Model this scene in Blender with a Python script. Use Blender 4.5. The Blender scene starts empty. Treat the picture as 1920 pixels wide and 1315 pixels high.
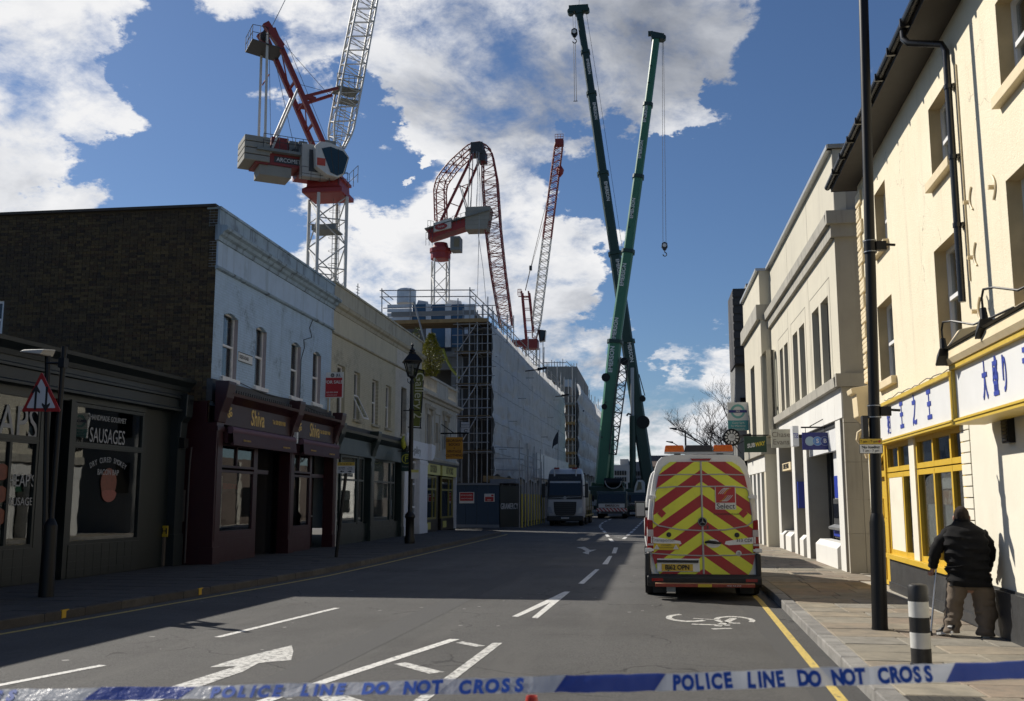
import bpy, bmesh, math, random
from mathutils import Vector, Matrix, Euler, noise as mnoise
random.seed(7)
SC = bpy.context.scene
COL = SC.collection
R = math.radians
PI = math.pi

# ------------------------------------------------------------------ camera
F_PX, CX, CY, EYE = 1900.0, 960.0, 657.5, 1.75
PITCH = math.atan(280 / F_PX)
YAW = math.atan(262 / F_PX * math.cos(PITCH))
cam_d = bpy.data.cameras.new('street_camera')
cam = bpy.data.objects.new('street_camera', cam_d)
COL.objects.link(cam)
cam.location = (0, 0, EYE)
cam.rotation_euler = (PI / 2 + PITCH, 0, YAW)
cam_d.sensor_width = 36.0
cam_d.lens = 36.0 * F_PX / 1920
cam_d.clip_end = 3000
cam_d.clip_start = 0.05
cam_d.dof.use_dof = True
cam_d.dof.focus_distance = 26
cam_d.dof.aperture_fstop = 3.2
SC.camera = cam

# ------------------------------------------------------------------ sky, sun, exposure
SUN_VEC = Vector((-1.09, 0.70, 1.0)).normalized()      # towards the sun
SUN_EL = math.asin(SUN_VEC.z)
SUN_AZ = math.atan2(SUN_VEC.x, SUN_VEC.y)
SKY_STRENGTH = 0.060
sun_d = bpy.data.lights.new('sun', 'SUN')
sun_d.energy = 5.0
sun_d.angle = R(0.53)
sun_d.color = (1.0, 0.94, 0.84)
sun = bpy.data.objects.new('sun', sun_d)
COL.objects.link(sun)
sun.rotation_euler = (-SUN_VEC).to_track_quat('-Z', 'Y').to_euler()
sun.location = (-60, 40, 60)
SC.view_settings.view_transform = 'Standard'
SC.view_settings.look = 'None'
SC.view_settings.exposure = 0.24
SC.view_settings.gamma = 1.0
SC.view_settings.use_curve_mapping = False
SC.cycles.max_bounces = 6
SC.cycles.diffuse_bounces = 3
SC.cycles.glossy_bounces = 3
SC.cycles.transparent_max_bounces = 10
SC.cycles.caustics_reflective = False
SC.cycles.caustics_refractive = False

FWD = Vector((-math.sin(YAW) * math.cos(PITCH), math.cos(YAW) * math.cos(PITCH), math.sin(PITCH)))
RGT = Vector((math.cos(YAW), math.sin(YAW), 0))
UPV = RGT.cross(FWD)
EYEP = Vector((0, 0, EYE))
def ray(u, v):
    return FWD + RGT * ((u - CX) / F_PX) + UPV * ((CY - v) / F_PX)
def at_y(u, v, y):                                     # measured point of the photograph at a known depth
    d = ray(u, v); return EYEP + d * (y / d.y)
def at_z(u, v, z=0.0):
    d = ray(u, v); return EYEP + d * ((z - EYE) / d.z)

W = bpy.data.worlds.new('World')
SC.world = W
W.use_nodes = True
def build_sky():
    nt = W.node_tree; N = nt.nodes; L = nt.links
    N.clear()
    out = N.new('ShaderNodeOutputWorld'); bg = N.new('ShaderNodeBackground')
    bg.inputs['Strength'].default_value = SKY_STRENGTH
    L.new(bg.outputs[0], out.inputs[0])
    sky = N.new('ShaderNodeTexSky'); sky.sky_type = 'NISHITA'
    sky.sun_disc = False; sky.sun_elevation = SUN_EL; sky.sun_rotation = SUN_AZ
    sky.air_density = 1.0; sky.dust_density = 0.35; sky.ozone_density = 2.2; sky.altitude = 20
    tc = N.new('ShaderNodeTexCoord')
    def vm(op, a, b=None):
        n = N.new('ShaderNodeVectorMath'); n.operation = op
        for i, x in enumerate((a, b)):
            if x is None: continue
            if isinstance(x, (tuple, Vector)): n.inputs[i].default_value = tuple(x)
            else: L.new(x, n.inputs[i])
        return n
    def ma(op, a, b=None, c=None, clamp=False):
        n = N.new('ShaderNodeMath'); n.operation = op; n.use_clamp = clamp
        for i, x in enumerate((a, b, c)):
            if x is None: continue
            if isinstance(x, (int, float)): n.inputs[i].default_value = x
            else: L.new(x, n.inputs[i])
        return n.outputs[0]
    def sstep(x, a, b, lo=0.0, hi=1.0):
        n = N.new('ShaderNodeMapRange'); n.interpolation_type = 'SMOOTHSTEP'
        L.new(x, n.inputs[0]); n.inputs[1].default_value = a; n.inputs[2].default_value = b
        n.inputs[3].default_value = lo; n.inputs[4].default_value = hi
        return n.outputs[0]
    nrm = vm('NORMALIZE', tc.outputs['Generated']).outputs[0]
    sep = N.new('ShaderNodeSeparateXYZ'); L.new(nrm, sep.inputs[0])
    z = ma('MAXIMUM', sep.outputs[2], 0.0)
    k = ma('DIVIDE', 1.0, ma('ADD', z, 0.42))           # flatten the cloud layer towards the horizon
    sc = N.new('ShaderNodeVectorMath'); sc.operation = 'SCALE'
    L.new(nrm, sc.inputs[0]); L.new(k, sc.inputs[3])
    pos = sc.outputs[0]
    def fbm(scale, detail, rough, off=(0, 0, 0), dist=0.0):
        mp = vm('ADD', pos, off).outputs[0]
        n = N.new('ShaderNodeTexNoise'); L.new(mp, n.inputs['Vector'])
        n.inputs['Scale'].default_value = scale; n.inputs['Detail'].default_value = detail
        n.inputs['Roughness'].default_value = rough; n.inputs['Distortion'].default_value = dist
        return n.outputs[0]
    n1 = fbm(4.2, 12, 0.60, (3.1, 1.7, 0.4), 0.25)
    n2 = fbm(13.0, 8, 0.65, (7.7, 2.2, 5.0), 0.3)
    # broad banks of cloud and clearings, as directions in the sky
    banks = [(40,60,150,.30),(110,160,120,.28),(30,270,130,.32),(60,340,90,.22),(380,25,80,.20),
             (560,60,130,.26),(700,110,150,.30),(880,90,170,.34),(1040,60,190,.36),(1200,110,150,.30),(1310,30,130,.26),
             (900,215,110,.24),(1040,200,120,.26),(940,330,70,.12),
             (560,440,70,.22),(680,470,120,.32),(820,450,140,.34),(960,480,140,.34),(1075,530,100,.30),(1060,450,70,.24),
             (700,590,120,.25),(1040,640,90,.24),(1240,770,120,.24),(1340,720,100,.24),(1160,700,70,.14),(1270,700,50,.10),(1300,840,120,.2),(1170,830,90,.2),(1262,155,48,.50),(1390,115,50,.34),(755,275,24,.6),(330,25,60,.3)]
    clear = [(300,170,130,-.36),(330,310,150,-.40),(470,330,120,-.40),(420,200,110,-.34),(260,60,55,-.20),(720,320,90,-.36),(640,260,80,-.3),
             (1080,330,100,-.24),(1180,330,120,-.3),(1400,260,170,-.34),(1300,470,160,-.34),(1500,90,110,-.28),(1200,560,80,-.22),(1480,420,150,-.3),
             (1240,640,60,-.12),(560,200,60,-.10),(850,310,50,-.1)]
    wn = N.new('ShaderNodeTexNoise'); wn.inputs['Scale'].default_value = 7.0; wn.inputs['Detail'].default_value = 7; wn.inputs['Roughness'].default_value = 0.62
    L.new(pos, wn.inputs['Vector'])
    wsc = N.new('ShaderNodeVectorMath'); wsc.operation = 'SCALE'; L.new(vm('SUBTRACT', wn.outputs['Color'], (0.5, 0.5, 0.5)).outputs[0], wsc.inputs[0]); wsc.inputs[3].default_value = 0.24
    nw = vm('NORMALIZE', vm('ADD', nrm, wsc.outputs[0]).outputs[0]).outputs[0]
    tot = None
    for (u, v, r, w) in banks + clear:
        d = ray(u, v).normalized()
        c = vm('DOT_PRODUCT', nw, d).outputs['Value']
        a = r * 1.5 / F_PX
        e = sstep(c, math.cos(a), math.cos(a * 0.12), 0.0, w)
        tot = e if tot is None else ma('ADD', tot, e)
    n1b = fbm(4.2, 7, 0.58, Vector((3.1, 1.7, 0.4)) + SUN_VEC*0.07, 0.25)
    n4 = fbm(38.0, 5, 0.7, (2.0, 8.0, 1.0))
    tot = ma('SUBTRACT', ma('MINIMUM', ma('MAXIMUM', ma('MULTIPLY', tot, 1.25), -0.62), 0.40), 0.10)
    det = ma('ADD', ma('MULTIPLY', ma('SUBTRACT', n2, 0.5), 0.75), ma('MULTIPLY', ma('SUBTRACT', n4, 0.5), 0.22))
    field = ma('ADD', ma('ADD', ma('MULTIPLY', ma('SUBTRACT', n1, 0.5), 1.5), det), tot)
    mask = sstep(field, -0.05, 0.40)
    thick = sstep(field, 0.22, 0.72)
    # cloud light: rims lit from the sun's side, thick undersides grey
    lit = ma('MULTIPLY', ma('SUBTRACT', n1b, n1), 1.9)
    heavy = None
    for (u, v, r, w) in ((1000,60,230,.34),(1230,90,200,.40),(1120,150,150,.28),(900,140,150,.22),(850,520,90,.25),(1040,640,120,.35),(700,560,60,.1),(1330,60,130,.4),(60,60,70,.12),(1280,800,130,.2)):
        d = ray(u, v).normalized(); a = r*1.5/F_PX
        e = sstep(vm('DOT_PRODUCT', nrm, d).outputs['Value'], math.cos(a), math.cos(a*.2), 0.0, w)
        heavy = e if heavy is None else ma('ADD', heavy, e)
    cr = N.new('ShaderNodeValToRGB')
    L.new(ma('ADD', ma('ADD', ma('MULTIPLY', thick, 0.17), ma('MULTIPLY', heavy, 0.75)), ma('ADD', lit, ma('MULTIPLY', ma('SUBTRACT', n2, 0.5), -0.28))), cr.inputs[0])
    el = cr.color_ramp.elements
    el[0].position = 0.0; el[0].color = (0.95, 0.95, 0.96, 1)
    el[1].position = 1.0; el[1].color = (0.20, 0.225, 0.28, 1)
    e2 = cr.color_ramp.elements.new(0.25); e2.color = (0.80, 0.815, 0.85, 1)
    e3 = cr.color_ramp.elements.new(0.6); e3.color = (0.44, 0.465, 0.52, 1)
    cs = N.new('ShaderNodeVectorMath'); cs.operation = 'SCALE'
    L.new(cr.outputs[0], cs.inputs[0]); cs.inputs[3].default_value = CLOUD_GAIN / SKY_STRENGTH
    tint = N.new('ShaderNodeVectorMath'); tint.operation = 'MULTIPLY'
    L.new(sky.outputs[0], tint.inputs[0]); tint.inputs[1].default_value = SKY_TINT
    mix = N.new('ShaderNodeMix'); mix.data_type = 'RGBA'
    L.new(mask, mix.inputs['Factor']); L.new(tint.outputs[0], mix.inputs['A']); L.new(cs.outputs[0], mix.inputs['B'])
    L.new(mix.outputs['Result'], bg.inputs['Color'])
CLOUD_GAIN = 0.80
SKY_TINT = (0.70, 0.85, 1.06)
build_sky()

# ------------------------------------------------------------------ mesh helpers
ORG = {}
class MB:
    """collects shapes; obj() links them as one mesh object"""
    def __init__(s): s.v = []; s.f = []; s.m = []
    def add(s, vs, fs, m=0):
        b = len(s.v); s.v.extend([tuple(p) for p in vs])
        for f in fs: s.f.append(tuple(i + b for i in f)); s.m.append(m)
    def hexa(s, p, m=0):
        p = [Vector(q) for q in p]
        tri = (p[1] - p[0]).cross(p[3] - p[0]).dot(p[4] - p[0])
        fs = [(0,3,2,1),(4,5,6,7),(0,1,5,4),(1,2,6,5),(2,3,7,6),(3,0,4,7)]
        if tri < 0: fs = [f[::-1] for f in fs]
        s.add(p, fs, m)
    def box(s, x0, x1, y0, y1, z0, z1, m=0):
        s.hexa([(x0,y0,z0),(x1,y0,z0),(x1,y1,z0),(x0,y1,z0),(x0,y0,z1),(x1,y0,z1),(x1,y1,z1),(x0,y1,z1)], m)
    def cbox(s, c, sx, sy, sz, m=0):
        s.box(c[0]-sx/2, c[0]+sx/2, c[1]-sy/2, c[1]+sy/2, c[2]-sz/2, c[2]+sz/2, m)
    def bar(s, p, q, w, h=None, up=(0,0,1), m=0):      # rectangular bar from p to q
        p = Vector(p); q = Vector(q); h = h or w
        t = (q - p).normalized(); u = Vector(up)
        if abs(t.dot(u)) > .98: u = Vector((0,1,0))
        a = t.cross(u).normalized(); b = a.cross(t)
        a *= w/2; b *= h/2
        s.hexa([p-a-b, p+a-b, p+a+b, p-a+b, q-a-b, q+a-b, q+a+b, q-a+b], m)
    def tube(s, p, q, r, n=6, r2=None, cap=True, m=0):
        p = Vector(p); q = Vector(q); r2 = r if r2 is None else r2
        t = q - p
        if t.length < 1e-6: return
        t.normalize(); u = Vector((0,0,1)) if abs(t.z) < .95 else Vector((0,1,0))
        a = t.cross(u).normalized(); b = a.cross(t)
        vs = []
        for c, rr in ((p, r), (q, r2)):
            for i in range(n):
                w = 2*PI*i/n; vs.append(c + a*(rr*math.cos(w)) + b*(rr*math.sin(w)))
        fs = [(i, (i+1) % n, n+(i+1) % n, n+i) for i in range(n)]
        if cap: fs += [tuple(range(n))[::-1], tuple(range(n, 2*n))]
        s.add(vs, fs, m)
    def path(s, pts, r, n=6, m=0):
        pts = [Vector(p) for p in pts]; rr = r if isinstance(r, (list, tuple)) else [r]*len(pts)
        vs = []; a = None
        for i, p in enumerate(pts):
            t = (pts[min(i+1, len(pts)-1)] - pts[max(i-1, 0)]).normalized()
            if a is None:
                u = Vector((0,0,1)) if abs(t.z) < .9 else Vector((0,1,0))
                a = t.cross(u).normalized()
            else:
                a = (a - t*a.dot(t)).normalized()
            b = a.cross(t)
            for k in range(n):
                w = 2*PI*k/n; vs.append(p + a*(rr[i]*math.cos(w)) + b*(rr[i]*math.sin(w)))
        fs = []
        for i in range(len(pts)-1):
            for k in range(n):
                fs.append((i*n+k, i*n+(k+1) % n, (i+1)*n+(k+1) % n, (i+1)*n+k))
        fs += [tuple(range(n))[::-1], tuple(range((len(pts)-1)*n, len(pts)*n))]
        s.add(vs, fs, m)
    def prism(s, poly, vec, m=0):                      # polygon extruded along vec
        n = len(poly); vec = Vector(vec); a = [Vector(p) for p in poly]
        vs = a + [p + vec for p in a]
        fs = [tuple(range(n))[::-1], tuple(range(n, 2*n))] + [(i, (i+1) % n, n+(i+1) % n, n+i) for i in range(n)]
        s.add(vs, fs, m)
    def quad(s, a, b, c, d, m=0): s.add([a, b, c, d], [(0,1,2,3)], m)
    def lathe(s, c, prof, n=16, m=0, ax=None):         # profile of (r, z) about a vertical axis at c
        c = Vector(c); vs = []; fs = []
        for (r, z) in prof:
            for k in range(n):
                w = 2*PI*k/n; q = Vector((r*math.cos(w), r*math.sin(w), z))
                if ax is not None: q = ax @ q
                vs.append(c + q)
        for i in range(len(prof)-1):
            for k in range(n):
                fs.append((i*n+k, i*n+(k+1) % n, (i+1)*n+(k+1) % n, (i+1)*n+k))
        fs += [tuple(range(n))[::-1], tuple(range((len(prof)-1)*n, len(prof)*n))]
        s.add(vs, fs, m)
    def loft(s, rings, m=0, cap=True):
        n = len(rings[0]); vs = [p for r in rings for p in r]; fs = []
        for i in range(len(rings)-1):
            for k in range(n):
                fs.append((i*n+k, i*n+(k+1) % n, (i+1)*n+(k+1) % n, (i+1)*n+k))
        if cap: fs += [tuple(range(n))[::-1], tuple(range((len(rings)-1)*n, len(rings)*n))]
        s.add(vs, fs, m)

def obj(name, mb, mat, parent=None, loc=None, smooth=False, local=False, kind=None, bevel=0, label=None, sub=0):
    if parent is not None: org = ORG.get(parent.name, Vector())
    elif loc is not None: org = Vector(loc)
    else: org = Vector()
    if local: org = Vector()
    me = bpy.data.meshes.new(name)
    me.from_pydata([(x-org.x, y-org.y, z-org.z) for x, y, z in mb.v], [], mb.f)
    mats = mat if isinstance(mat, (list, tuple)) else [mat]
    for m_ in mats: me.materials.append(m_)
    if len(mats) > 1: me.polygons.foreach_set('material_index', mb.m)
    if smooth:
        me.polygons.foreach_set('use_smooth', [True]*len(me.polygons))
        me.set_sharp_from_angle(angle=R(38))
    me.validate()
    o = bpy.data.objects.new(name, me); COL.objects.link(o)
    if parent is not None: o.parent = parent
    elif loc is not None: o.location = loc
    ORG[o.name] = org
    if kind: o['kind'] = kind
    if label: o['label'] = label
    if bevel:
        b = o.modifiers.new('edge', 'BEVEL'); b.width = bevel; b.segments = 2; b.limit_method = 'ANGLE'; b.angle_limit = R(40)
    if sub:
        b = o.modifiers.new('smooth', 'SUBSURF'); b.levels = sub; b.render_levels = sub
    return o
def thing(name, label, cat, loc=(0,0,0), group=None, rz=0.0, local=False):
    o = bpy.data.objects.new(name, None); COL.objects.link(o)
    o.empty_display_size = .2
    o.location = loc; o.rotation_euler = (0, 0, rz); o['label'] = label; o['category'] = cat
    if group: o['group'] = group
    ORG[o.name] = Vector() if local else Vector(loc)
    return o
def tag(o, label, cat, group=None):
    o['label'] = label; o['category'] = cat
    if group: o['group'] = group
    return o
def inst(o, parent, loc=None, rot=None, scale=None):    # a piece that shares its mesh with another
    c = o.copy(); COL.objects.link(c); c.parent = parent
    if loc is not None: c.location = loc
    if rot is not None: c.rotation_euler = rot
    if scale is not None: c.scale = scale
    ORG[c.name] = Vector()
    return c
def copy_tree(o, parent=None):
    c = o.copy(); COL.objects.link(c); c.parent = parent
    ORG[c.name] = ORG.get(o.name, Vector())
    for ch in [x for x in bpy.data.objects if x.parent == o]: copy_tree(ch, c)
    return c
def text(body, size, pos, xdir, zdir, mat, parent, ext=.004, sx=1.0, bold=0.0, name='lettering', align='CENTER', local=False, shear=0.0, sp=1.0):
    cu = bpy.data.curves.new(name, 'FONT'); cu.body = body; cu.size = size; cu.extrude = ext
    cu.align_x = align; cu.align_y = 'CENTER'; cu.offset = bold; cu.shear = shear; cu.space_character = sp
    cu.resolution_u = 3
    cu.materials.append(mat)
    o = bpy.data.objects.new(name, cu); COL.objects.link(o)
    x = Vector(xdir).normalized(); y = Vector(zdir).normalized(); y = (y - x*y.dot(x)).normalized(); z = x.cross(y)
    org = Vector() if (local or parent is None) else ORG.get(parent.name, Vector())
    p = Vector(pos) - org
    o.matrix_local = Matrix(((x.x*sx, y.x, z.x, p.x), (x.y*sx, y.y, z.y, p.y), (x.z*sx, y.z, z.z, p.z), (0,0,0,1)))
    if parent is not None: o.parent = parent
    return o

class Fac:
    """a vertical facade plane: a runs from near to far, z up, d out towards the road"""
    def __init__(s, p0, p1, toward=(-1.5, 30)):
        s.p = Vector((p0[0], p0[1], 0)); s.t = (Vector((p1[0], p1[1], 0)) - s.p); s.len = s.t.length; s.t.normalize()
        s.n = Vector((s.t.y, -s.t.x, 0))
        if s.n.dot(Vector((toward[0], toward[1], 0)) - s.p) < 0: s.n = -s.n
    def P(s, a, z, d=0.0):
        q = s.p + s.t*a + s.n*d; return Vector((q.x, q.y, z))
    def uv(s, u, v, d=0.0):
        r = ray(u, v); o = s.p + s.n*d
        k = (o - EYEP).dot(s.n) / r.dot(s.n)
        h = EYEP + r*k
        return ((h - o).dot(s.t), h.z)
    def box(s, mb, a0, a1, z0, z1, d0, d1, m=0):
        P = s.P
        mb.hexa([P(a0,z0,d0),P(a1,z0,d0),P(a1,z0,d1),P(a0,z0,d1),P(a0,z1,d0),P(a1,z1,d0),P(a1,z1,d1),P(a0,z1,d1)], m)
    def prof(s, mb, a0, a1, pts, m=0):                  # profile of (d, z) swept along the facade
        mb.prism([s.P(a0, z, d) for d, z in pts], s.t*(a1-a0), m)
    def quad(s, mb, a0, a1, z0, z1, d=0.0, m=0):
        mb.quad(s.P(a0,z0,d), s.P(a1,z0,d), s.P(a1,z1,d), s.P(a0,z1,d), m)
    def wall(s, mb, a0, a1, z0, z1, holes=(), rev=.14, d=0.0, m=0, mr=None):
        mr = m if mr is None else mr
        xs = sorted({a0, a1} | {h[i] for h in holes for i in (0,1) if a0 < h[i] < a1})
        zs = sorted({z0, z1} | {h[i] for h in holes for i in (2,3) if z0 < h[i] < z1})
        for i in range(len(xs)-1):
            for j in range(len(zs)-1):
                ca, cz = (xs[i]+xs[i+1])/2, (zs[j]+zs[j+1])/2
                if any(h[0] < ca < h[1] and h[2] < cz < h[3] for h in holes): continue
                s.quad(mb, xs[i], xs[i+1], zs[j], zs[j+1], d, m)
        P = s.P
        for (b0, b1, y0, y1) in holes:
            e = d - rev
            mb.quad(P(b0,y0,d),P(b0,y0,e),P(b0,y1,e),P(b0,y1,d), mr); mb.quad(P(b1,y0,d),P(b1,y0,e),P(b1,y1,e),P(b1,y1,d), mr)
            mb.quad(P(b0,y0,d),P(b1,y0,d),P(b1,y0,e),P(b0,y0,e), mr); mb.quad(P(b0,y1,d),P(b1,y1,d),P(b1,y1,e),P(b0,y1,e), mr)
    def text(s, body, size, a, z, d, mat, parent, **k):
        x = s.t if (s.t.cross(Vector((0,0,1)))).dot(s.n) > 0 else -s.t
        return text(body, size, s.P(a, z, d), x, (0,0,1), mat, parent, **k)

# ------------------------------------------------------------------ materials
MATS = {}
def new_mat(name):
    m = bpy.data.materials.new(name); m.use_nodes = True
    nt = m.node_tree; return m, nt, nt.nodes['Principled BSDF']
def nd(nt, kind, **kw):
    n = nt.nodes.new(kind)
    for k, v in kw.items():
        if k in n.inputs: n.inputs[k].default_value = v
        else: setattr(n, k, v)
    return n
def math_(nt, op, a, b=None, c=None, clamp=False):
    n = nt.nodes.new('ShaderNodeMath'); n.operation = op; n.use_clamp = clamp
    for i, x in enumerate((a, b, c)):
        if x is None: continue
        if isinstance(x, (int, float)): n.inputs[i].default_value = x
        else: nt.links.new(x, n.inputs[i])
    return n.outputs[0]
def mixc(nt, f, a, b, mode='MIX'):
    n = nt.nodes.new('ShaderNodeMix'); n.data_type = 'RGBA'; n.blend_type = mode
    for nm, x in (('Factor', f), ('A', a), ('B', b)):
        if isinstance(x, (int, float)): n.inputs[nm].default_value = x
        elif isinstance(x, tuple): n.inputs[nm].default_value = (*x[:3], 1)
        else: nt.links.new(x, n.inputs[nm])
    return n.outputs['Result']
def noise_(nt, scale, detail=4, rough=.55, vec=None, dist=0.0):
    n = nd(nt, 'ShaderNodeTexNoise'); n.inputs['Scale'].default_value = scale; n.inputs['Detail'].default_value = detail
    n.inputs['Roughness'].default_value = rough; n.inputs['Distortion'].default_value = dist
    if vec is None:
        g = nd(nt, 'ShaderNodeNewGeometry'); vec = g.outputs['Position']
    nt.links.new(vec, n.inputs['Vector']); return n.outputs[0]
def ramp(nt, fac, a, b, lo=0.0, hi=1.0):
    n = nd(nt, 'ShaderNodeMapRange'); n.interpolation_type = 'SMOOTHSTEP'
    nt.links.new(fac, n.inputs[0]); n.inputs[1].default_value = a; n.inputs[2].default_value = b
    n.inputs[3].default_value = lo; n.inputs[4].default_value = hi; return n.outputs[0]
def bump(nt, b, h, strength=.3, dist=.02):
    n = nd(nt, 'ShaderNodeBump'); n.inputs['Strength'].default_value = strength; n.inputs['Distance'].default_value = dist
    nt.links.new(h, n.inputs['Height']); nt.links.new(n.outputs[0], b.inputs['Normal']); return n
def scaled_pos(nt, s):
    g = nd(nt, 'ShaderNodeNewGeometry'); m = nd(nt, 'ShaderNodeVectorMath'); m.operation = 'MULTIPLY'
    nt.links.new(g.outputs['Position'], m.inputs[0]); m.inputs[1].default_value = s; return m.outputs[0]
def M(name, col, rough=.6, metal=0.0, var=.12, scale=3.0, dirt=0.0, dirt_col=(.05,.045,.04), bmp=0.0, bscale=40, streak=0.0, spec=.5, obj_var=0.0):
    if name in MATS: return MATS[name]
    m, nt, b = new_mat(name); L = nt.links
    b.inputs['Roughness'].default_value = rough; b.inputs['Metallic'].default_value = metal
    b.inputs['Specular IOR Level'].default_value = spec
    c = (*col, 1)
    if var > 0 or dirt > 0 or streak > 0 or obj_var > 0:
        n = noise_(nt, scale, 6, .6)
        col_o = mixc(nt, n, tuple(x*(1-var*1.6) for x in col), tuple(min(1, x*(1+var*1.4)) for x in col))
        if dirt > 0:
            d = ramp(nt, noise_(nt, scale*.45, 8, .68), .52, .75, 0, dirt)
            col_o = mixc(nt, d, col_o, dirt_col)
        if streak > 0:
            d = ramp(nt, noise_(nt, 1.0, 6, .6, scaled_pos(nt, (4.0, 4.0, .35))), .5, .72, 0, streak)
            col_o = mixc(nt, d, col_o, dirt_col)
        if obj_var > 0:
            oi = nd(nt, 'ShaderNodeObjectInfo')
            hv = nd(nt, 'ShaderNodeHueSaturation'); L.new(math_(nt, 'ADD', 1-obj_var, math_(nt, 'MULTIPLY', oi.outputs['Random'], 2*obj_var)), hv.inputs['Value'])
            L.new(col_o, hv.inputs['Color']); col_o = hv.outputs[0]
        L.new(col_o, b.inputs['Base Color'])
        L.new(math_(nt, 'ADD', math_(nt, 'MULTIPLY', n, .16), rough-.08, clamp=True), b.inputs['Roughness'])
    else: b.inputs['Base Color'].default_value = c
    if bmp > 0: bump(nt, b, noise_(nt, bscale, 5, .6), bmp, .02)
    MATS[name] = m; return m
def plain(name, col, rough=.5, metal=0.0): return M(name, col, rough, metal, var=0.0)

def mat_asphalt():
    m, nt, b = new_mat('asphalt'); L = nt.links
    f = noise_(nt, 42, 3, .8); f2 = noise_(nt, 11, 6, .75); big = noise_(nt, .45, 6, .62); mid = noise_(nt, 1.0, 6, .62, scaled_pos(nt, (1.5, .16, 1)))
    c = mixc(nt, ramp(nt, f, .28, .74), (.034,.034,.035), (.142,.138,.131))
    c = mixc(nt, ramp(nt, f2, .36, .68, 0, .55), c, (.120,.117,.111))
    c = mixc(nt, ramp(nt, big, .38, .68, 0, .6), c, (.058,.056,.054))
    c = mixc(nt, ramp(nt, mid, .47, .72, 0, .55), c, (.118,.114,.107))
    c = mixc(nt, ramp(nt, noise_(nt, 1.7, 7, .75, None, .6), .60, .74, 0, .6), c, (.040,.038,.037))      # oil and damp stains
    v = nd(nt, 'ShaderNodeTexVoronoi'); v.inputs['Scale'].default_value = 2.3; v.inputs['Randomness'].default_value = 1
    g = nd(nt, 'ShaderNodeNewGeometry'); L.new(g.outputs['Position'], v.inputs['Vector'])
    sp = math_(nt, 'LESS_THAN', v.outputs['Distance'], math_(nt, 'MULTIPLY', ramp(nt, noise_(nt, 4.1, 2), .42, .68), .10))
    c = mixc(nt, math_(nt, 'MULTIPLY', sp, .8), c, (.36,.35,.33))      # trodden chewing gum and grit
    e = nd(nt, 'ShaderNodeTexVoronoi'); e.feature = 'DISTANCE_TO_EDGE'; e.inputs['Scale'].default_value = .42
    wv = nd(nt, 'ShaderNodeVectorMath'); wv.operation = 'ADD'; nn = nd(nt, 'ShaderNodeTexNoise'); nn.inputs['Scale'].default_value = 1.1; nn.inputs['Detail'].default_value = 8
    L.new(g.outputs['Position'], nn.inputs['Vector']); L.new(g.outputs['Position'], wv.inputs[0]); L.new(nn.outputs['Color'], wv.inputs[1]); L.new(wv.outputs[0], e.inputs['Vector'])
    crk = math_(nt, 'MULTIPLY', math_(nt, 'LESS_THAN', e.outputs['Distance'], .006), ramp(nt, noise_(nt, .35, 3), .46, .58))
    c = mixc(nt, math_(nt, 'MULTIPLY', crk, .7), c, (.022,.022,.022))
    L.new(c, b.inputs['Base Color']); b.inputs['Roughness'].default_value = .82; b.inputs['Specular IOR Level'].default_value = .3
    bump(nt, b, math_(nt, 'ADD', noise_(nt, 120, 3, .8), math_(nt, 'MULTIPLY', f2, .8)), .7, .014); return m
def mat_marking(name, col, wear=.5):
    m, nt, b = new_mat(name); L = nt.links
    c = mixc(nt, noise_(nt, 6, 5), tuple(x*.82 for x in col), col)
    w = ramp(nt, noise_(nt, 14, 9, .75), .58 - .12*wear, .66 - .06*wear)
    c = mixc(nt, math_(nt, 'MULTIPLY', w, .85), c, (.085,.083,.08))
    L.new(c, b.inputs['Base Color']); b.inputs['Roughness'].default_value = .7
    bump(nt, b, noise_(nt, 110, 3, .8), .4, .01); return m
def mat_brick(name, cols, per_obj=True):
    m, nt, b = new_mat(name); L = nt.links
    g = nd(nt, 'ShaderNodeNewGeometry'); oi = nd(nt, 'ShaderNodeObjectInfo')
    r = math_(nt, 'FRACT', math_(nt, 'ADD', g.outputs['Random Per Island'], math_(nt, 'MULTIPLY', oi.outputs['Random'], 7.31)))
    cr = nd(nt, 'ShaderNodeValToRGB'); cr.color_ramp.interpolation = 'LINEAR'
    el = cr.color_ramp.elements
    for i, c in enumerate(cols):
        p = i/(len(cols)-1)
        if i == 0: e = el[0]
        elif i == len(cols)-1: e = el[-1]
        else: e = el.new(p)
        e.position = p; e.color = (*c, 1)
    L.new(r, cr.inputs[0])
    c = mixc(nt, ramp(nt, noise_(nt, .5, 6, .65), .4, .7, 0, .65), cr.outputs[0], (.035,.028,.022))
    c = mixc(nt, ramp(nt, noise_(nt, 25, 4), .45, .8, 0, .35), c, (.16,.13,.085))
    L.new(c, b.inputs['Base Color']); b.inputs['Roughness'].default_value = .9
    bump(nt, b, noise_(nt, 60, 4), .35, .01); return m
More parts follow.
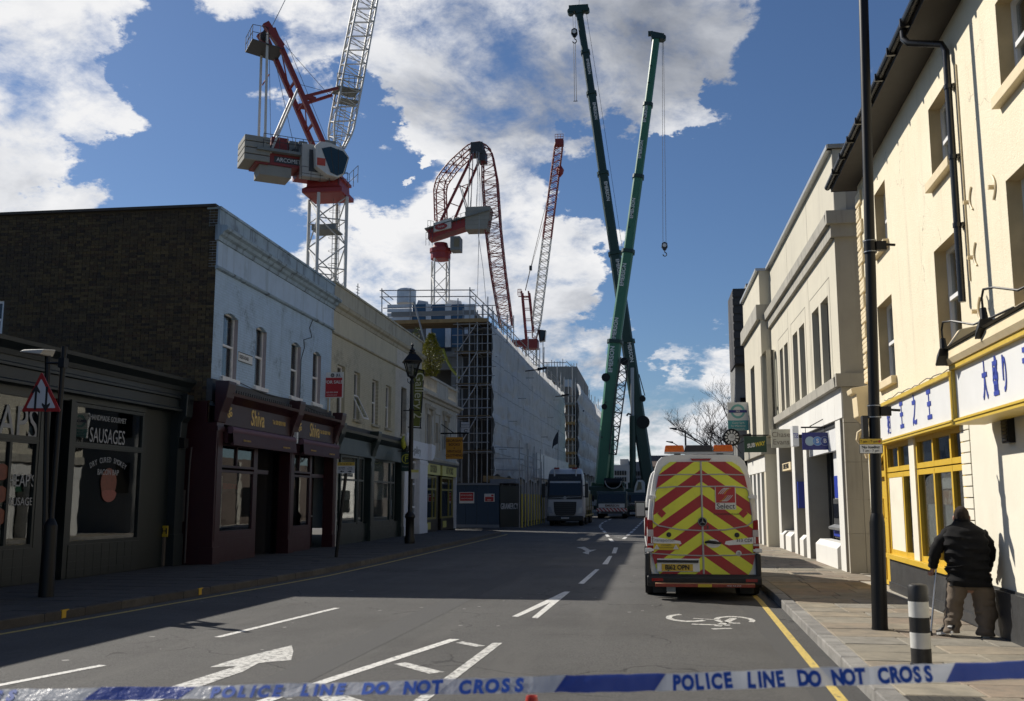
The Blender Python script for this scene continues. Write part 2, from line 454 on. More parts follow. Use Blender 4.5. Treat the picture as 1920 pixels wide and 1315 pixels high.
def mat_painted_brick(name, col, dark, plane='y'):
    """painted brickwork: courses in relief, weathered patches"""
    m, nt, b = new_mat(name); L = nt.links
    g = nd(nt, 'ShaderNodeNewGeometry'); sx = nd(nt, 'ShaderNodeSeparateXYZ'); L.new(g.outputs['Position'], sx.inputs[0])
    cb = nd(nt, 'ShaderNodeCombineXYZ'); L.new(sx.outputs['Y'], cb.inputs[0]); L.new(sx.outputs['Z'], cb.inputs[1])
    br = nd(nt, 'ShaderNodeTexBrick'); L.new(cb.outputs[0], br.inputs['Vector'])
    br.inputs['Scale'].default_value = 1; br.inputs['Brick Width'].default_value = .225; br.inputs['Row Height'].default_value = .075
    br.inputs['Mortar Size'].default_value = .006; br.inputs['Mortar Smooth'].default_value = .3
    br.inputs['Color1'].default_value = (.92,.92,.92,1); br.inputs['Color2'].default_value = (1,1,1,1); br.inputs['Mortar'].default_value = (.72,.72,.72,1)
    base = mixc(nt, noise_(nt, 2.2, 6), tuple(x*.86 for x in col), tuple(min(1, x*1.1) for x in col))
    c = mixc(nt, .75, base, br.outputs['Color'], 'MULTIPLY')
    dm = math_(nt, 'MULTIPLY', ramp(nt, noise_(nt, .8, 8, .7), .50, .68), ramp(nt, noise_(nt, 9, 6, .7), .40, .58))
    c = mixc(nt, math_(nt, 'MULTIPLY', dm, .7), c, dark)
    c = mixc(nt, ramp(nt, noise_(nt, 1, 6, .62, scaled_pos(nt, (3, 3, .3))), .52, .75, 0, .3), c, dark)
    L.new(c, b.inputs['Base Color']); b.inputs['Roughness'].default_value = .7
    h = math_(nt, 'ADD', math_(nt, 'MULTIPLY', br.outputs['Fac'], -1.0), math_(nt, 'MULTIPLY', noise_(nt, 22, 5), .5))
    bump(nt, b, h, .5, .02); return m
def mat_stone(name, cols, rough=.85, bmp=.3):
    """paving and kerb stones: every piece its own tone"""
    m, nt, b = new_mat(name); L = nt.links
    oi = nd(nt, 'ShaderNodeObjectInfo'); g = nd(nt, 'ShaderNodeNewGeometry')
    cr = nd(nt, 'ShaderNodeValToRGB'); el = cr.color_ramp.elements
    r = math_(nt, 'FRACT', math_(nt, 'ADD', math_(nt, 'MULTIPLY', oi.outputs['Random'], 5.77), g.outputs['Random Per Island']))
    for i, c in enumerate(cols):
        p = i/(len(cols)-1)
        e = el[0] if i == 0 else (el[-1] if i == len(cols)-1 else el.new(p))
        e.position = p; e.color = (*c, 1)
    L.new(r, cr.inputs[0])
    c = mixc(nt, ramp(nt, noise_(nt, 3.5, 7, .65), .35, .7, 0, .6), cr.outputs[0], tuple(x*.55 for x in cols[0]))
    c = mixc(nt, ramp(nt, noise_(nt, 45, 3, .7), .5, .75, 0, .35), c, tuple(min(1, x*1.5) for x in cols[-1]))
    c = mixc(nt, ramp(nt, noise_(nt, .9, 6, .7), .55, .75, 0, .45), c, (.06,.055,.045))
    v = nd(nt, 'ShaderNodeTexVoronoi'); v.inputs['Scale'].default_value = 3.1; L.new(g.outputs['Position'], v.inputs['Vector'])
    c = mixc(nt, math_(nt, 'MULTIPLY', math_(nt, 'LESS_THAN', v.outputs['Distance'], .05), .6), c, (.07,.065,.06))
    L.new(c, b.inputs['Base Color']); b.inputs['Roughness'].default_value = rough
    bump(nt, b, noise_(nt, 28, 6, .65), bmp, .012); return m
def mat_glass(name, tint=(.02,.022,.024), trans=.75):
    """window glass: see-through with real mirror reflections"""
    m, nt, b = new_mat(name); L = nt.links
    out = nt.nodes['Material Output']; nt.nodes.remove(b)
    tr = nd(nt, 'ShaderNodeBsdfTransparent'); tr.inputs[0].default_value = (trans, trans*1.02, trans, 1)
    gl = nd(nt, 'ShaderNodeBsdfGlossy'); gl.inputs['Roughness'].default_value = .012; gl.inputs[0].default_value = (.95,.97,1,1)
    fr = nd(nt, 'ShaderNodeFresnel'); gg = nd(nt, 'ShaderNodeNewGeometry'); L.new(math_(nt, 'SUBTRACT', 1.5, math_(nt, 'MULTIPLY', gg.outputs['Backfacing'], .8333)), fr.inputs[0])
    bm = nd(nt, 'ShaderNodeBump'); bm.inputs['Strength'].default_value = .006; bm.inputs['Distance'].default_value = .1
    L.new(noise_(nt, 1.6, 2), bm.inputs['Height']); L.new(bm.outputs[0], gl.inputs['Normal'])
    mx = nd(nt, 'ShaderNodeMixShader'); L.new(math_(nt, 'ADD', math_(nt, 'MULTIPLY', fr.outputs[0], 1.0), .005, clamp=True), mx.inputs[0])
    L.new(tr.outputs[0], mx.inputs[1]); L.new(gl.outputs[0], mx.inputs[2]); L.new(mx.outputs[0], out.inputs[0]); return m
def mat_sheeting(name='scaffold_sheeting'):
    m, nt, b = new_mat(name); L = nt.links
    g = nd(nt, 'ShaderNodeNewGeometry'); sx = nd(nt, 'ShaderNodeSeparateXYZ'); L.new(g.outputs['Position'], sx.inputs[0])
    n = noise_(nt, .5, 7, .65, scaled_pos(nt, (1, .5, 1)))
    c = mixc(nt, n, (.66,.66,.66), (.88,.88,.88))
    c = mixc(nt, ramp(nt, noise_(nt, 1, 6, .6, scaled_pos(nt, (2, 1.2, .25))), .5, .75, 0, .5), c, (.26,.245,.22))
    fr = math_(nt, 'FRACT', math_(nt, 'DIVIDE', sx.outputs['Z'], 1.0))
    ln = math_(nt, 'LESS_THAN', fr, .045); c = mixc(nt, math_(nt, 'MULTIPLY', ln, .8), c, (.85,.85,.85))
    fy = math_(nt, 'LESS_THAN', math_(nt, 'FRACT', math_(nt, 'DIVIDE', sx.outputs['Y'], 2.6)), .03)
    c = mixc(nt, math_(nt, 'MULTIPLY', fy, .45), c, (.2,.2,.2))
    fz = math_(nt, 'LESS_THAN', math_(nt, 'FRACT', math_(nt, 'DIVIDE', math_(nt, 'SUBTRACT', sx.outputs['Z'], .75), 1.92)), .035); c = mixc(nt, math_(nt, 'MULTIPLY', fz, .5), c, (.2,.2,.2))
    L.new(c, b.inputs['Base Color']); b.inputs['Roughness'].default_value = .42
    tl = nd(nt, 'ShaderNodeBsdfTranslucent'); L.new(c, tl.inputs[0])
    mx = nd(nt, 'ShaderNodeMixShader'); mx.inputs[0].default_value = .45
    out = nt.nodes['Material Output']; L.new(b.outputs[0], mx.inputs[1]); L.new(tl.outputs[0], mx.inputs[2]); L.new(mx.outputs[0], out.inputs[0])
    bump(nt, b, noise_(nt, .9, 6, .6, scaled_pos(nt, (1, .8, .8)), .8), .6, .25); return m

ASPHALT = mat_asphalt()
WHITE_LINE = mat_marking('white_road_paint', (.72,.71,.67), .62)
WORN_LINE = mat_marking('worn_white_road_paint', (.66,.65,.61), .95)
YELLOW_LINE = mat_marking('yellow_road_paint', (.62,.46,.12), .55)
BLACKMETAL = M('black_painted_metal', (.007,.007,.0075), .42, 0, .1, 4, spec=.3)
DARKMETAL = M('dark_grey_metal', (.04,.042,.045), .5, 0, .15)
STEEL = M('galvanised_steel', (.33,.34,.35), .45, .7, .15)
WHITE_PAINT = M('white_joinery_paint', (.74,.74,.72), .5, 0, .08, 5, .15)
GLASS = mat_glass('window_glass')
DARKROOM = plain('unlit_interior', (.02,.019,.018), .9)
GREYROOM = M('grey_interior', (.16,.165,.15), .9)
CURTAIN = M('net_curtain', (.45,.44,.42), .9, 0, .25, 14, streak=.4)
# ------------------------------------------------------------------ ground, road, pavements
def flat(name, polys, z, mat, parent=None, kind=None, t=None):
    mb = MB()
    for p in polys:
        mb.add([(x, y, z) for x, y in p], [tuple(range(len(p)))])
    return obj(name, mb, mat, parent, kind=kind)
EARTH = M('ground_earth', (.12,.115,.105), .95, 0, .2, .6)
flat('ground', [[(-1500,-600),(1500,-600),(1500,2200),(-1500,2200)]], -.03, EARTH, kind='structure')
road = flat('road', [[(-16,-12),(3.0,-12),(3.0,420),(-12,420),(-12,66.5),(-60,66.5),(-60,55),(-16,55)]], 0.0, ASPHALT, kind='structure')
LK = [(-9.9,3.0),(-9.35,8.5),(-8.8,13.1),(-8.46,16.6),(-8.1,20),(-7.82,23.3),(-7.72,28),(-7.68,40),(-7.66,51),(-7.75,52.6),(-8.3,54.2),(-9.3,55.3),(-11,55.8)]
def kerb_r(y): return min(1.85 + .024*(y-8), 2.1)
RK = [(kerb_r(y), y) for y in (3, 8, 12, 18.5, 30, 50, 90, 140)]
def along(pts, step):
    out = []; acc = 0.0
    ps = [Vector((x, y, 0)) for x, y in pts]
    for i in range(len(ps)-1):
        d = (ps[i+1]-ps[i]).length; t = acc
        while t < d: out.append(ps[i].lerp(ps[i+1], t/d)); t += step
        acc = t - d
    return out
def kx(pts, y):
    for (x0, y0), (x1, y1) in zip(pts, pts[1:]):
        if y0 <= y <= y1: return x0 + (x1-x0)*(y-y0)/(y1-y0)
    return pts[-1][0]
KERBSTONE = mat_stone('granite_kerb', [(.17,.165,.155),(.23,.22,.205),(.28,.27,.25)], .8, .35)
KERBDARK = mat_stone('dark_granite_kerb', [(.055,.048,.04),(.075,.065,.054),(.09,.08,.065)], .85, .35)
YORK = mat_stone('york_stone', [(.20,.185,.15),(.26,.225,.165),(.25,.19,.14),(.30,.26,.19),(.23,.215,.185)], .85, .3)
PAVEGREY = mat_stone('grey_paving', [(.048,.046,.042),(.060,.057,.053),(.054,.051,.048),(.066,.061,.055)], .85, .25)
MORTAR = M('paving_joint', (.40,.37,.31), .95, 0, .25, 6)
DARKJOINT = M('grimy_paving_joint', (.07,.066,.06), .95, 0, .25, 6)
pts = LK[:-1]
lp = MB(); poly = [(x, y) for x, y in LK] + [(-40, 55.8), (-40, 3)]
lp.prism([(x, y, -.02) for x, y in poly], (0, 0, .125))
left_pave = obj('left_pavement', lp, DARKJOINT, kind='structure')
rp = MB(); rp.prism([(x, y, -.02) for x, y in RK] + [(30, 140, -.02), (30, 3, -.02)], (0, 0, .125))
right_pave = obj('right_pavement', rp, MORTAR, kind='structure')
def unit_slab(ch=.02):
    mb = MB(); c = ch
    v = [(-.5,-.5,-1),(.5,-.5,-1),(.5,.5,-1),(-.5,.5,-1),(-.5,-.5,-.12),(.5,-.5,-.12),(.5,.5,-.12),(-.5,.5,-.12),(-.5+c,-.5+c,0),(.5-c,-.5+c,0),(.5-c,.5-c,0),(-.5+c,.5-c,0)]
    f = [(0,1,5,4),(1,2,6,5),(2,3,7,6),(3,0,4,7),(4,5,9,8),(5,6,10,9),(6,7,11,10),(7,4,8,11),(8,9,10,11)]
    mb.add(v, f); return mb
def kerb(pts, y0, y1, mat, pave, side, n_max):
    mb = unit_slab(.04); proto = None
    ps = [p for p in along(pts, .92) if y0 < p.y < y1][:n_max]
    for i in range(len(ps)-1):
        a, b = ps[i], ps[i+1]; c = (a+b)/2; t = b-a; ang = math.atan2(t.y, t.x)
        c = c + Vector((-side*.085, 0, 0))*-1
        loc = (c.x, c.y, .133 + random.uniform(-.004, .004)); rot = (random.uniform(-.012,.012), random.uniform(-.006,.006), ang + random.uniform(-.006,.006)); sc = (t.length-.012, .19, .13)
        if proto is None:
            proto = obj('kerb_stone', mb, mat, pave); proto.location = loc; proto.rotation_euler = rot; proto.scale = sc
        else: inst(proto, pave, loc, rot, sc)
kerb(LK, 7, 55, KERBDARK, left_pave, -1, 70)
kerb(RK, 6, 60, KERBSTONE, right_pave, 1, 70)
def slabs(pave, mat, y0, y1, xa, xb, row, wmin, wmax, z):
    mb = unit_slab(.012); proto = None; y = y0
    while y < y1:
        d = row*random.uniform(.85, 1.15); x = xa(y + d/2); x1 = xb(y + d/2)
        while x < x1 - .05:
            w = random.uniform(wmin, wmax)
            if x1 - (x + w) < .3: w = x1 - x
            g = .014
            loc = (x + w/2, y + d/2, z + random.uniform(-.003, .003)); sc = (w-g, d-g, .06)
            rot = (random.uniform(-.003,.003), random.uniform(-.003,.003), 0)
            if proto is None:
                proto = obj('paving_slab', mb, mat, pave); proto.location = loc; proto.scale = sc; proto.rotation_euler = rot
            else: inst(proto, pave, loc, rot, sc)
            x += w
        y += d
slabs(right_pave, YORK, 6.5, 46, lambda y: kerb_r(y) + .19, lambda y: 4.15 if y < 21.8 else 4.6, .68, .55, 1.05, .122)
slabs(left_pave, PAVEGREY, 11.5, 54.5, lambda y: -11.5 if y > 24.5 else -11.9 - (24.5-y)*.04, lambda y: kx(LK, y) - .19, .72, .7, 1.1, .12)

# painted lines and symbols on the road
def strip(mb, a, b, w, z=.004):
    a = Vector((a[0], a[1], 0)); b = Vector((b[0], b[1], 0)); t = (b-a).normalized(); n = Vector((-t.y, t.x, 0))*(w/2)
    mb.add([(*(a-n).xy, z), (*(b-n).xy, z), (*(b+n).xy, z), (*(a+n).xy, z)], [(0,1,2,3)])
def polyline(mb, pts, w, z=.004):
    for a, b in zip(pts, pts[1:]): strip(mb, a, b, w, z)
def g(u, v): p = at_z(u, v, 0); return (p.x, p.y)
def mark(name, px, mat=WHITE_LINE):
    mb = MB(); p = [g(u, v) for u, v in px]; mb.add([(x, y, .004) for x, y in p], [tuple(range(len(p)))]); return obj(name, mb, mat, road)
def dash(name, pa, pb, w, mat=WHITE_LINE):
    mb = MB(); strip(mb, g(*pa), g(*pb), w); return obj(name, mb, mat, road)
mb = MB(); polyline(mb, [(x+.33, y) for x, y in LK[1:10]], .085); obj('yellow_line', mb, YELLOW_LINE, road)
mb = MB(); polyline(mb, [(kerb_r(y)-.26, y) for y in (4, 8, 12, 18.5, 30, 60)], .095); obj('yellow_line', mb, YELLOW_LINE, road)
dash('lane_dash', (408,1195.5), (632,1140.5), .105); dash('lane_dash', (-70,1299), (193,1248), .105)
mark('direction_arrow', [(226,1318),(445,1249.5),(393,1252),(420,1243),(447,1235.6),(500,1222),(547,1211),(550,1222),(546,1238.5),(485,1244),(456,1260),(290,1318)], WORN_LINE)
dash('hatch_border', (480,1320.5), (853,1199), .13); dash('hatch_border', (784,1318), (933,1206), .12, WORN_LINE)
mark('hatch_bar', [(855,1206),(868,1203.6),(910,1211.6),(892,1213.4)], WORN_LINE)
mark('hatch_bar', [(738.5,1246),(760,1242.6),(833,1261),(804,1264)], WORN_LINE)
mark('hatch_bar', [(590,1304),(637,1301),(690,1318),(610,1318)], WORN_LINE)
mark('lane_fork', [(959,1157),(1057.6,1110),(1069,1110),(1008,1160),(997,1159),(1032,1130),(972,1157)])
mark('lane_dash', [(1084,1095),(1095,1095),(1124,1068),(1116,1068)]); mark('lane_dash', [(1129,1058.5),(1139.6,1058.5),(1148,1043),(1141.5,1043)])
mark('lane_dash', [(1147,1038),(1155,1038),(1159,1027),(1151,1027)])
mark('direction_arrow', [(1081,1027),(1096,1025.5),(1106,1031.5),(1119,1031),(1105,1035.5),(1104,1040),(1092,1037),(1099,1034),(1090,1029)], WORN_LINE)
lb = [(1150,1017),(1141,1008),(1136,1000),(1130,994),(1126,990),(1124.5,986.5),(1127,983),(1132,979),(1140,976),(1148,972.5)]
rb = [(1168,1012),(1176,1005),(1182,1000),(1187,995.5),(1191.5,991),(1195,987.5),(1199,984),(1202,980.5),(1205,977.5),(1208,974.5)]
for pl in (lb, rb):
    for a, b in zip(pl, pl[1:]):
        A = Vector(g(*a)); B = Vector(g(*b)); mb = MB(); strip(mb, A.lerp(B, .12), A.lerp(B, .72), .16); obj('lane_dash', mb, WHITE_LINE, road)
for v, ua, ub in ((999.5,1145,1174),(1002.5,1147,1172),(1005.5,1151,1170),(1008.5,1155,1168)):
    dash('hatch_bar', (ua, v), (ub, v+.5), .22, WORN_LINE)
mb = MB(); A = Vector(g(1377, 1163)); rr = .37
def ring(c, r0, r1, a0, a1, sy=1.6, n=18):
    for i in range(n):
        t0 = a0+(a1-a0)*i/n; t1 = a0+(a1-a0)*(i+1)/n
        q = [(c.x+r*math.cos(t), c.y+r*math.sin(t)*sy) for r, t in ((r0,t0),(r1,t0),(r1,t1),(r0,t1))]
        mb.add([(x, y, .004) for x, y in q], [(0,1,2,3)])
B = Vector(g(1290, 1159))
ring(A, .22, .30, -.6, 4.9); ring(B, .24, .33, 1.9, 5.6)
for p, q, w in (((1297,1171),(1369,1173),.10),((1345,1175),(1376,1160),.11),((1335,1180),(1372,1179),.10),((1300,1160),(1330,1162),.06),((1330,1162),(1352,1163),.05)):
    strip(mb, g(*p), g(*q), w)
obj('bicycle_symbol', mb, WORN_LINE, road)
# grit, stains and a repaired trench give the surface its wear
PATCH = M('newer_asphalt_patch', (.062,.061,.06), .85, 0, .3, 60, bmp=.5, bscale=120)
mb = MB(); strip(mb, (-3.6, 9), (-3.2, 33), .5, .002); obj('tarmac_repair', mb, PATCH, road)
mb = MB(); strip(mb, (1.55, 6), (1.72, 60), .34, .002); obj('gutter_channel', mb, PATCH, road)
IRON = M('cast_iron', (.05,.048,.045), .55, .4, .3, 20)
mb = MB(); c = at_z(1770, 1313, .12)
mb.box(c.x-.32, c.x+.32, c.y-.22, c.y+.12, .1, .1285)
for i in range(7): mb.box(c.x-.28+i*.088, c.x-.235+i*.088, c.y-.19, c.y+.09, .128, .134)
tag(obj('drain_cover', mb, IRON, loc=(c.x, c.y, .12)), 'dark cast iron cover set in the stone pavement below the striped bollard', 'drain cover')
mb = MB(); c = at_z(1513, 1076, .12)
mb.box(c.x-.3, c.x+.3, c.y-.25, c.y+.25, .1, .1285)
for i in range(5): mb.box(c.x-.26+i*.11, c.x-.2+i*.11, c.y-.21, c.y+.21, .128, .133)
tag(obj('drain_cover', mb, IRON, loc=(c.x, c.y, .12)), 'dark iron inspection cover in the pavement beyond the van shadow', 'drain cover')
YMARK = plain('yellow_spray_paint', (.55,.33,.02), .7)
for u, v in ((52,1152),(304,1110)):
    c = at_z(u, v, .06); x = kx(LK, c.y); mb = MB(); mb.box(x-.02, x+.012, c.y-.09, c.y+.09, .02, .139); obj('paint_mark', mb, YMARK, left_pave)
BLUEBAG = M('blue_plastic', (.03,.08,.3), .35)
mb = MB(); c = at_z(584, 1077, 0)
bm_ = bmesh.new(); bmesh.ops.create_icosphere(bm_, subdivisions=2, radius=.11)
vs = [(c.x+v_.co.x*(1.3+.5*mnoise.noise(v_.co*14)), c.y+v_.co.y*(1+.5*mnoise.noise(v_.co*13)), max(.006, .05+v_.co.z*.5*(1+.6*mnoise.noise(v_.co*17)))) for v_ in bm_.verts]
mb.add(vs, [tuple(q.index for q in f.verts) for f in bm_.faces]); bm_.free()
tag(obj('crumpled_bag', mb, BLUEBAG, loc=(c.x, c.y, 0)), 'crumpled scrap of blue plastic lying in the left gutter', 'litter')
# ------------------------------------------------------------------ left side: brick and painted terrace
TF = Fac((-11.4, 25.1), (-11.4, 70))
GF = TF                                              # shops share the plane
def sash(F, a0, a1, z0, z1, d, parent, frame, curtain=True, meet=.5, fw=.055, open_=0.0):
    """double-hung sash: frame part with its panes as sub-parts"""
    mb = MB(); B = F.box; D = d
    B(mb, a0, a0+fw, z0, z1, D-.05, D+.02); B(mb, a1-fw, a1, z0, z1, D-.05, D+.02)
    B(mb, a0+fw, a1-fw, z1-fw, z1, D-.05, D+.02); B(mb, a0+fw, a1-fw, z0, z0+fw*1.3, D-.05, D+.02)
    zm = z0 + (z1-z0)*meet
    B(mb, a0+fw, a1-fw, zm-.03, zm+.03, D-.045, D+.03)
    for s in (a0+fw, a1-fw-.03): B(mb, s, s+.03, z0+fw, zm-.03, D-.04, D+.012)
    w = obj('window', mb, frame, parent)
    for q0, q1 in ((z0+fw, zm-.03), (zm+.03, z1-fw)):
        g_ = MB(); B(g_, a0+fw, a1-fw, q0, q1, D-.03, D-.024); obj('pane', g_, GLASS, w)
    c = MB(); B(c, a0+.02, a1-.02, z0+.02, z1-.02, D-.9, D-.86); obj('dark_room', c, DARKROOM, w)
    if curtain:
        c = MB(); n = 14
        for k, (s0, s1) in enumerate(((a0+fw, a0+(a1-a0)*.42), (a1-(a1-a0)*.40, a1-fw))):
            for i in range(n):
                q = [s0+(s1-s0)*(i+j)/n for j in (0, 1)]; e = [D-.16+.02*math.sin((i+j)*1.9) for j in (0, 1)]
                c.quad(F.P(q[0], z0+.05, e[0]), F.P(q[1], z0+.05, e[1]), F.P(q[1], z1-.05, e[1]), F.P(q[0], z1-.05, e[0]))
        obj('curtain', c, CURTAIN, w)
    return w
def hole(F, bl, tr, d=0.0):
    a0, z0 = F.uv(*bl, d); a1, z1 = F.uv(*tr, d); return [a0, a1, z0, z1]
BRICKM = mat_brick('london_stock_brick', [(.034,.025,.015),(.070,.050,.024),(.095,.068,.028),(.060,.036,.019),(.026,.020,.015),(.115,.084,.038),(.050,.037,.022)])
MORTARB = M('old_lime_mortar', (.075,.062,.042), .95, 0, .25, 8)
BLUEWALL = mat_painted_brick('pale_blue_painted_brick', (.41,.545,.68), (.13,.155,.18))
BLUEREND = M('pale_blue_render', (.41,.52,.64), .7, 0, .1, 2.5, .3, (.15,.18,.2), .15, 20, streak=.35)
CORNICE_B = M('weathered_blue_cornice', (.30,.39,.46), .8, 0, .2, 2, .75, (.05,.055,.055), .3, 25, streak=.8)
REVEALM = M('grey_pink_reveal', (.42,.38,.39), .8, 0, .15, 6, .3)
SASHW = M('white_sash_paint', (.70,.69,.67), .5, 0, .1, 8, .2)
SLATE = M('dark_roof_slate', (.045,.045,.05), .7, 0, .25, 5, bmp=.3)

def brick_wall(parent, x0, x1, z0, z1, y, hole_=None):
    """gable of brick courses in front of a mortar bed, facing the camera; nearest courses as single bricks"""
    bed = MB(); H = [hole_] if hole_ else []
    GW = Fac((x0, y), (x1, y), (x0, y-10))
    GW.wall(bed, 0, x1-x0, z0, z1, [(h[0]-x0, h[1]-x0, h[2], h[3]) for h in H], .2, -.012)
    obj('brick_bed', bed, MORTARB, parent)
    bw, bh, L = .215, .065, []
    r = 0; z = z0
    while z < z1 - bh:
        x = x1
        if r % 2: L.append((x1-.102, x1, z)); x = x1 - .112
        k = 0
        while x > x0:
            w = bw if (r % 2 == 0) else .1025
            if hole_ is None or not (x > hole_[0]-.02 and x-w < hole_[1]+.02 and z+bh > hole_[2]-.02 and z < hole_[3]+.02):
                L.append((max(x-w, x0), x, z))
            x -= w + .010
        z += bh + .010; r += 1
    random.shuffle(L)
    vis = [b for b in L if b[2] > 5.0 and b[0] > -15.5]
    single = set(vis[:300]); proto = None
    stuff = MB()
    cube = MB(); cube.box(-.5, .5, -.5, .5, -.5, .5)
    for b in L:
        pr = random.uniform(.0, .010)
        if b in single:
            loc = Vector(((b[0]+b[1])/2, y - pr/2 + .006, b[2]+bh/2)) - ORG[parent.name]; sc = (b[1]-b[0], .024+pr, bh)
            if proto is None: proto = obj('brick', cube, BRICKM, parent, local=True); proto.location = loc; proto.scale = sc
            else: inst(proto, parent, loc, None, sc)
        else: stuff.box(b[0], b[1], y-.006-pr, y+.018, b[2], b[2]+bh)
    obj('brickwork', stuff, BRICKM, parent, kind='stuff')

# --- pale blue house on the corner
ZT = 9.56
blue = thing('terrace_house', 'pale blue painted corner house with a bare brown brick gable', 'house', (-11.4, 25.1, .12), 'painted terrace houses')
A_BE = 10.05                                        # where blue paint meets cream
H1 = [hole(TF, (415,706), (447,598)), hole(TF, (476.5,720), (500.5,619)), hole(TF, (543.5,744), (564.5,645)), hole(TF, (584.5,756), (602.5,659))]
for h in H1: h[2] = 5.03; h[3] = 6.83
mb = MB(); TF.wall(mb, 0, A_BE, 4.2, 7.9, H1, .17, 0, 0, 1); obj('front_wall', mb, [BLUEWALL, REVEALM], blue)
mb = MB(); TF.box(mb, 0, A_BE, 7.9, 8.62, -.2, .05); obj('frieze', mb, BLUEREND, blue)
mb = MB(); TF.prof(mb, -.04, A_BE, [(0,7.84),(.09,7.86),(.11,7.9),(.07,7.94),(0,7.94)]); obj('string_course', mb, CORNICE_B, blue)
mb = MB(); TF.prof(mb, -.12, A_BE, [(0,8.60),(.10,8.62),(.12,8.72),(.20,8.76),(.24,8.84),(.34,8.88),(.36,8.95),(.30,9.0),(0,9.04)]); obj('cornice', mb, CORNICE_B, blue)
mb = MB(); TF.box(mb, 0, A_BE, 9.0, ZT-.07, -.25, .06); TF.box(mb, -.03, A_BE, ZT-.07, ZT, -.3, .10); obj('parapet', mb, CORNICE_B, blue)
for h in H1:
    sash(TF, h[0], h[1], h[2], h[3], -.13, blue, SASHW)
    mb = MB(); TF.box(mb, h[0]-.1, h[1]+.08, h[2]-.11, h[2], -.14, .09); obj('sill', mb, SASHW, blue)
    mb = MB(); n = 8                                # shallow segmental head
    for i in range(n):
        t0, t1 = i/n, (i+1)/n; q = lambda t: h[3] + .001 - .09*(1-(4*t*(1-t)))
        TF.box(mb, h[0]+(h[1]-h[0])*t0, h[0]+(h[1]-h[0])*t1, min(q(t0), q(t1)), h[3]+.02, -.165, .004)
    obj('arch_head', mb, BLUEWALL, blue)
brick_wall(blue, -19.0, -11.4, 3.2, ZT-.02, 25.1, (-19.0, -17.45, 6.05, 7.15))
mb = MB(); mb.box(-34, -19.0, 25.09, 25.4, 3.2, ZT-.02); obj('gable_extension', mb, MORTARB, blue)
mb = MB(); mb.box(-34, -11.42, 24.98, 25.4, ZT-.02, ZT+.05); obj('coping', mb, M('sooty_coping', (.06,.055,.05), .9, 0, .3, 6), blue)
mb = MB(); mb.box(-34, -11.65, 25.4, 35.0, 8.2, 8.4); mb.box(-34, -33.5, 25.4, 35, 0, 9.4); mb.box(-34,-11.6,34.9,35.1,4,9.4); obj('roof', mb, SLATE, blue)
mb = MB(); WF = Fac((-18.99, 25.1), (-17.45, 25.1), (-18, 0))
w = sash(WF, 0, 1.54, 6.05, 7.15, -.08, blue, M('bright_white_upvc', (.8,.8,.8), .4), False, .52, .075)
SIGNW = M('enamel_white', (.62,.61,.56), .4, 0, .1, 9, .25)
BLACKP = plain('black_print', (.015,.015,.016), .6)
mb = MB(); a0, z0 = TF.uv(445.5, 677); a1, z1 = TF.uv(472.5, 668)
TF.box(mb, a0, a1, z0, z0+.27, .003, .02); sp = obj('street_name_plate', mb, SIGNW, blue)
mb = MB(); TF.box(mb, a0, a1, z0, z0+.02, .02, .026); TF.box(mb, a0, a1, z0+.25, z0+.27, .02, .026); obj('plate_border', mb, BLACKP, sp)
TF.text('CREEK ROAD', .15, (a0+a1)/2-.12, z0+.135, .023, BLACKP, sp, sx=.75, ext=.002)
mb = MB()
cab = [(586,511),(586,540),(587,558.5),(583.5,580),(587,595),(579,614.8),(583,633),(568,637.6),(569,653),(563,674.5),(562,705),(560.5,747)]
mb.path([TF.P(*TF.uv(u, v), .03) for u, v in cab], .012, 5); obj('cable', mb, BLACKMETAL, blue)
mb = MB(); mb.path([TF.P(a, 4.86+.05*math.sin(a*1.3)-.02*a+.12, .07) for a in [i*.5 for i in range(1, 20)]], .012, 4); obj('cable', mb, BLACKMETAL, blue)
# --- cream house (two shop widths)
CREAMW = mat_painted_brick('dull_cream_painted_brick', (.50,.46,.33), (.2,.19,.14))
CREAMR = M('dull_cream_render', (.49,.455,.335), .75, 0, .1, 2, .3, (.2,.19,.15), .15, 20, streak=.3)
CORNICE_C = M('weathered_cream_cornice', (.40,.375,.29), .8, 0, .15, 2, .5, (.10,.095,.08), .2, 25, streak=.5)
cream = thing('terrace_house', 'dull cream house with a flipped-open window above the dark green shopfronts', 'house', (-11.4, 35.2, .12), 'painted terrace houses')
A_CE = TF.uv(742, 700)[0]; A_WE = TF.uv(789.5, 700)[0]
H2 = [hole(TF, (631,765), (648,675)), hole(TF, (662.8,775), (676,690)), hole(TF, (697,783), (710,705)), hole(TF, (722.5,792), (734,716))]
for h in H2: h[2] = 4.85; h[3] = 6.72
H3 = hole(TF, (751.5,800), (762.5,728)); H3[2] = 4.75; H3[3] = 6.95
mb = MB(); TF.wall(mb, A_BE, A_CE, 3.9, 7.8, H2, .2); obj('front_wall', mb, CREAMW, cream)
mb = MB(); TF.box(mb, A_BE, A_CE, 7.8, 8.6, -.2, .05); obj('frieze', mb, CREAMR, cream)
mb = MB(); TF.prof(mb, A_BE, A_CE, [(0,7.74),(.07,7.76),(.09,7.8),(.06,7.84),(0,7.84)]); obj('string_course', mb, CORNICE_C, cream)
mb = MB(); TF.prof(mb, A_BE, A_CE, [(0,8.58),(.08,8.6),(.12,8.72),(.22,8.78),(.27,8.9),(.22,8.95),(0,8.98)]); obj('cornice', mb, CORNICE_C, cream)
mb = MB(); TF.box(mb, A_BE, A_CE, 8.9, 9.62, -.25, .04); TF.box(mb, A_BE, A_CE, 9.62, 9.70, -.3, .09); obj('parapet', mb, CORNICE_C, cream)
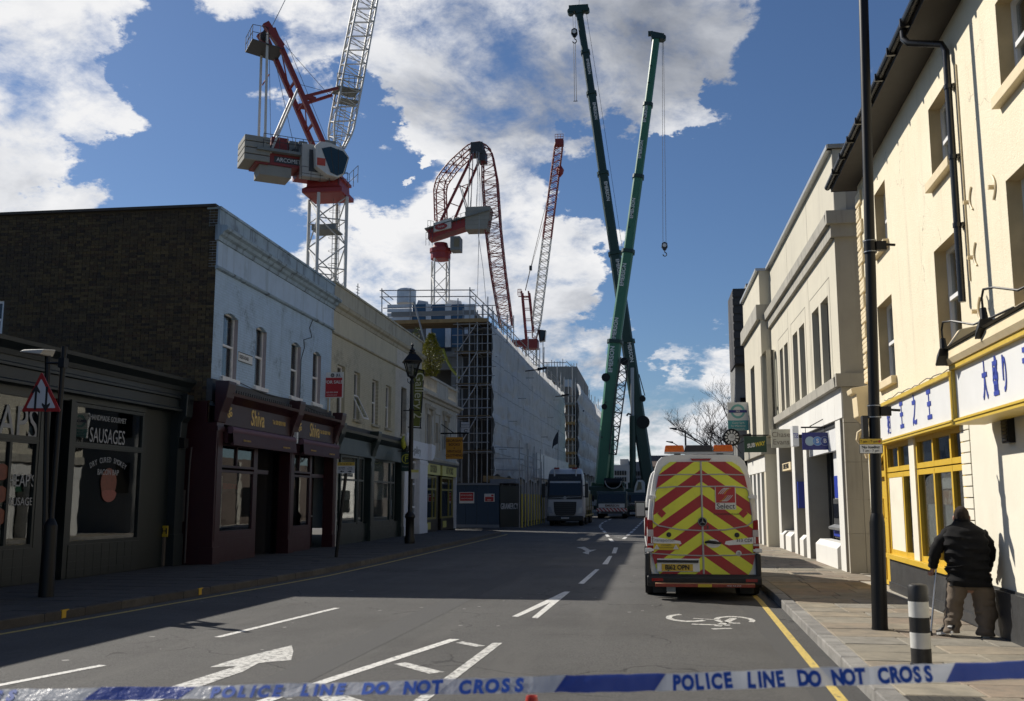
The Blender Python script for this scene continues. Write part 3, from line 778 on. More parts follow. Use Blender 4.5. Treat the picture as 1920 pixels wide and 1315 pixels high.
for i, h in enumerate(H2):
    if i == 1:
        w = sash(TF, h[0], h[1], h[2], h[3], -.15, cream, SASHW, False)
        hinge = TF.P(h[0], h[2]+.85, -.1); mb = MB(); pa = [TF.P(h[0]+.05, h[2]+.95, -.08), TF.P(h[1]-.05, h[2]+.95, -.08), TF.P(h[1]-.05, h[2]+.05, .38), TF.P(h[0]+.05, h[2]+.05, .38)]
        for p, q in zip(pa, pa[1:]+pa[:1]): mb.bar(p, q, .06, .04, (1,0,0))
        cs_ = obj('open_casement', mb, SASHW, cream); mb = MB(); mb.add(pa, [(0,1,2,3)]); obj('pane', mb, GLASS, cs_)
    else: sash(TF, h[0], h[1], h[2], h[3], -.15, cream, SASHW)
    mb = MB(); TF.box(mb, h[0]-.12, h[1]+.1, h[2]-.1, h[2], -.16, .1); obj('sill', mb, CORNICE_C, cream)
mb = MB(); b0, b1 = A_BE+3.2, A_CE+2.5               # slate roof rising behind the parapet
for (da, db) in ((b0, b1),):
    P = TF.P; mb.hexa([P(da,8.7,-.6), P(db,8.7,-.6), P(db,8.7,-5), P(da,8.7,-5), P(da+1.2,10.75,-2.8), P(db-.6,10.75,-2.8), P(db-.6,10.75,-3.2), P(da+1.2,10.75,-3.2)])
obj('roof', mb, SLATE, cream)
mb = MB(); TF.box(mb, A_BE, A_WE, 8.2, 8.4, -12, -.25); TF.box(mb, A_BE, A_WE, 0, 9.2, -12.3, -12); TF.box(mb, A_WE-.2, A_WE, 3, 9.4, -12, -.2); obj('back_wall', mb, SLATE, cream)
mb = MB()
for a, h in ((A_BE+3.6, .7), (A_BE+5.8, 1.15)): mb.tube(TF.P(a, 9.6, -.8), TF.P(a, 9.7+h, -.8), .02)
a = A_BE+5.8
for k in range(4): mb.tube(TF.P(a-.25, 10.3+.13*k, -.8), TF.P(a+.25, 10.34+.13*k, -.8), .012)
obj('aerial', mb, STEEL, cream)
# --- white painted house at the end of the terrace
WHITEW = mat_painted_brick('off_white_painted_brick', (.56,.53,.46), (.25,.23,.2))
white = thing('terrace_house', 'narrow off-white painted house with one bare dark window behind the lantern', 'house', (-11.4, 45, .12), 'painted terrace houses')
mb = MB(); TF.wall(mb, A_CE, A_WE, 3.9, 7.8, [H3], .25); obj('front_wall', mb, WHITEW, white)
mb = MB(); TF.box(mb, A_CE, A_WE, 7.8, 8.6, -.2, .05); obj('frieze', mb, WHITEW, white)
mb = MB(); TF.prof(mb, A_CE, A_WE+.05, [(0,7.74),(.07,7.76),(.09,7.8),(.06,7.84),(0,7.84)]); obj('string_course', mb, CORNICE_C, white)
mb = MB(); TF.prof(mb, A_CE, A_WE+.2, [(0,8.58),(.08,8.6),(.12,8.72),(.22,8.78),(.27,8.9),(.22,8.95),(0,8.98)]); obj('cornice', mb, CORNICE_C, white)
mb = MB(); TF.box(mb, A_CE, A_WE+.05, 8.9, 9.62, -.25, .04); TF.box(mb, A_CE, A_WE+.1, 9.62, 9.70, -.3, .09); obj('parapet', mb, CORNICE_C, white)
mb = MB(); TF.box(mb, H3[0]+.02, H3[1]-.02, H3[2], H3[3], -.9, -.86); TF.box(mb, H3[0], H3[0]+.05, H3[2], H3[3], -.25, -.2); TF.box(mb, H3[1]-.05, H3[1], H3[2], H3[3], -.25, -.2); obj('window', mb, DARKROOM, white)
mb = MB(); TF.box(mb, H3[0]-.1, H3[1]+.1, H3[2]-.1, H3[2], -.2, .1); obj('sill', mb, CORNICE_C, white)

# --- small stucco building with a balustrade
STUCCO_W = M('weathered_stucco', (.47,.44,.37), .8, 0, .14, 2, .45, (.15,.14,.12), .25, 22, streak=.5)
A_GE = TF.uv(856, 740)[0]
geo = thing('stucco_building', 'low weathered stucco building with a balustrade and hooded windows', 'building', (-11.4, 50, .12))
hw = [hole(TF, (799,826), (807.5,782)), hole(TF, (831,840), (839,800))]
for h in hw: h[2] = 4.55; h[3] = 6.15
nz = hole(TF, (816.5,826), (822,798)); nz[2] = 4.75; nz[3] = 5.85
mb = MB(); TF.wall(mb, A_WE, A_GE, 3.7, 6.9, hw+[nz], .2); obj('front_wall', mb, STUCCO_W, geo)
mb = MB(); TF.prof(mb, A_WE, A_GE+.45, [(0,6.85),(.12,6.88),(.18,7.0),(.34,7.05),(.36,7.14),(.1,7.2),(0,7.2)]); obj('cornice', mb, STUCCO_W, geo)
mb = MB(); TF.box(mb, A_WE, A_GE+.15, 7.14, 7.42, -.25, .05); TF.box(mb, A_WE, A_GE+.2, 8.08, 8.2, -.27, .09)
am = TF.uv(818,740)[0]; an = TF.uv(839,740)[0]
TF.box(mb, am, an, 7.42, 8.08, -.2, .04); TF.box(mb, A_GE-.3, A_GE+.15, 7.42, 8.08, -.22, .06); TF.box(mb, A_WE, A_WE+.35, 7.42, 8.08, -.22, .05)
obj('parapet', mb, STUCCO_W, geo)
bal = MB(); bal.lathe((0,0,0), [(.05,0),(.05,.06),(.035,.09),(.07,.22),(.065,.3),(.035,.45),(.05,.55),(.05,.66)], 8); bo = None
for s0, s1 in ((A_WE+.45, am-.1), (an+.1, A_GE-.35)):
    n = int((s1-s0)/.24)
    for i in range(n):
        p = TF.P(s0+(i+.5)*(s1-s0)/n, 7.42, -.08) - ORG[geo.name]
        if bo is None: bo = obj('baluster', bal, STUCCO_W, geo, smooth=True, local=True); bo.location = p
        else: inst(bo, geo, p)
for h in hw:
    sash(TF, h[0], h[1], h[2], h[3], -.15, geo, M('grey_blind', (.3,.3,.29), .7), True)
    mb = MB(); TF.prof(mb, h[0]-.3, h[1]+.3, [(0,6.38),(.18,6.4),(.28,6.52),(.28,6.58),(0,6.66)])
    for s in (h[0]-.22, h[1]+.06): TF.box(mb, s, s+.16, 6.1, 6.4, 0, .14); TF.box(mb, s, s+.16, 4.5, 6.1, 0, .05)
    obj('window_hood', mb, STUCCO_W, geo)
mb = MB(); TF.box(mb, nz[0]-.35, nz[0]-.25, 4.4, 6.3, 0, .05); TF.box(mb, nz[1]+.25, nz[1]+.35, 4.4, 6.3, 0, .05); TF.box(mb, nz[0]-.35, nz[1]+.35, 6.3, 6.42, 0, .07); obj('niche_frame', mb, STUCCO_W, geo)
mb = MB(); TF.box(mb, nz[0], nz[1], nz[2], nz[3], -.5, -.3); obj('slot_window', mb, DARKROOM, geo)
mb = MB(); TF.prof(mb, A_WE, A_GE+.1, [(0,3.72),(.15,3.74),(.2,3.86),(.12,3.95),(0,4.0)]); obj('string_course', mb, STUCCO_W, geo)
mb = MB(); TF.box(mb, A_WE, A_GE, 7.0, 7.15, -8, -.2); TF.box(mb, A_GE-.15, A_GE, 0, 7.15, -8, -.02); obj('roof', mb, SLATE, geo)

# --- shopfronts
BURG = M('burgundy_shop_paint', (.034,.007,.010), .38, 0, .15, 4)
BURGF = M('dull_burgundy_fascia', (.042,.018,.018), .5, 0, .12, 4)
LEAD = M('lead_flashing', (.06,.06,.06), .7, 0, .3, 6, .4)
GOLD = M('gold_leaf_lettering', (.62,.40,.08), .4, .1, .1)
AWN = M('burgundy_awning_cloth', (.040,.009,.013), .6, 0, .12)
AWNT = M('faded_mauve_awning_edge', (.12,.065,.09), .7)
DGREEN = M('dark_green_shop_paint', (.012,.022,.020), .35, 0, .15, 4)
DGREENF = M('dark_grey_green_fascia', (.045,.056,.052), .45, 0, .12, 4)
def console(F, parent, a, w, zt, zb, d0, mat):
    mb = MB(); F.prof(mb, a, a+w, [(d0-.02,zb),(d0+.10,zb),(d0+.16,zb+.25*(zt-zb)),(d0+.30,zb+.6*(zt-zb)),(d0+.36,zt-.08),(d0+.36,zt),(d0-.02,zt)])
    return obj('console', mb, mat, parent, bevel=.015)
def pilaster(F, parent, a, w, zt, mat, d0=0.0, t=.16):
    mb = MB(); F.box(mb, a, a+w, .12, zt, d0-.1, d0+t); F.box(mb, a-.02, a+w+.02, .12, .55, d0-.1, d0+t+.03); F.box(mb, a-.02, a+w+.02, zt-.22, zt-.1, d0, d0+t+.03)
    F.box(mb, a+.08, a+w-.08, .7, zt-.4, d0+t, d0+t+.012); return obj('pilaster', mb, mat, parent)
def room(F, parent, a0, a1, z0, z1, depth, mat, d0=-.3):
    mb = MB(); P = F.P; A = [P(a0,z0,d0),P(a1,z0,d0),P(a1,z1,d0),P(a0,z1,d0)]; B = [P(a0,z0,d0-depth),P(a1,z0,d0-depth),P(a1,z1,d0-depth),P(a0,z1,d0-depth)]
    mb.add(A+B, [(4,5,6,7),(0,1,5,4),(2,3,7,6),(0,3,7,4),(1,2,6,5)]); return obj('shop_interior', mb, mat, parent)
def glazing(F, parent, a0, a1, z0, z1, d, frame, fw=.06, vs=(), hs=(), name='shop_window', glass=None):
    """framed glazing: bars as one part, each light a pane"""
    mb = MB(); B = F.box
    xs = [a0] + list(vs) + [a1]; zs = [z0] + list(hs) + [z1]
    for i, x in enumerate(xs):
        w0 = x if i == 0 else (x-fw if i == len(xs)-1 else x-fw/2); B(mb, w0, w0+fw, z0, z1, d-.04, d+.04)
    for i, z in enumerate(zs):
        w0 = z if i == 0 else (z-fw if i == len(zs)-1 else z-fw/2); B(mb, a0+fw, a1-fw, w0, w0+fw, d-.037, d+.037)
    o = obj(name, mb, frame, parent)
    for i in range(len(xs)-1):
        for j in range(len(zs)-1):
            g_ = MB(); B(g_, xs[i]+fw*.5, xs[i+1]-fw*.5, zs[j]+fw*.5, zs[j+1]-fw*.5, d-.012, d-.006); obj('pane', g_, glass or GLASS, o)
    return o
def panel_door(F, parent, a0, a1, z0, z1, d, mat, glassy=True):
    mb = MB(); F.box(mb, a0, a1, z0, z1, d-.05, d)
    w = a1-a0
    for q0, q1 in ((.10, .40),) if glassy else ((.05, .25), (.3, .55), (.62, .8)):
        F.box(mb, a0+.14*w, a0+.46*w, z0+(z1-z0)*q0, z0+(z1-z0)*q1, d, d+.018); F.box(mb, a0+.54*w, a0+.86*w, z0+(z1-z0)*q0, z0+(z1-z0)*q1, d, d+.018)
    o = obj('door', mb, mat, parent)
    if glassy:
        g_ = MB(); F.box(g_, a0+.14*w, a0+.86*w, z0+(z1-z0)*.46, z0+(z1-z0)*.95, d+.001, d+.01); obj('door_glass', g_, mat_dark_glass, o)
    h = MB(); h.lathe(F.P(a1-.1*w, z0+(z1-z0)*.44, d+.05), [(.0,-.03),(.03,-.02),(.03,.02),(0,.03)], 8); obj('handle', h, STEEL, o)
    return o
m_, nt_, b_ = new_mat('dark_shop_glass'); b_.inputs['Base Color'].default_value = (.012,.013,.014,1); b_.inputs['Roughness'].default_value = .03
mat_dark_glass = m_
# burgundy pair
sb = thing('shopfront', 'burgundy double shopfront with gold Shiva lettering and rolled awnings', 'shopfront', (-11.4, 25.2, .12), 'shopfronts of the left-hand terrace')
def ua(u, v, d=0.0): return TF.uv(u, v, d)[0]
D0 = .25
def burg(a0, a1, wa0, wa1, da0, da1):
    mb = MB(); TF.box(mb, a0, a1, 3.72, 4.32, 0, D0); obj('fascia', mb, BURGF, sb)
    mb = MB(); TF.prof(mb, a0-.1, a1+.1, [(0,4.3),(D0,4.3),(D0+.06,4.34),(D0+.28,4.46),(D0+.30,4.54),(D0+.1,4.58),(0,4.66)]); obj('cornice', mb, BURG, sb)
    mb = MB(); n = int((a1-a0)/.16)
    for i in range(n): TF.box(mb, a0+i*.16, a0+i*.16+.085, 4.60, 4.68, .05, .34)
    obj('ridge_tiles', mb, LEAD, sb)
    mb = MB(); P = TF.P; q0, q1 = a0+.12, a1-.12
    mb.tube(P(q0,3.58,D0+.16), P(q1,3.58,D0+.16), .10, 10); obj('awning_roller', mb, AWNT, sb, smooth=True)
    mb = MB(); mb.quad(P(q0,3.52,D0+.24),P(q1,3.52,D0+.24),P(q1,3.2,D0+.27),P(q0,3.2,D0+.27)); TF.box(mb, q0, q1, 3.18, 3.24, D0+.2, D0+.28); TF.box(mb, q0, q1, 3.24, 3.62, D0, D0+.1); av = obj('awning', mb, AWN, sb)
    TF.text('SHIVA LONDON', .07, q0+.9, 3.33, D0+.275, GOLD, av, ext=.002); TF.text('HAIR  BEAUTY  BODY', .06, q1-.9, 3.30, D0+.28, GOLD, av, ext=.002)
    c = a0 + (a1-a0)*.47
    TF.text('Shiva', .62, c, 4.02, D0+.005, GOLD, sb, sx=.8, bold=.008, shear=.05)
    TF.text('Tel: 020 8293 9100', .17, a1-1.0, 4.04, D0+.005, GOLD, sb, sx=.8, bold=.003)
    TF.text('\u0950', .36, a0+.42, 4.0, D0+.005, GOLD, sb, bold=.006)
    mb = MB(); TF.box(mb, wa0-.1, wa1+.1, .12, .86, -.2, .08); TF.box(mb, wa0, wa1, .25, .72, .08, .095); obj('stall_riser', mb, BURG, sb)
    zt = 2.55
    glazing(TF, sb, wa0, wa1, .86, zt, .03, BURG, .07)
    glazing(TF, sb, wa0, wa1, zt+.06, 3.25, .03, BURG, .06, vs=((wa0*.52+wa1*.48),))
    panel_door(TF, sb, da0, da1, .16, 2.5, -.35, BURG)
    mb = MB(); TF.box(mb, da0-.05, da1+.05, 2.5, 2.62, -.4, .02); TF.box(mb, wa1, da0, .12, 3.3, -.4, .06); obj('door_frame', mb, BURG, sb)
    gq = MB(); TF.box(gq, da0, da1, 2.62, 3.25, -.3, -.29); obj('fanlight', gq, mat_dark_glass, sb)
    room(TF, sb, a0, a1, .12, 3.4, 3.2, M('dim_shop_room', (.035,.03,.03), .9), -.45)
c1 = ua(528, 950); c0 = .28
burg(.30, c1-.12, ua(404,930), ua(471,930), ua(477,940), ua(499,940))
burg(c1+.32, A_BE-.25, ua(536,930), ua(577,930), ua(580,940), ua(603,940))
for a in (-.12, c1-.14, A_BE-.30):
    pilaster(TF, sb, a, .42, 3.75, BURG, .02, .26); console(TF, sb, a-.03, .48, 4.82, 3.75, .22, BURG)
mb = MB(); mb.box(-12.2, -11.42, 25.0, 25.08, .12, 4.3); obj('return_panel', mb, BURG, sb)
mb = MB(); TF.box(mb, -.02, A_BE, 4.32, 4.9, -.1, .06); obj('backing_board', mb, LEAD, sb)
mb = MB(); TF.box(mb, c1+.02, c1+.14, 3.5, 3.85, .3, .42); obj('alarm_box', mb, M('off_white_plastic', (.6,.6,.58), .4), sb)
# things shown behind the burgundy glass
POSTR = plain('red_print', (.45,.04,.03), .5); POSTW = M('white_card', (.65,.65,.63), .6)
a = ua(420, 900); mb = MB(); TF.box(mb, a-.1, a+.32, 1.0, 2.4, -.2, -.18); po = tag(obj('poster', mb, POSTW, loc=TF.P(a,1,-.2)), 'tall white window poster lettered on its side in the burgundy shop', 'poster')
x_ = TF.t
text('MATRIX.COM', .27, TF.P(a+.1, 1.7, -.17), (0,0,-1), x_, BLACKP, po, ext=.003)
mb = MB(); TF.box(mb, a+.4, a+1.9, 1.95, 2.3, -.4, -.38); po = tag(obj('shop_sign', mb, plain('black_board', (.02,.02,.02), .5), loc=TF.P(a+.4,1.95,-.4)), 'dark board with red lettering inside the burgundy shop window', 'sign')
TF.text('EXTENSIONS', .22, a+1.15, 2.12, -.375, POSTR, po, ext=.003)
# dark green pair
gr = thing('shopfront', 'dark green double shopfront with estate agent cards in pale windows', 'shopfront', (-11.4, 35.3, .12), 'shopfronts of the left-hand terrace')
g0 = A_BE+.05; gm = ua(687, 950); g1 = ua(746, 950)
LITE = M('pale_office_interior', (.36,.38,.36), .9, 0, .1, 3)
CARDW = M('white_card_frame', (.7,.7,.7), .5)
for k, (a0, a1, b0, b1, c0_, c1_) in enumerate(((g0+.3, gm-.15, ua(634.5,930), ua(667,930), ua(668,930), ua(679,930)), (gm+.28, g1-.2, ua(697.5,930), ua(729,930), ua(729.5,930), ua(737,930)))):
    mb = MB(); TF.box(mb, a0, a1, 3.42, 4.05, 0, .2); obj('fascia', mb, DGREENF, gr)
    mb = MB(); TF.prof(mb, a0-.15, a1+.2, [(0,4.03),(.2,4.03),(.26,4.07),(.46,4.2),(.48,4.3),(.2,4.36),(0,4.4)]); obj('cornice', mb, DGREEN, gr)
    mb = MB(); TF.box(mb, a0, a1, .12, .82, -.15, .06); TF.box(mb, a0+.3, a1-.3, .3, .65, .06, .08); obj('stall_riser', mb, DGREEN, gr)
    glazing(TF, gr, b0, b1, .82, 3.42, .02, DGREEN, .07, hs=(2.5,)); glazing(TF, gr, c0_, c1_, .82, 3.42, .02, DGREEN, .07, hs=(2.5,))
    room(TF, gr, a0, a1, .75, 3.42, 1.3, LITE, -.2)
    rack = thing('card_rack', ('white rack of house cards in the first green shop window', 'white rack of house cards in the second green shop window')[k], 'display rack', TF.P(b0+.5, .9, -.3), 'card racks in the green shop windows')
    fr = MB(); ca = b0+.3; w_ = (b1-b0)*(.62, .5)[k]
    for i in range(5 if k == 0 else 3): fr.bar(TF.P(ca+w_*i/(4 if k == 0 else 2), .95, -.45), TF.P(ca+w_*i/(4 if k == 0 else 2), 1.62, -.62), .05, .02)
    for z in (.95, 1.28, 1.62): fr.bar(TF.P(ca, z, -.45-.17*(z-.95)/.67), TF.P(ca+w_, z, -.45-.17*(z-.95)/.67), .05, .02)
    obj('frame', fr, CARDW, rack)
    nC = 4 if k == 0 else 2
    for i in range(nC):
        for z in (1.0, 1.33):
            cd = MB(); TF.box(cd, ca+w_*(i+.16)/nC, ca+w_*(i+.84)/nC, z, z+.25, -.52, -.51); obj('card', cd, M('photo_card', (.2,.22,.24), .4, 0, .5, 20), rack)
for bb0, bb1 in ((634.5,667),(668,679),(697.5,729),(729.5,737)):
    mb = MB(); TF.quad(mb, ua(bb0,930), ua(bb1,930), 1.75, 3.4, -.14); obj('brightening_sheet', mb, M('pale_window_sheet', (.50,.53,.50), .9, 0, .08, 2), gr)  # pale sheets added behind the glass to brighten the windows
TF.text('Foxtons', .5, ua(650,860), 2.78, .04, M('dark_window_lettering', (.03,.035,.04), .4), gr, sx=.9, bold=.01)
for a in (g0-.05, gm-.14, g1-.2): pilaster(TF, gr, a, .44, 3.5, DGREEN, 0, .2); console(TF, gr, a-.02, .48, 4.5, 3.5, .15, DGREEN)
mb = MB(); TF.box(mb, g0, g1+.3, 4.05, 4.55, -.1, .05); obj('backing_board', mb, LEAD, gr)
# white gallery shopfront with scroll bracket
WSH = M('white_shopfront_paint', (.66,.66,.68), .5, 0, .08, 4, .12)
wf = thing('shopfront', 'white shopfront with a scrolled corner bracket behind the lantern post', 'shopfront', (-11.4, 45.5, .12), 'shopfronts of the left-hand terrace')
w0 = ua(749,950); w1 = ua(793,950)
for (s, e) in ((w0, ua(758,950)), (ua(778,950), w1)): pilaster(TF, wf, s, e-s, 3.7, WSH, 0, .22)
mb = MB(); TF.box(mb, w0, w1, 3.72, 4.55, -.05, .24); fa = obj('fascia', mb, WSH, wf)
TF.text('gallery', .5, (w0+w1)/2, 4.1, .245, M('grey_print', (.2,.2,.2), .5), fa, sx=1.1)
mb = MB(); P = TF.P
arc = [P(w1, 3.72, .2)] + [P(w1+.02+.9*math.sin(t*PI/2/8), 3.72+.7*(1-math.cos(t*PI/2/8)), .2) for t in range(1, 9)] + [P(w1+.92, 4.5, .2), P(w1, 4.55, .2)]
mb.prism(arc, TF.n*.22); obj('scroll_bracket', mb, WSH, wf)
glazing(TF, wf, ua(758.5,950), ua(777,950), .5, 3.6, .0, WSH, .09, vs=(ua(764,950),), hs=(1.4, 2.5))
room(TF, wf, w0+.2, w1-.2, .12, 3.7, 2.5, M('dim_grey_room', (.08,.08,.085), .9), -.15)
# yellow shop
YEL = M('yellow_shop_paint', (.50,.45,.10), .5, 0, .12, 5, .2)
YSIGN = M('yellow_sign_board', (.60,.55,.16), .5, 0, .08)
DKY = M('dark_yellow_frame', (.22,.19,.04), .5)
yf = thing('shopfront', 'narrow black shopfront with yellow signboards and yellow frames', 'shopfront', (-11.4, 52, .12), 'shopfronts of the left-hand terrace')
y0_, y1_, y2_, y3_ = ua(794,880), ua(821,880), ua(825,880), ua(851.5,880)
for s, e, t_ in ((y0_, y1_, 'COSY SESSION'), (y2_, y3_, 'ARTWORKS')):
    mb = MB(); TF.box(mb, s, e, 3.05, 3.6, 0, .14); fa = obj('fascia', mb, YSIGN, yf); TF.text(t_, .52, (s+e)/2, 3.33, .145, M('olive_print', (.16,.14,.03), .5), fa, sx=.72*min(1, 8/len(t_)) , bold=.012)
    glazing(TF, yf, s+.3, e-.5, .75, 3.0, .0, DKY, .1, vs=((s+e)/2+.4,), hs=(2.3,))
    mb = MB(); TF.box(mb, s+.2, e-.3, .12, .75, -.1, .04); obj('stall_riser', mb, BLACKMETAL, yf)
    mb = MB(); TF.box(mb, s+.7, s+1.6, .25, .6, .04, .06); obj('riser_panel', mb, YEL, yf)
mb = MB(); TF.box(mb, y0_-.1, y3_+.2, 3.6, 3.72, -.05, .2); TF.box(mb, y1_-.45, y2_+.1, .12, 3.6, -.3, -.1); TF.box(mb, y0_, y0_+.2, .12, 3.1, -.1, .1); obj('black_surround', mb, BLACKMETAL, yf)
mb = MB(); TF.box(mb, y3_, y3_+.14, .12, 3.1, -.05, .12); obj('end_post', mb, WSH, yf)
room(TF, yf, y0_, y3_, .12, 3.1, 2.5, DARKROOM, -.12)

# ------------------------------------------------------------------ green corner shop
sdir = Vector((-.040, -.9992)); pR = Vector((-11.95, 24.75))
SF = Fac((pR.x + sdir.x*15.4, pR.y + sdir.y*15.4), (pR.x, pR.y))
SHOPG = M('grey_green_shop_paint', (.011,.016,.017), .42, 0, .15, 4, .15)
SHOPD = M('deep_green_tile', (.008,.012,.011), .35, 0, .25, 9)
ss = thing('corner_shop', 'low grey-green sausage shop beneath the brick gable', 'shop', (SF.p.x, SF.p.y, .12))
EL = SF.len
zs_ = 4.85
def sa(u, v, d=0.0): return SF.uv(u, v, d)
bR, bT = sa(263,1015)[0], sa(271,800)[0]
wl0, wl1 = sa(131,930)[0], sa(263,930)[0]; zl0, zl1 = sa(131,1022)[1], sa(200,838)[1]
zu0, zu1 = sa(150,835)[1], sa(150,756)[1]; ku1 = sa(68,780)[0]
mb = MB(); SF.prof(mb, -.1, EL+.06, [(-.3,zs_-.35),(.14,zs_-.35),(.17,zs_-.25),(.30,zs_-.12),(.32,zs_-.04),(.1,zs_),(-.3,zs_+.03)]); obj('cornice', mb, SHOPG, ss)
mb = MB(); SF.box(mb, 0, EL, 3.95, zs_-.35, -.3, .10); SF.prof(mb, 0, EL, [(.1,4.28),(.16,4.3),(.16,4.35),(.1,4.38)]); SF.prof(mb, 0, EL, [(.1,3.95),(.19,3.97),(.19,4.02),(.1,4.06)]); obj('fascia', mb, SHOPG, ss)
mb = MB(); SF.box(mb, EL-.42, EL, .12, 3.95, -.3, .12); SF.box(mb, EL-.46, EL+.02, .12, .9, -.3, .15); obj('pilaster', mb, SHOPG, ss)
mb = MB(); SF.prof(mb, EL-.40, EL-.06, [(.1,3.3),(.16,3.3),(.18,3.7),(.3,3.85),(.32,4.4),(.1,4.4)]); co = obj('console', mb, SHOPG, ss, bevel=.02)
SF.text('N\u00ba', .22, EL-.22, 4.22, .325, plain('faded_dark_print', (.012,.013,.013), .5), co)
mb = MB(); SF.box(mb, EL-.36, EL-.14, 3.05, 3.3, .12, .26); obj('lamp_box', mb, BLACKMETAL, ss)
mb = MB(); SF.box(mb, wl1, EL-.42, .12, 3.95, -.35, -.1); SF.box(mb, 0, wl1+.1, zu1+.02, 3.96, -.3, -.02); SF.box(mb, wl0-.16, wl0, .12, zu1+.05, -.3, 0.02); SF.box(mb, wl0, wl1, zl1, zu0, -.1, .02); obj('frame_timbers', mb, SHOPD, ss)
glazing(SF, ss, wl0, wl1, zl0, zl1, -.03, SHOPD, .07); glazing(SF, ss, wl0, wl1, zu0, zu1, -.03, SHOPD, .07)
k1 = sa(66,930)[0]
glazing(SF, ss, .3, k1, zl0, zl1, -.03, SHOPD, .07, vs=(sa(14,930)[0],)); glazing(SF, ss, .3, k1, zu0+.02, zu1+.02, -.03, SHOPD, .07)
mb = MB(); SF.box(mb, .3, k1, zl1, zu0, -.1, .02); SF.box(mb, k1, k1+.3, .12, zu1+.05, -.3, .02); obj('frame_timbers', mb, SHOPD, ss)
tl = None
for (q0, q1) in ((k1-2.4, k1), (wl0, wl1)):              # glazed tiles under the windows
    n = int((q1-q0)/.3)
    for i in range(n):
        for j in range(4):
            mb = MB(); s = q0+(q1-q0)*i/n; zz = .13+(zl0-.13)*j/4; SF.box(mb, s+.006, s+(q1-q0)/n-.006, zz+.006, zz+(zl0-.13)/4-.006, -.1, random.uniform(.03,.036)); obj('tile', mb, SHOPD, ss)
    mb = MB(); SF.box(mb, q0 if q0 > k1 else .3, q1, .12, zl0, -.2, .028); obj('stall_riser', mb, SHOPD, ss)
mb = MB(); SF.box(mb, k1+.3, wl0-.16, .12, 2.2, -1.3, -1.25); SF.box(mb, k1+.3, wl0-.16, 2.2, 3.9, -1.3, -1.2); obj('entry_door', mb, mat_dark_glass, ss)
mb = MB(); SF.box(mb, k1+.35, wl0-.2, .2, 1.15, -.25, -.2); obj('menu_panel', mb, M('grey_panel', (.06,.062,.066), .5), ss)
room(SF, ss, .1, EL-.4, .12, 3.95, 5, M('dim_brown_room', (.03,.028,.025), .9), -.35)
mb = MB(); SF.box(mb, 0, EL, zs_-.1, zs_-.02, -9, -.25); SF.box(mb, -.1, .1, .1, zs_, -9, -.2); SF.box(mb, -.1, EL, .1, zs_, -9.2, -9); obj('roof', mb, LEAD, ss)
LETW = M('white_vinyl_lettering', (.50,.50,.49), .5)
LETG = M('dim_white_vinyl', (.30,.30,.29), .5)
ac, zc = sa(206,812); SF.text('SAUSAGES', .46, ac-.05, zc-.10, -.015, LETG, ss, sx=.66)
SF.text('HANDMADE GOURMET', .17, ac-.05, zc+.30, -.015, LETG, ss, sx=.8)
ac, zc = sa(32,795); SF.text('KEBAPS', .92, ac-.55, zc, -.015, LETG, ss, sx=.8)
ac, zc = sa(43,893); SF.text("HEAP'S", .34, ac, zc-.10, -.015, LETG, ss, sx=.8); SF.text('SAUSAGES', .22, ac, zc-.5, -.015, LETG, ss, sx=.9)
ac, zc = sa(205,868)
for i, ch in enumerate('DRY CURED SMOKEY'):
    t = (i-7.5)/7.5; p = SF.P(ac+t*.68, zc+.06-.14*t*t, -.015); ang = -t*.38
    text(ch, .17, p, SF.t*math.cos(ang)+Vector((0,0,1))*math.sin(ang) if (SF.t.cross(Vector((0,0,1)))).dot(SF.n) > 0 else -SF.t, (0,0,1), LETG, ss, sx=.8)
SF.text('BACON BAP', .18, ac, zc-.22, -.015, LETG, ss, sx=.85)
ac, zc = sa(205,908)
bun = M('toasted_bun', (.20,.065,.035), .6, 0, .35, 14)
mb = MB(); mb.prism([SF.P(ac+.31*math.cos(t)*(1+.05*math.sin(3*t)), zc+.36*math.sin(t), -.022) for t in [2*PI*i/24 for i in range(24)]], SF.n*.006); obj('bap_picture', mb, bun, ss)
mb = MB(); mb.prism([SF.P(ac+.29*math.cos(t)+.03, zc-.2+.2*math.sin(t)*(1 if math.sin(t) < 0 else .35), -.015) for t in [2*PI*i/20 for i in range(20)]], SF.n*.004); obj('bacon_picture', mb, M('bacon', (.28,.08,.05), .5, 0, .5, 30), ss)
ac, zc = sa(3,915)
for i in range(3):
    mb = MB(); mb.prism([SF.P(ac+.2*math.cos(t), zc+.3-.42*i+.16*math.sin(t), -.022) for t in [2*PI*k/14 for k in range(14)]], SF.n*.01); obj('food_picture', mb, bun, ss)
ac, zc = sa(30,1008); mb = MB(); SF.box(mb, ac-2, ac+.35, zl0+.05, zl0+.36, -.5, -.47); obj('white_card', mb, POSTW, ss)
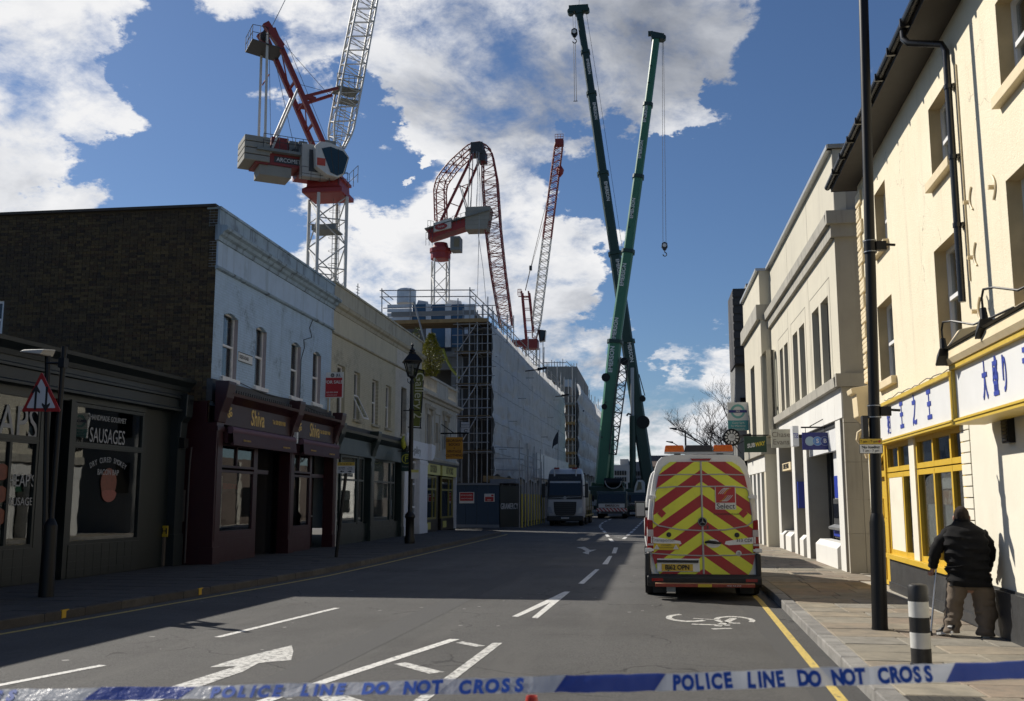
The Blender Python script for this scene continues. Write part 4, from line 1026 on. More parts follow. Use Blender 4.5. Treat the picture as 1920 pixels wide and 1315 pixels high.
# ------------------------------------------------------------------ right side: cream noodle house
c0 = Vector((4.19, 12.71)); c1_ = Vector((4.445, 21.55)); cd_ = (c1_-c0).normalized()
cn = c0 - cd_*9.5
CF = Fac((cn.x, cn.y), (c1_.x, c1_.y))
CL = CF.len
def mat_stucco():
    m, nt, b = new_mat('cream_stucco'); L = nt.links
    c = mixc(nt, noise_(nt, 1.4, 6, .6), (.69,.61,.435), (.79,.71,.53))
    c = mixc(nt, ramp(nt, noise_(nt, 1, 7, .65, scaled_pos(nt, (3, 3, .25))), .52, .75, 0, .38), c, (.42,.35,.25)); c = mixc(nt, ramp(nt, noise_(nt, .6, 8, .7), .5, .7, 0, .25), c, (.80,.73,.57))
    v = nd(nt, 'ShaderNodeTexVoronoi'); v.feature = 'DISTANCE_TO_EDGE'; v.inputs['Scale'].default_value = .55
    g = nd(nt, 'ShaderNodeNewGeometry'); mv = nd(nt, 'ShaderNodeVectorMath'); mv.operation = 'ADD'
    nn = nd(nt, 'ShaderNodeTexNoise'); nn.inputs['Scale'].default_value = 1.6; nn.inputs['Detail'].default_value = 6
    L.new(g.outputs['Position'], nn.inputs['Vector']); L.new(g.outputs['Position'], mv.inputs[0]); L.new(nn.outputs['Color'], mv.inputs[1]); L.new(mv.outputs[0], v.inputs['Vector'])
    crk = math_(nt, 'MULTIPLY', math_(nt, 'LESS_THAN', v.outputs['Distance'], .003), ramp(nt, noise_(nt, .9, 3), .48, .6))
    c = mixc(nt, math_(nt, 'MULTIPLY', crk, .6), c, (.25,.2,.14))
    L.new(c, b.inputs['Base Color']); b.inputs['Roughness'].default_value = .75
    # hand-trowelled ridges
    h = math_(nt, 'ADD', noise_(nt, 1, 5, .6, scaled_pos(nt, (16, 16, 20)), 1.6), math_(nt, 'MULTIPLY', noise_(nt, 40, 4), .3))
    bump(nt, b, h, .38, .025); return m
STUCCO = mat_stucco()
CREAMP = M('cream_joinery', (.70,.58,.37), .6, 0, .1, 5, .15, (.3,.25,.16))
REVC = M('cream_reveal', (.56,.44,.25), .7, 0, .12, 5, .1)
YELP = M('yellow_shop_joinery', (.62,.40,.035), .42, 0, .1, 6, .12, (.2,.14,.03))
IVORY = M('ivory_render', (.74,.70,.58), .7, 0, .06, 2, .14, (.4,.37,.3), .12, 30)
PLINTH = M('black_plinth_paint', (.035,.036,.038), .5, 0, .2, 5, .35, (.12,.115,.11), .2, 20)
cr = thing('noodle_house', 'cream stuccoed house with yellow shop windows and overhanging eaves', 'house', (CF.p.x, CF.p.y, .12))
ca = lambda u, v, d=0.0: CF.uv(u, v, d)
ez = 8.32
WH = []
def ch(uL, uR, vTL, vBL):
    aR, _ = ca(uL, vTL); aL, _ = ca(uR, vTL)
    zt = ca(uL, vTL)[1]; zb = ca(uL, vBL)[1]
    return (min(aR, aL), max(aR, aL), zb, zt)
up = [ch(1638,1659,347,462), ch(1740,1781,206,357), ch(1868,1945,42,222)]
lo = [ch(1644,1672,562,728), ch(1751,1795,475,640), ch(1887,1990,362,610)]
z0u = sum(h[2] for h in up)/3; z1u = sum(h[3] for h in up)/3; z0l = sum(h[2] for h in lo)/3; z1l = sum(h[3] for h in lo)/3
up = [(h[0], h[1], z0u, z1u) for h in up]; lo = [(h[0], h[1], z0l, z1l) for h in lo]
sgz = ca(1720, 735)[1]
mb = MB(); CF.wall(mb, 0, CL, 3.1, ez, up+lo, .24, 0, 0, 1); obj('front_wall', mb, [STUCCO, REVC], cr)
SASHC = M('white_upvc_frame', (.78,.78,.77), .4, 0, .05)
for h in up+lo:
    sash(CF, h[0], h[1], h[2], h[3], -.19, cr, SASHC)
    if h in up or h == lo[0]:
        mb = MB(); CF.box(mb, h[0]-.08, h[1]+.08, h[2]-.14, h[2], -.22, .10); obj('sill', mb, CREAMP, cr, bevel=.008)
mb = MB()                                           # side and roof so that the house has depth
P = CF.P
mb.quad(P(CL,.1,0), P(CL,.1,-9), P(CL,ez,-9), P(CL,ez,0)); mb.quad(P(0,.1,0), P(0,.1,-9), P(0,ez,-9), P(0,ez,0)); mb.quad(P(0,.1,-9), P(CL,.1,-9), P(CL,ez,-9), P(0,ez,-9))
obj('side_walls', mb, STUCCO, cr)
SOFF = M('dark_stained_soffit', (.022,.016,.012), .6, 0, .25, 6)
mb = MB(); CF.box(mb, -.3, CL+.32, ez, ez+.05, -.3, .46); CF.box(mb, -.3, CL+.32, ez, ez+.2, .46, .49); CF.box(mb, CL+.29, CL+.32, ez, ez+.2, -.3, .46); obj('soffit', mb, SOFF, cr)
mb = MB(); mb.hexa([P(-.3,ez+.06,.5),P(CL+.32,ez+.06,.5),P(CL+.32,ez+.06,-9.4),P(-.3,ez+.06,-9.4),P(-.3,ez+.16,.5),P(CL+.32,ez+.16,.5),P(CL-2,ez+3,-4.5),P(-.3,ez+3,-4.5)]); obj('roof', mb, SLATE, cr)
GUT = M('black_gutter_plastic', (.014,.014,.014), .28, 0, .1)
mb = MB(); n = 8
for i in range(n):
    t0, t1 = PI*i/n, PI*(i+1)/n; q = lambda t: (.55-.065*math.cos(t), ez+.13-.075*math.sin(t))
    mb.quad(P(-.4,q(t0)[1],q(t0)[0]), P(CL+.38,q(t0)[1],q(t0)[0]), P(CL+.38,q(t1)[1],q(t1)[0]), P(-.4,q(t1)[1],q(t1)[0]))
gut = obj('gutter', mb, GUT, cr, smooth=True)
a = .4
while a < CL:
    mb = MB(); CF.box(mb, a, a+.05, ez+.03, ez+.15, .475, .63); obj('gutter_bracket', mb, GUT, gut); a += .95
dp = ca(1806, 400)[0]
mb = MB(); gz = ez+.05
mb.path([P(dp+.35, gz, .55), P(dp+.35, gz-.12, .55), P(dp+.28, gz-.22, .5), P(dp+.04, gz-.38, .12), P(dp, gz-.5, .085), P(dp, gz-.7, .085), P(dp, 4.35, .085)], .048, 10); dpo = obj('downpipe', mb, GUT, cr, smooth=True)
for z in (7.35, 6.35, 5.4): mb = MB(); mb.lathe(P(dp, z, .085), [(.056,-.03),(.06,-.03),(.06,.03),(.056,.03)], 10); CF.box(mb, dp-.09, dp+.09, z-.02, z+.02, 0, .05); obj('pipe_clip', mb, GUT, dpo)
mb = MB(); mb.path([P(dp-.16, z, .012) for z in (7.6, 6.5, 5.5, 4.6)], .012, 5); obj('cable', mb, CREAMP, cr)
PATT = M('cream_painted_iron', (.68,.56,.36), .55)
for i, (u, v, fl) in enumerate(((1820,376,1),(1868,347,-1),(1828,480,1),(1836,582,1))):
    a, z = ca(u, v); mb = MB(); s = .15
    mb.path([P(a-fl*.10*t*t, z+s*t, .012) for t in [k/5-1 for k in range(11)]], .014, 6); mb.tube(P(a+.09,z,.0), P(a+.09,z,.07), .03); obj('wall_anchor', mb, PATT, cr)
# quoins at the far corner
q = None; z = 4.1; k = 0
while z < ez-.25:
    w = .48 if k % 2 == 0 else .30; mb = MB(); CF.box(mb, CL-w, CL+.03, z+.012, z+.298, -.1, .045); CF.box(mb, CL-.02, CL+.035, z+.012, z+.298, -w, .04)
    for j in range(3): CF.box(mb, CL-w+.01, CL+.042, z+.02+j*.093, z+.095+j*.093, -.1, .052)
    obj('quoin', mb, CREAMP, cr, bevel=.012); z += .31; k += 1
mb = MB(); CF.prof(mb, CL-.45, CL+.12, [(-.05,3.0),(.06,3.0),(.10,3.25),(.28,3.42),(.30,3.86),(.38,3.88),(.40,3.98),(-.05,4.06)]); obj('console', mb, CREAMP, cr, bevel=.012)
mb = MB(); mb.path([P(CL+.1,3.2,.05), P(CL+.1,3.1,.2), P(CL+.1,2.98,.22), P(CL+.08,2.8,.1), P(CL+.05,2.6,.05)], .05, 8); obj('console_scroll', mb, CREAMP, cr, smooth=True)
# ground floor
g_a = lambda u, v=950: ca(u, v)[0]
zsill = sum(ca(u, v)[1] for u, v in ((1700,1042),(1722,1058),(1770,1072)))/3
ztop = sum(ca(u, v)[1] for u, v in ((1668,830),(1722,818),(1790,806)))/3
ztr = sum(ca(u, v)[1] for u, v in ((1700,883),(1722,880),(1790,874)))/3
a_near = g_a(1814); a_w2f = g_a(1724); a_p = g_a(1714); a_w1f = g_a(1668); a_d = g_a(1653)
mb = MB(); CF.box(mb, 0, a_w1f, .12, zsill-.03, -.2, .05); CF.box(mb, 0, a_w1f, .12, .26, -.2, .08)
pl = obj('plinth', mb, PLINTH, cr)
YF = .085
glazing(CF, cr, a_near, a_w2f, zsill+.04, ztr, -.03, YELP, YF, vs=(g_a(1790), g_a(1756)))
glazing(CF, cr, a_near, a_w2f, ztr+.02, ztop, -.03, YELP, YF, vs=(g_a(1790), g_a(1756)))
glazing(CF, cr, a_p, a_w1f, zsill+.04, ztr, -.03, YELP, YF, vs=(g_a(1697),))
glazing(CF, cr, a_p, a_w1f, ztr+.02, ztop, -.03, YELP, YF, vs=(g_a(1690),))
mb = MB(); CF.box(mb, g_a(1694), g_a(1670), zsill+.1, ztr-.05, -.04, .0); obj('ivory_panel', mb, IVORY, cr)
mb = MB(); CF.box(mb, a_near, a_w1f, zsill-.05, zsill+.04, -.1, .10); obj('sill', mb, YELP, cr, bevel=.006)
mb = MB(); CF.box(mb, a_w2f, a_p, zsill+.04, ztop, -.1, .04); obj('pier', mb, IVORY, cr)
for s0, s1 in ((g_a(1812), g_a(1791)), (g_a(1788), g_a(1758)), (g_a(1754), g_a(1727))):
    mb = MB(); CF.box(mb, min(s0,s1)+.05, max(s0,s1)-.05, zsill+.1, zsill+.95, -.12, -.1); obj('frosted_film', mb, M('frosted_film', (.34,.38,.42), .4), cr)
mb = MB(); CF.box(mb, g_a(1712), g_a(1699), zsill+.1, zsill+1.0, -.12, -.1); obj('frosted_film', mb, M('frosted_film', (.34,.38,.42), .4), cr)
def mat_menu():
    m, nt, b = new_mat('food_photo_print'); L = nt.links
    v = nd(nt, 'ShaderNodeTexVoronoi'); v.inputs['Scale'].default_value = 5; L.new(scaled_pos(nt, (1,1,1)), v.inputs['Vector'])
    rg = math_(nt, 'MULTIPLY', math_(nt, 'GREATER_THAN', v.outputs['Distance'], .28), math_(nt, 'LESS_THAN', v.outputs['Distance'], .42))
    c = mixc(nt, noise_(nt, 18, 5), (.22,.05,.035), (.4,.27,.12)); c = mixc(nt, rg, c, (.6,.58,.54)); L.new(c, b.inputs['Base Color']); b.inputs['Roughness'].default_value = .3; return m
mb = MB(); CF.box(mb, g_a(1787), g_a(1759), zsill+.95, ztr-.35, -.1, -.08); obj('window_print', mb, mat_menu(), cr)
mb = MB(); CF.box(mb, g_a(1787), g_a(1759), ztr-.32, ztr-.1, -.1, -.08); CF.box(mb, g_a(1712), g_a(1699), ztr-.3, ztr-.1, -.1, -.08); obj('window_header', mb, M('pale_blue_film', (.5,.54,.58), .5), cr)
room(CF, cr, .5, CL-.3, .2, 3.2, 4, M('dim_noodle_bar', (.05,.042,.035), .9), -.25)
panel_door(CF, cr, a_w1f+.12, CL-.15, .14, ztr-.05, -.06, YELP, False)
mb = MB(); CF.box(mb, a_w1f, a_w1f+.12, .12, ztop, -.15, .04); CF.box(mb, CL-.15, CL-.04, .12, ztop, -.15, .04); CF.box(mb, a_w1f+.12, CL-.15, ztr-.05, ztr+.06, -.15, .03); obj('door_frame', mb, YELP, cr)
mb = MB(); CF.box(mb, a_w1f+.12, CL-.15, ztr+.06, ztop, -.1, -.09); fl = obj('fanlight', mb, mat_dark_glass, cr)
mb = MB(); mb.bar(P(a_w1f+.12, ztop-.02, -.05), P(CL-.15, ztr+.1, -.05), .05, .05, (1,0,0)); obj('glazing_bar', mb, YELP, fl)
mb = MB(); CF.box(mb, 0, CL, 2.95, 3.12, -.2, .0); CF.box(mb, CL-.04, CL+.03, .12, 3.2, -.2, .05); obj('lintel', mb, IVORY, cr)
a_wall = g_a(1832)
mb = MB(); CF.box(mb, 0, a_wall, zsill-.03, 3.05, -.2, .03); obj('smooth_wall', mb, IVORY, cr)
mb = MB(); CF.box(mb, 0, a_wall+.02, .12, zsill-.06, -.2, .095); obj('plinth', mb, PLINTH, cr)
bk = None; z = zsill                                 # glazed brick pier edge
while z < 2.98:
    mb = MB(); CF.box(mb, a_wall+.005, a_near-.01, z+.006, z+.142, -.1, .04+random.uniform(0,.004)); obj('brick', mb, IVORY, cr, bevel=.004); z += .15
# shop signs
SIGNB = M('white_sign_board', (.78,.78,.77), .35, 0, .03, 3)
BLUEINK = M('blue_sign_ink', (.03,.055,.33), .5)
YTRIM = M('yellow_trim', (.60,.42,.06), .45, 0, .1, 8)
def signboard(nm, label, a0, a1, z0, z1, d0, d1, glyphs, size, F=CF):
    t = thing(nm, label, 'sign', F.P(a0, z0, d0), 'white shop signs with blue characters')
    mb = MB(); F.box(mb, a0, a1, z0, z1, d0, d1); obj('board', mb, SIGNB, t)
    mb = MB(); F.box(mb, a0-.03, a1+.03, z0-.07, z0, d0, d1+.05); F.box(mb, a0-.03, a1+.03, z0-.03, z0-.01, d1+.05, d1+.065); F.box(mb, a0-.03, a1+.03, z1, z1+.06, d0, d1+.06); F.box(mb, a0-.04, a0, z0, z1, d0, d1+.04); F.box(mb, a1, a1+.04, z0, z1, d0, d1+.04); obj('trim', mb, YTRIM, t)
    for ch_, a, dz in glyphs: F.text(ch_, size, a, (z0+z1)/2+dz, d1+.006, BLUEINK, t, sx=.55 if size > .5 else .42, bold=.014 if size > .5 else .008, ext=.003, shear=-.1)
    return t
s1a, s1b = ca(1790.5, 755, .1)[0], ca(1650, 790, .1)[0]
zb1 = sum(ca(u, v, .12)[1] for u, v in ((1653,824),(1788,793)))/2; zt1 = sum(ca(u, v, .12)[1] for u, v in ((1650,756),(1786,719)))/2
gl1 = [(c_, ca(u, v, .12)[0], 0) for c_, u, v in (('麺',1667,785),('王',1691,776),('之',1715,771),('王',1743,763))]
signboard('shop_sign', 'long white sign with four blue characters above the yellow windows', s1a, s1b, zb1, zt1, .0, .12, gl1, .52)
D2 = .42
s2b = ca(1793, 740, D2)[0]
zb2 = sum(ca(u, v, D2)[1] for u, v in ((1796,782),(1915,757)))/2; zt2 = sum(ca(u, v, D2)[1] for u, v in ((1793,689),(1915,640)))/2
gl2 = [(c_, ca(u, v, D2)[0], 0) for c_, u, v in (('大',1849,735),('盛',1869,728),('り',1886,718),('ラ',1926,712),('ー',1962,706))]
t2 = signboard('shop_sign', 'jutting white sign under a lead-topped box, its blue characters cut by the frame', .4, s2b, zb2, zt2, .1, D2, gl2, .46)
mb = MB(); CF.prof(mb, .4, s2b+.06, [(.1,zt2+.06),(D2+.08,zt2+.06),(D2+.12,zt2+.12),(D2+.10,zt2+.24),(.1,zt2+.30)]); obj('hood', mb, CREAMP, t2)
mb = MB(); CF.prof(mb, .4, s2b+.1, [(.0,zt2+.36),(.0,zt2+.31),(D2+.13,zt2+.245),(D2+.15,zt2+.26)]); obj('lead_cap', mb, LEAD, t2)
cz = zt2+.30; aC = s2b+.0
mb = MB(); mb.prism([P(aC, cz-.06, .0), P(aC, cz-.12, .42), P(aC, cz+.02, .46), P(aC, cz+.22, .32), P(aC, cz+.28, .02)], CF.t*.14)
CF.prof(mb, aC+.03, aC+.14, [(-.02,zb2+.15),(.06,zb2+.12),(.14,zb2+.3),(.14,zb2+.5),(.24,zb2+.62),(.26,cz-.1),(-.02,cz-.1)]); obj('end_bracket', mb, CREAMP, cr, bevel=.01)
mb = MB()
for k in range(3): mb.path([P(s1b-.2-(s1b-s1a-.3)*i/12, zt1+.10+.05*math.sin(i*1.3+k*2)+.012*k, .04) for i in range(13)], .009, 4)
obj('cable', mb, M('grey_cable', (.16,.16,.16), .6), cr)
def gooseneck(label, u, v, d):
    a, z = ca(u, v, d); t = thing('sign_lamp', label, 'lamp', P(a-.8, z+.15, D2), 'goose-neck lamps over the shop signs')
    mb = MB(); mb.path([P(a-1.3, z+.36, .1), P(a-.9, z+.33, .2), P(a-.55, z+.30, d*.6), P(a-.25, z+.40, d*.9), P(a-.05, z+.42, d), P(a+.03, z+.34, d), P(a+.01, z+.18, d)], .014, 6); obj('arm', mb, BLACKMETAL, t, smooth=True)
    mb = MB(); mb.tube(P(a+.01, z+.22, d), P(a-.02, z+.05, d), .035, 8, .05); obj('lamp_stem', mb, BLACKMETAL, t)
    mb = MB(); c = P(a-.04, z-.02, d); mb.hexa([P(a-.12,z-.02,d-.10),P(a+.05,z-.12,d-.10),P(a+.05,z-.12,d+.10),P(a-.12,z-.02,d+.10),P(a-.09,z+.09,d-.07),P(a+.06,z+.02,d-.07),P(a+.06,z+.02,d+.07),P(a-.09,z+.09,d+.07)]); obj('lamp_head', mb, BLACKMETAL, t, bevel=.01)
gooseneck('black goose-neck lamp hanging by the corner bracket between the two signs', 1770, 668, .55)
gooseneck('black goose-neck lamp standing over the lead cap of the jutting sign', 1846, 615, .5)
mb = MB(); a, z = ca(1893, 800, .05); CF.box(mb, a-.12, a+.12, z-.19, z+.17, .03, .11)
v_ = tag(obj('wall_vent', mb, BLACKMETAL, loc=P(a, z, .12)), 'black louvred vent box on the ivory wall under the jutting sign', 'vent')
for k in range(8):
    mb = MB(); CF.prof(mb, a-.1, a+.1, [(.11,z-.16+k*.04),(.125,z-.17+k*.04),(.11,z-.14+k*.04)]); obj('louvre', mb, BLACKMETAL, v_)

# ------------------------------------------------------------------ stone-clad bank building
BF = Fac((4.38, 24.0), (4.33, 58))
CLAD = M('beige_stone_cladding', (.56,.52,.415), .75, 0, .08, .8, .18, (.33,.3,.24), .1, 30, streak=.22, obj_var=.05)
CLADG = M('weathered_grey_stone', (.36,.34,.29), .85, 0, .15, 1.6, .5, (.13,.125,.11), .2, 25, streak=.45)
CLADW = M('white_stone_cladding', (.70,.69,.65), .7, 0, .05, 1, .1, (.45,.43,.4), .06, 40, streak=.15, obj_var=.03)
SIDEC = M('shaded_side_stone', (.38,.355,.30), .8, 0, .1, 1.2, .3, (.16,.15,.13), .1, 30, streak=.3, obj_var=.05)  # greyer copy of the cladding: side shade put into the colour, with dirt
CAPM = M('grey_metal_coping', (.42,.43,.44), .4, .5, .1)
DFRAME = M('dark_window_frame', (.03,.032,.036), .4)
bk = thing('bank_building', 'stone-clad bank building with tall paired windows and white street piers', 'building', (4.38, 24, .12))
ba = lambda u, v, d=0.0: BF.uv(u, v, d)
A1 = ba(1445, 640)[0]
zpar = 10.12; zb1_, zb0_ = 8.46, 7.85; zs1, zs0 = 4.62, 4.32; zw0 = 3.62
wp = []
for uL, uR, vt, vb in ((1522,1535,588,706),(1538,1552.5,568,694),(1486,1495,632,735),(1498,1508,618,727),(1462,1468,667,756),(1470,1477,654,749)):
    aa = sorted((ba(uL, vt)[0], ba(uR, vt)[0])); wp.append([aa[0], aa[1], 4.66, 6.72])
for k in (0, 2, 4):
    m_ = (wp[k][0]+wp[k+1][1])/2
mb = MB(); BF.wall(mb, 0, A1, zs1, zb0_, wp, .3, 0); obj('front_wall', mb, CLAD, bk)
mb = MB(); BF.box(mb, 0, A1, zb1_, zpar-.1, -.3, -.04); obj('parapet', mb, CLAD, bk)
JT = M('dark_joint', (.16,.145,.12), .9)
def joint(*q): mb = MB(); BF.box(mb, *q); obj('panel_joint', mb, JT, bk)
for a in (.0, 4.2, 8.4, A1-.02): joint(a, a+.018, zb1_, zpar-.1, -.04, -.037); joint(a, a+.018, zs1, zb0_, -.001, .003)
for k in (0, 2, 4):
    a0, a1 = min(wp[k+1][0], wp[k][0])-.28, max(wp[k][1], wp[k+1][1])+.28
    for s in (a0, a1): joint(s, s+.016, zs1, 7.1, 0, .004)
    joint(a0, a1, 7.1, 7.116, 0, .004)
mb = MB(); BF.box(mb, -.05, A1, zpar-.1, zpar, -.35, .10); obj('coping', mb, CAPM, bk)
mb = MB(); BF.box(mb, 0, A1, zb0_, zb0_+.3, -.1, .10); obj('band_course', mb, CLADG, bk); mb = MB(); BF.prof(mb, -.0, A1, [(0,zb0_+.3),(.20,zb0_+.3),(.22,zb1_-.06),(.1,zb1_),(0,zb1_)]); obj('band_course', mb, CLADG, bk)
mb = MB(); BF.prof(mb, 0, A1, [(0,zs0),(.16,zs0),(.18,zs1-.08),(.05,zs1),(0,zs1)]); obj('sill_course', mb, CLADG, bk)
for h in wp:
    glazing(BF, bk, h[0], h[1], h[2], h[3], -.2, DFRAME, .05, hs=(5.25,), name='window')
    mb = MB(); BF.box(mb, h[0], h[1], h[2], h[3], -1.0, -.95); obj('dark_room', mb, DARKROOM, bk)
# white fascia panels over the shops
n = 14
for i in range(n):
    s0, s1 = A1*i/n, A1*(i+1)/n; mb = MB(); BF.box(mb, s0+.006, s1-.006, zw0, zs0, -.1, .02); obj('fascia_panel', mb, CLADW, bk)
# side wall of stone panels, facing the street behind the cream house
SW = Fac((4.38, 24.0), (11, 24.0), (5, 0))
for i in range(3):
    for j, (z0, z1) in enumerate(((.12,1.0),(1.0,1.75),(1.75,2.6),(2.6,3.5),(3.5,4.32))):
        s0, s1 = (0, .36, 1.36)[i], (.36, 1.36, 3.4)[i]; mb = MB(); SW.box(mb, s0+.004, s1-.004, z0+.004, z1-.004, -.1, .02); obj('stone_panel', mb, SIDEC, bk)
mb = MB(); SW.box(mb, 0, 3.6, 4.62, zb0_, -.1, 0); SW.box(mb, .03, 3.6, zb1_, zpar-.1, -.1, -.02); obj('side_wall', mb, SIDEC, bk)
for z0, z1, e in ((zb0_,zb0_+.3,.1),(zb0_+.3,zb1_,.2),(zs0,zs1,.14),(zpar-.1,zpar,.08)): mb = MB(); SW.box(mb, -e, 3.6, z0, z1, -.1, e); obj('side_band', mb, CLADG, bk)
mb = MB(); mb.box(4.45, 14, 24.1, 24+A1, 9.3, 9.5); mb.box(13.9, 14, 24, 24+A1, 0, 9.5); obj('roof', mb, CLADG, bk)
# ground floor piers, plinths and dark glazing
ga = lambda u, v=950: ba(u, v)[0]
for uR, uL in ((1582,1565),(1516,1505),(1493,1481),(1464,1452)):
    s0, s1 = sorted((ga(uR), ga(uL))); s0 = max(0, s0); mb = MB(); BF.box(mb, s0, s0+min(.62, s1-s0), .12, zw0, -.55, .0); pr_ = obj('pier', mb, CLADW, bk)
    mb = MB(); BF.box(mb, s0-.012, s0+.0, .12, zw0, -.55, -.02); obj('pier_shade_face', mb, SIDEC, pr_)  # thin sheet paints the pier's near side as shaded
zpl = .72
for uR, uL in ((1570,1530),(1507,1500),(1484,1474),(1470,1463)):
    s0, s1 = sorted((ga(uR, 1000), ga(uL, 1000))); mb = MB(); BF.prof(mb, s0, s1, [(-.4,.12),(.02,.12),(.02,zpl-.12),(-.1,zpl),(-.4,zpl)]); obj('plinth_block', mb, CLADW, bk, bevel=.01)
mb = MB(); BF.box(mb, 0, A1, .12, zw0, -.62, -.60); obj('shop_glass', mb, mat_dark_glass, bk)
mb = MB()
for k in range(28):
    a = A1*k/28; BF.box(mb, a, a+.05, .12, zw0, -.60, -.54)
BF.box(mb, 0, A1, zw0-.3, zw0, -.60, -.45); obj('shop_frames', mb, DFRAME, bk)
s0, s1 = ga(1569), ga(1547)
mb = MB(); BF.box(mb, s0, s1, 1.0, 3.45, -.3, -.26); obj('white_panel', mb, SIGNB, bk)
BANKBLUE = M('bank_blue', (.015,.04,.35), .4)
mb = MB(); BF.box(mb, s0+.05, s1-.05, 1.8, 2.35, -.26, -.245); pn = obj('blue_panel', mb, BANKBLUE, bk); BF.text('CASH', .3, (s0+s1)/2, 2.12, -.24, SIGNB, pn, sx=.7)
mb = MB(); BF.box(mb, s0+.02, s1-.02, .8, 1.78, -.26, -.2); atm = obj('cash_machine', mb, DARKMETAL, bk, bevel=.02)
mb = MB(); BF.box(mb, s0+.1, s1-.1, 1.3, 1.65, -.2, -.19); obj('screen', mb, plain('dark_screen', (.01,.012,.02), .1), atm)
mb = MB(); BF.prof(mb, s0+.05, s1-.05, [(-.2,1.05),(-.06,1.02),(-.05,1.08),(-.2,1.14)]); obj('shelf', mb, STEEL, atm)
mb = MB(); BF.box(mb, s0+.05, s1-.05, .85, 1.02, -.2, -.18); obj('blue_base', mb, BANKBLUE, atm)
s0, s1 = ga(1494, 930), ga(1490, 930); mb = MB(); BF.box(mb, s0+.05, s0+.7, 1.5, 2.3, -.5, -.05); obj('blue_notice', mb, BANKBLUE, bk)
mb = MB(); s0, s1 = sorted((ga(1562, 800), ga(1510, 830))); BF.box(mb, s0, s1, 2.95, 3.5, -.2, -.08); fb = obj('bank_fascia', mb, SIGNB, bk); BF.text('TSB', .42, (s0+s1)/2, 3.22, -.075, BANKBLUE, fb, bold=.01)
mb = MB(); s0, s1 = sorted((ga(1561, 780), ga(1511, 810))); BF.box(mb, s0, s1, 3.5, 3.62, -.3, -.05); obj('roller_grille', mb, DARKMETAL, bk)
s0, s1 = sorted((ga(1480, 850), ga(1464, 860))); mb = MB(); BF.box(mb, s0, s1, 2.7, 2.95, -.4, -.02); fb = obj('cream_fascia', mb, CREAMP, bk)
BF.text('CHASE EVANS', .24, (s0+s1)/2, 2.83, -.015, DFRAME, fb, sx=.9)
# far section, a little proud of the first
FF = Fac((4.02, 24+A1), (3.98, 24+A1+16)); fa_ = lambda u, v: FF.uv(u, v)
FA = fa_(1397, 700)[0]
wf_ = []
for uL, uR, vt, vb in ((1425.5,1436,664,780),(1407,1414.5,695,795)):
    aa = sorted((fa_(uL, vt)[0], fa_(uR, vt)[0])); wf_.append([aa[0], aa[1], 3.95, 6.9])
fb_ = thing('bank_annexe', 'further stone-clad wing with single tall windows above the sandwich shop', 'building', (4.02, 24+A1, .12))
mb = MB(); FF.wall(mb, 0, FA, 3.7, 8.2, wf_, .3); FF.box(mb, 0, FA, 8.75, 10.0, -.3, 0); mb.box(4.02, 4.6, 24+A1-.02, 24+A1+.02, 0.12, 8.2); mb.box(4.02, 4.6, 24+A1-.02, 24+A1+.02, 8.75, 10.0); obj('front_wall', mb, CLAD, fb_)
for z0, z1 in ((8.2,8.75),(3.35,3.7)): mb = MB(); FF.box(mb, -.06, FA, z0, z1, -.4, .14); obj('band_course', mb, CLADG, fb_)
mb = MB(); FF.box(mb, -.06, FA, 10.0, 10.1, -.4, .12); obj('coping', mb, CAPM, fb_)
for h in wf_:
    glazing(FF, fb_, h[0], h[1], h[2], h[3], -.2, DFRAME, .06, hs=(5.0,), name='window'); mb = MB(); FF.box(mb, h[0], h[1], h[2], h[3], -1, -.95); obj('dark_room', mb, DARKROOM, fb_)
n = 6
for i in range(n): mb = MB(); FF.box(mb, FA*i/n+.006, FA*(i+1)/n-.006, 2.75, 3.35, -.1, .02); obj('fascia_panel', mb, CLADW, fb_)
for i in range(5):
    s = FA*i/4.4; mb = MB(); FF.box(mb, s, s+.55, .12, 2.75, -.6, 0); obj('pier', mb, CLADW if i else CLAD, fb_)
mb = MB(); FF.box(mb, 0, FA, .12, 2.75, -.66, -.62); obj('shop_glass', mb, mat_dark_glass, fb_)
mb = MB(); FF.box(mb, 0, FA, 2.1, 2.4, -.62, -.3); obj('shop_fascia', mb, M('green_shop_fascia', (.02,.09,.05), .5), fb_)
# far building with a deep flat canopy
nb = thing('office_block', 'dark slatted bay of an office block jutting out beyond the stone wing', 'building', (4.2, 47, .12))
GREYC = M('grey_office_cladding', (.20,.20,.19), .7, 0, .1, 1); DCAN = M('dark_canopy', (.045,.04,.038), .6)
a, b = at_y(1385, 900, 47.5), at_y(1371, 549, 47.5); zlo = at_y(1378, 687, 47.5).z
mb = MB(); mb.box(a.x, 14, 47.5, 50.5, .1, b.z-.4); obj('body', mb, GREYC, nb)
mb = MB(); mb.box(b.x, 12, 46.6, 49.6, zlo, b.z); obj('bay', mb, DCAN, nb)
n = 9
for i in range(n): mb = MB(); z = zlo+(b.z-zlo)*i/n; mb.box(b.x-.03, 12, 46.55, 46.6, z, z+.28); obj('slat', mb, DCAN, nb)
mb = MB(); mb.box(a.x+.6, 12, 47.2, 49.5, b.z, b.z+.35); obj('roof_plant', mb, GREYC, nb)
for z in (3.6, 6.4): mb = MB(); mb.box(a.x+.2, a.x+1.0, 47.44, 47.5, z-1.5, z); obj('window', mb, mat_dark_glass, nb)
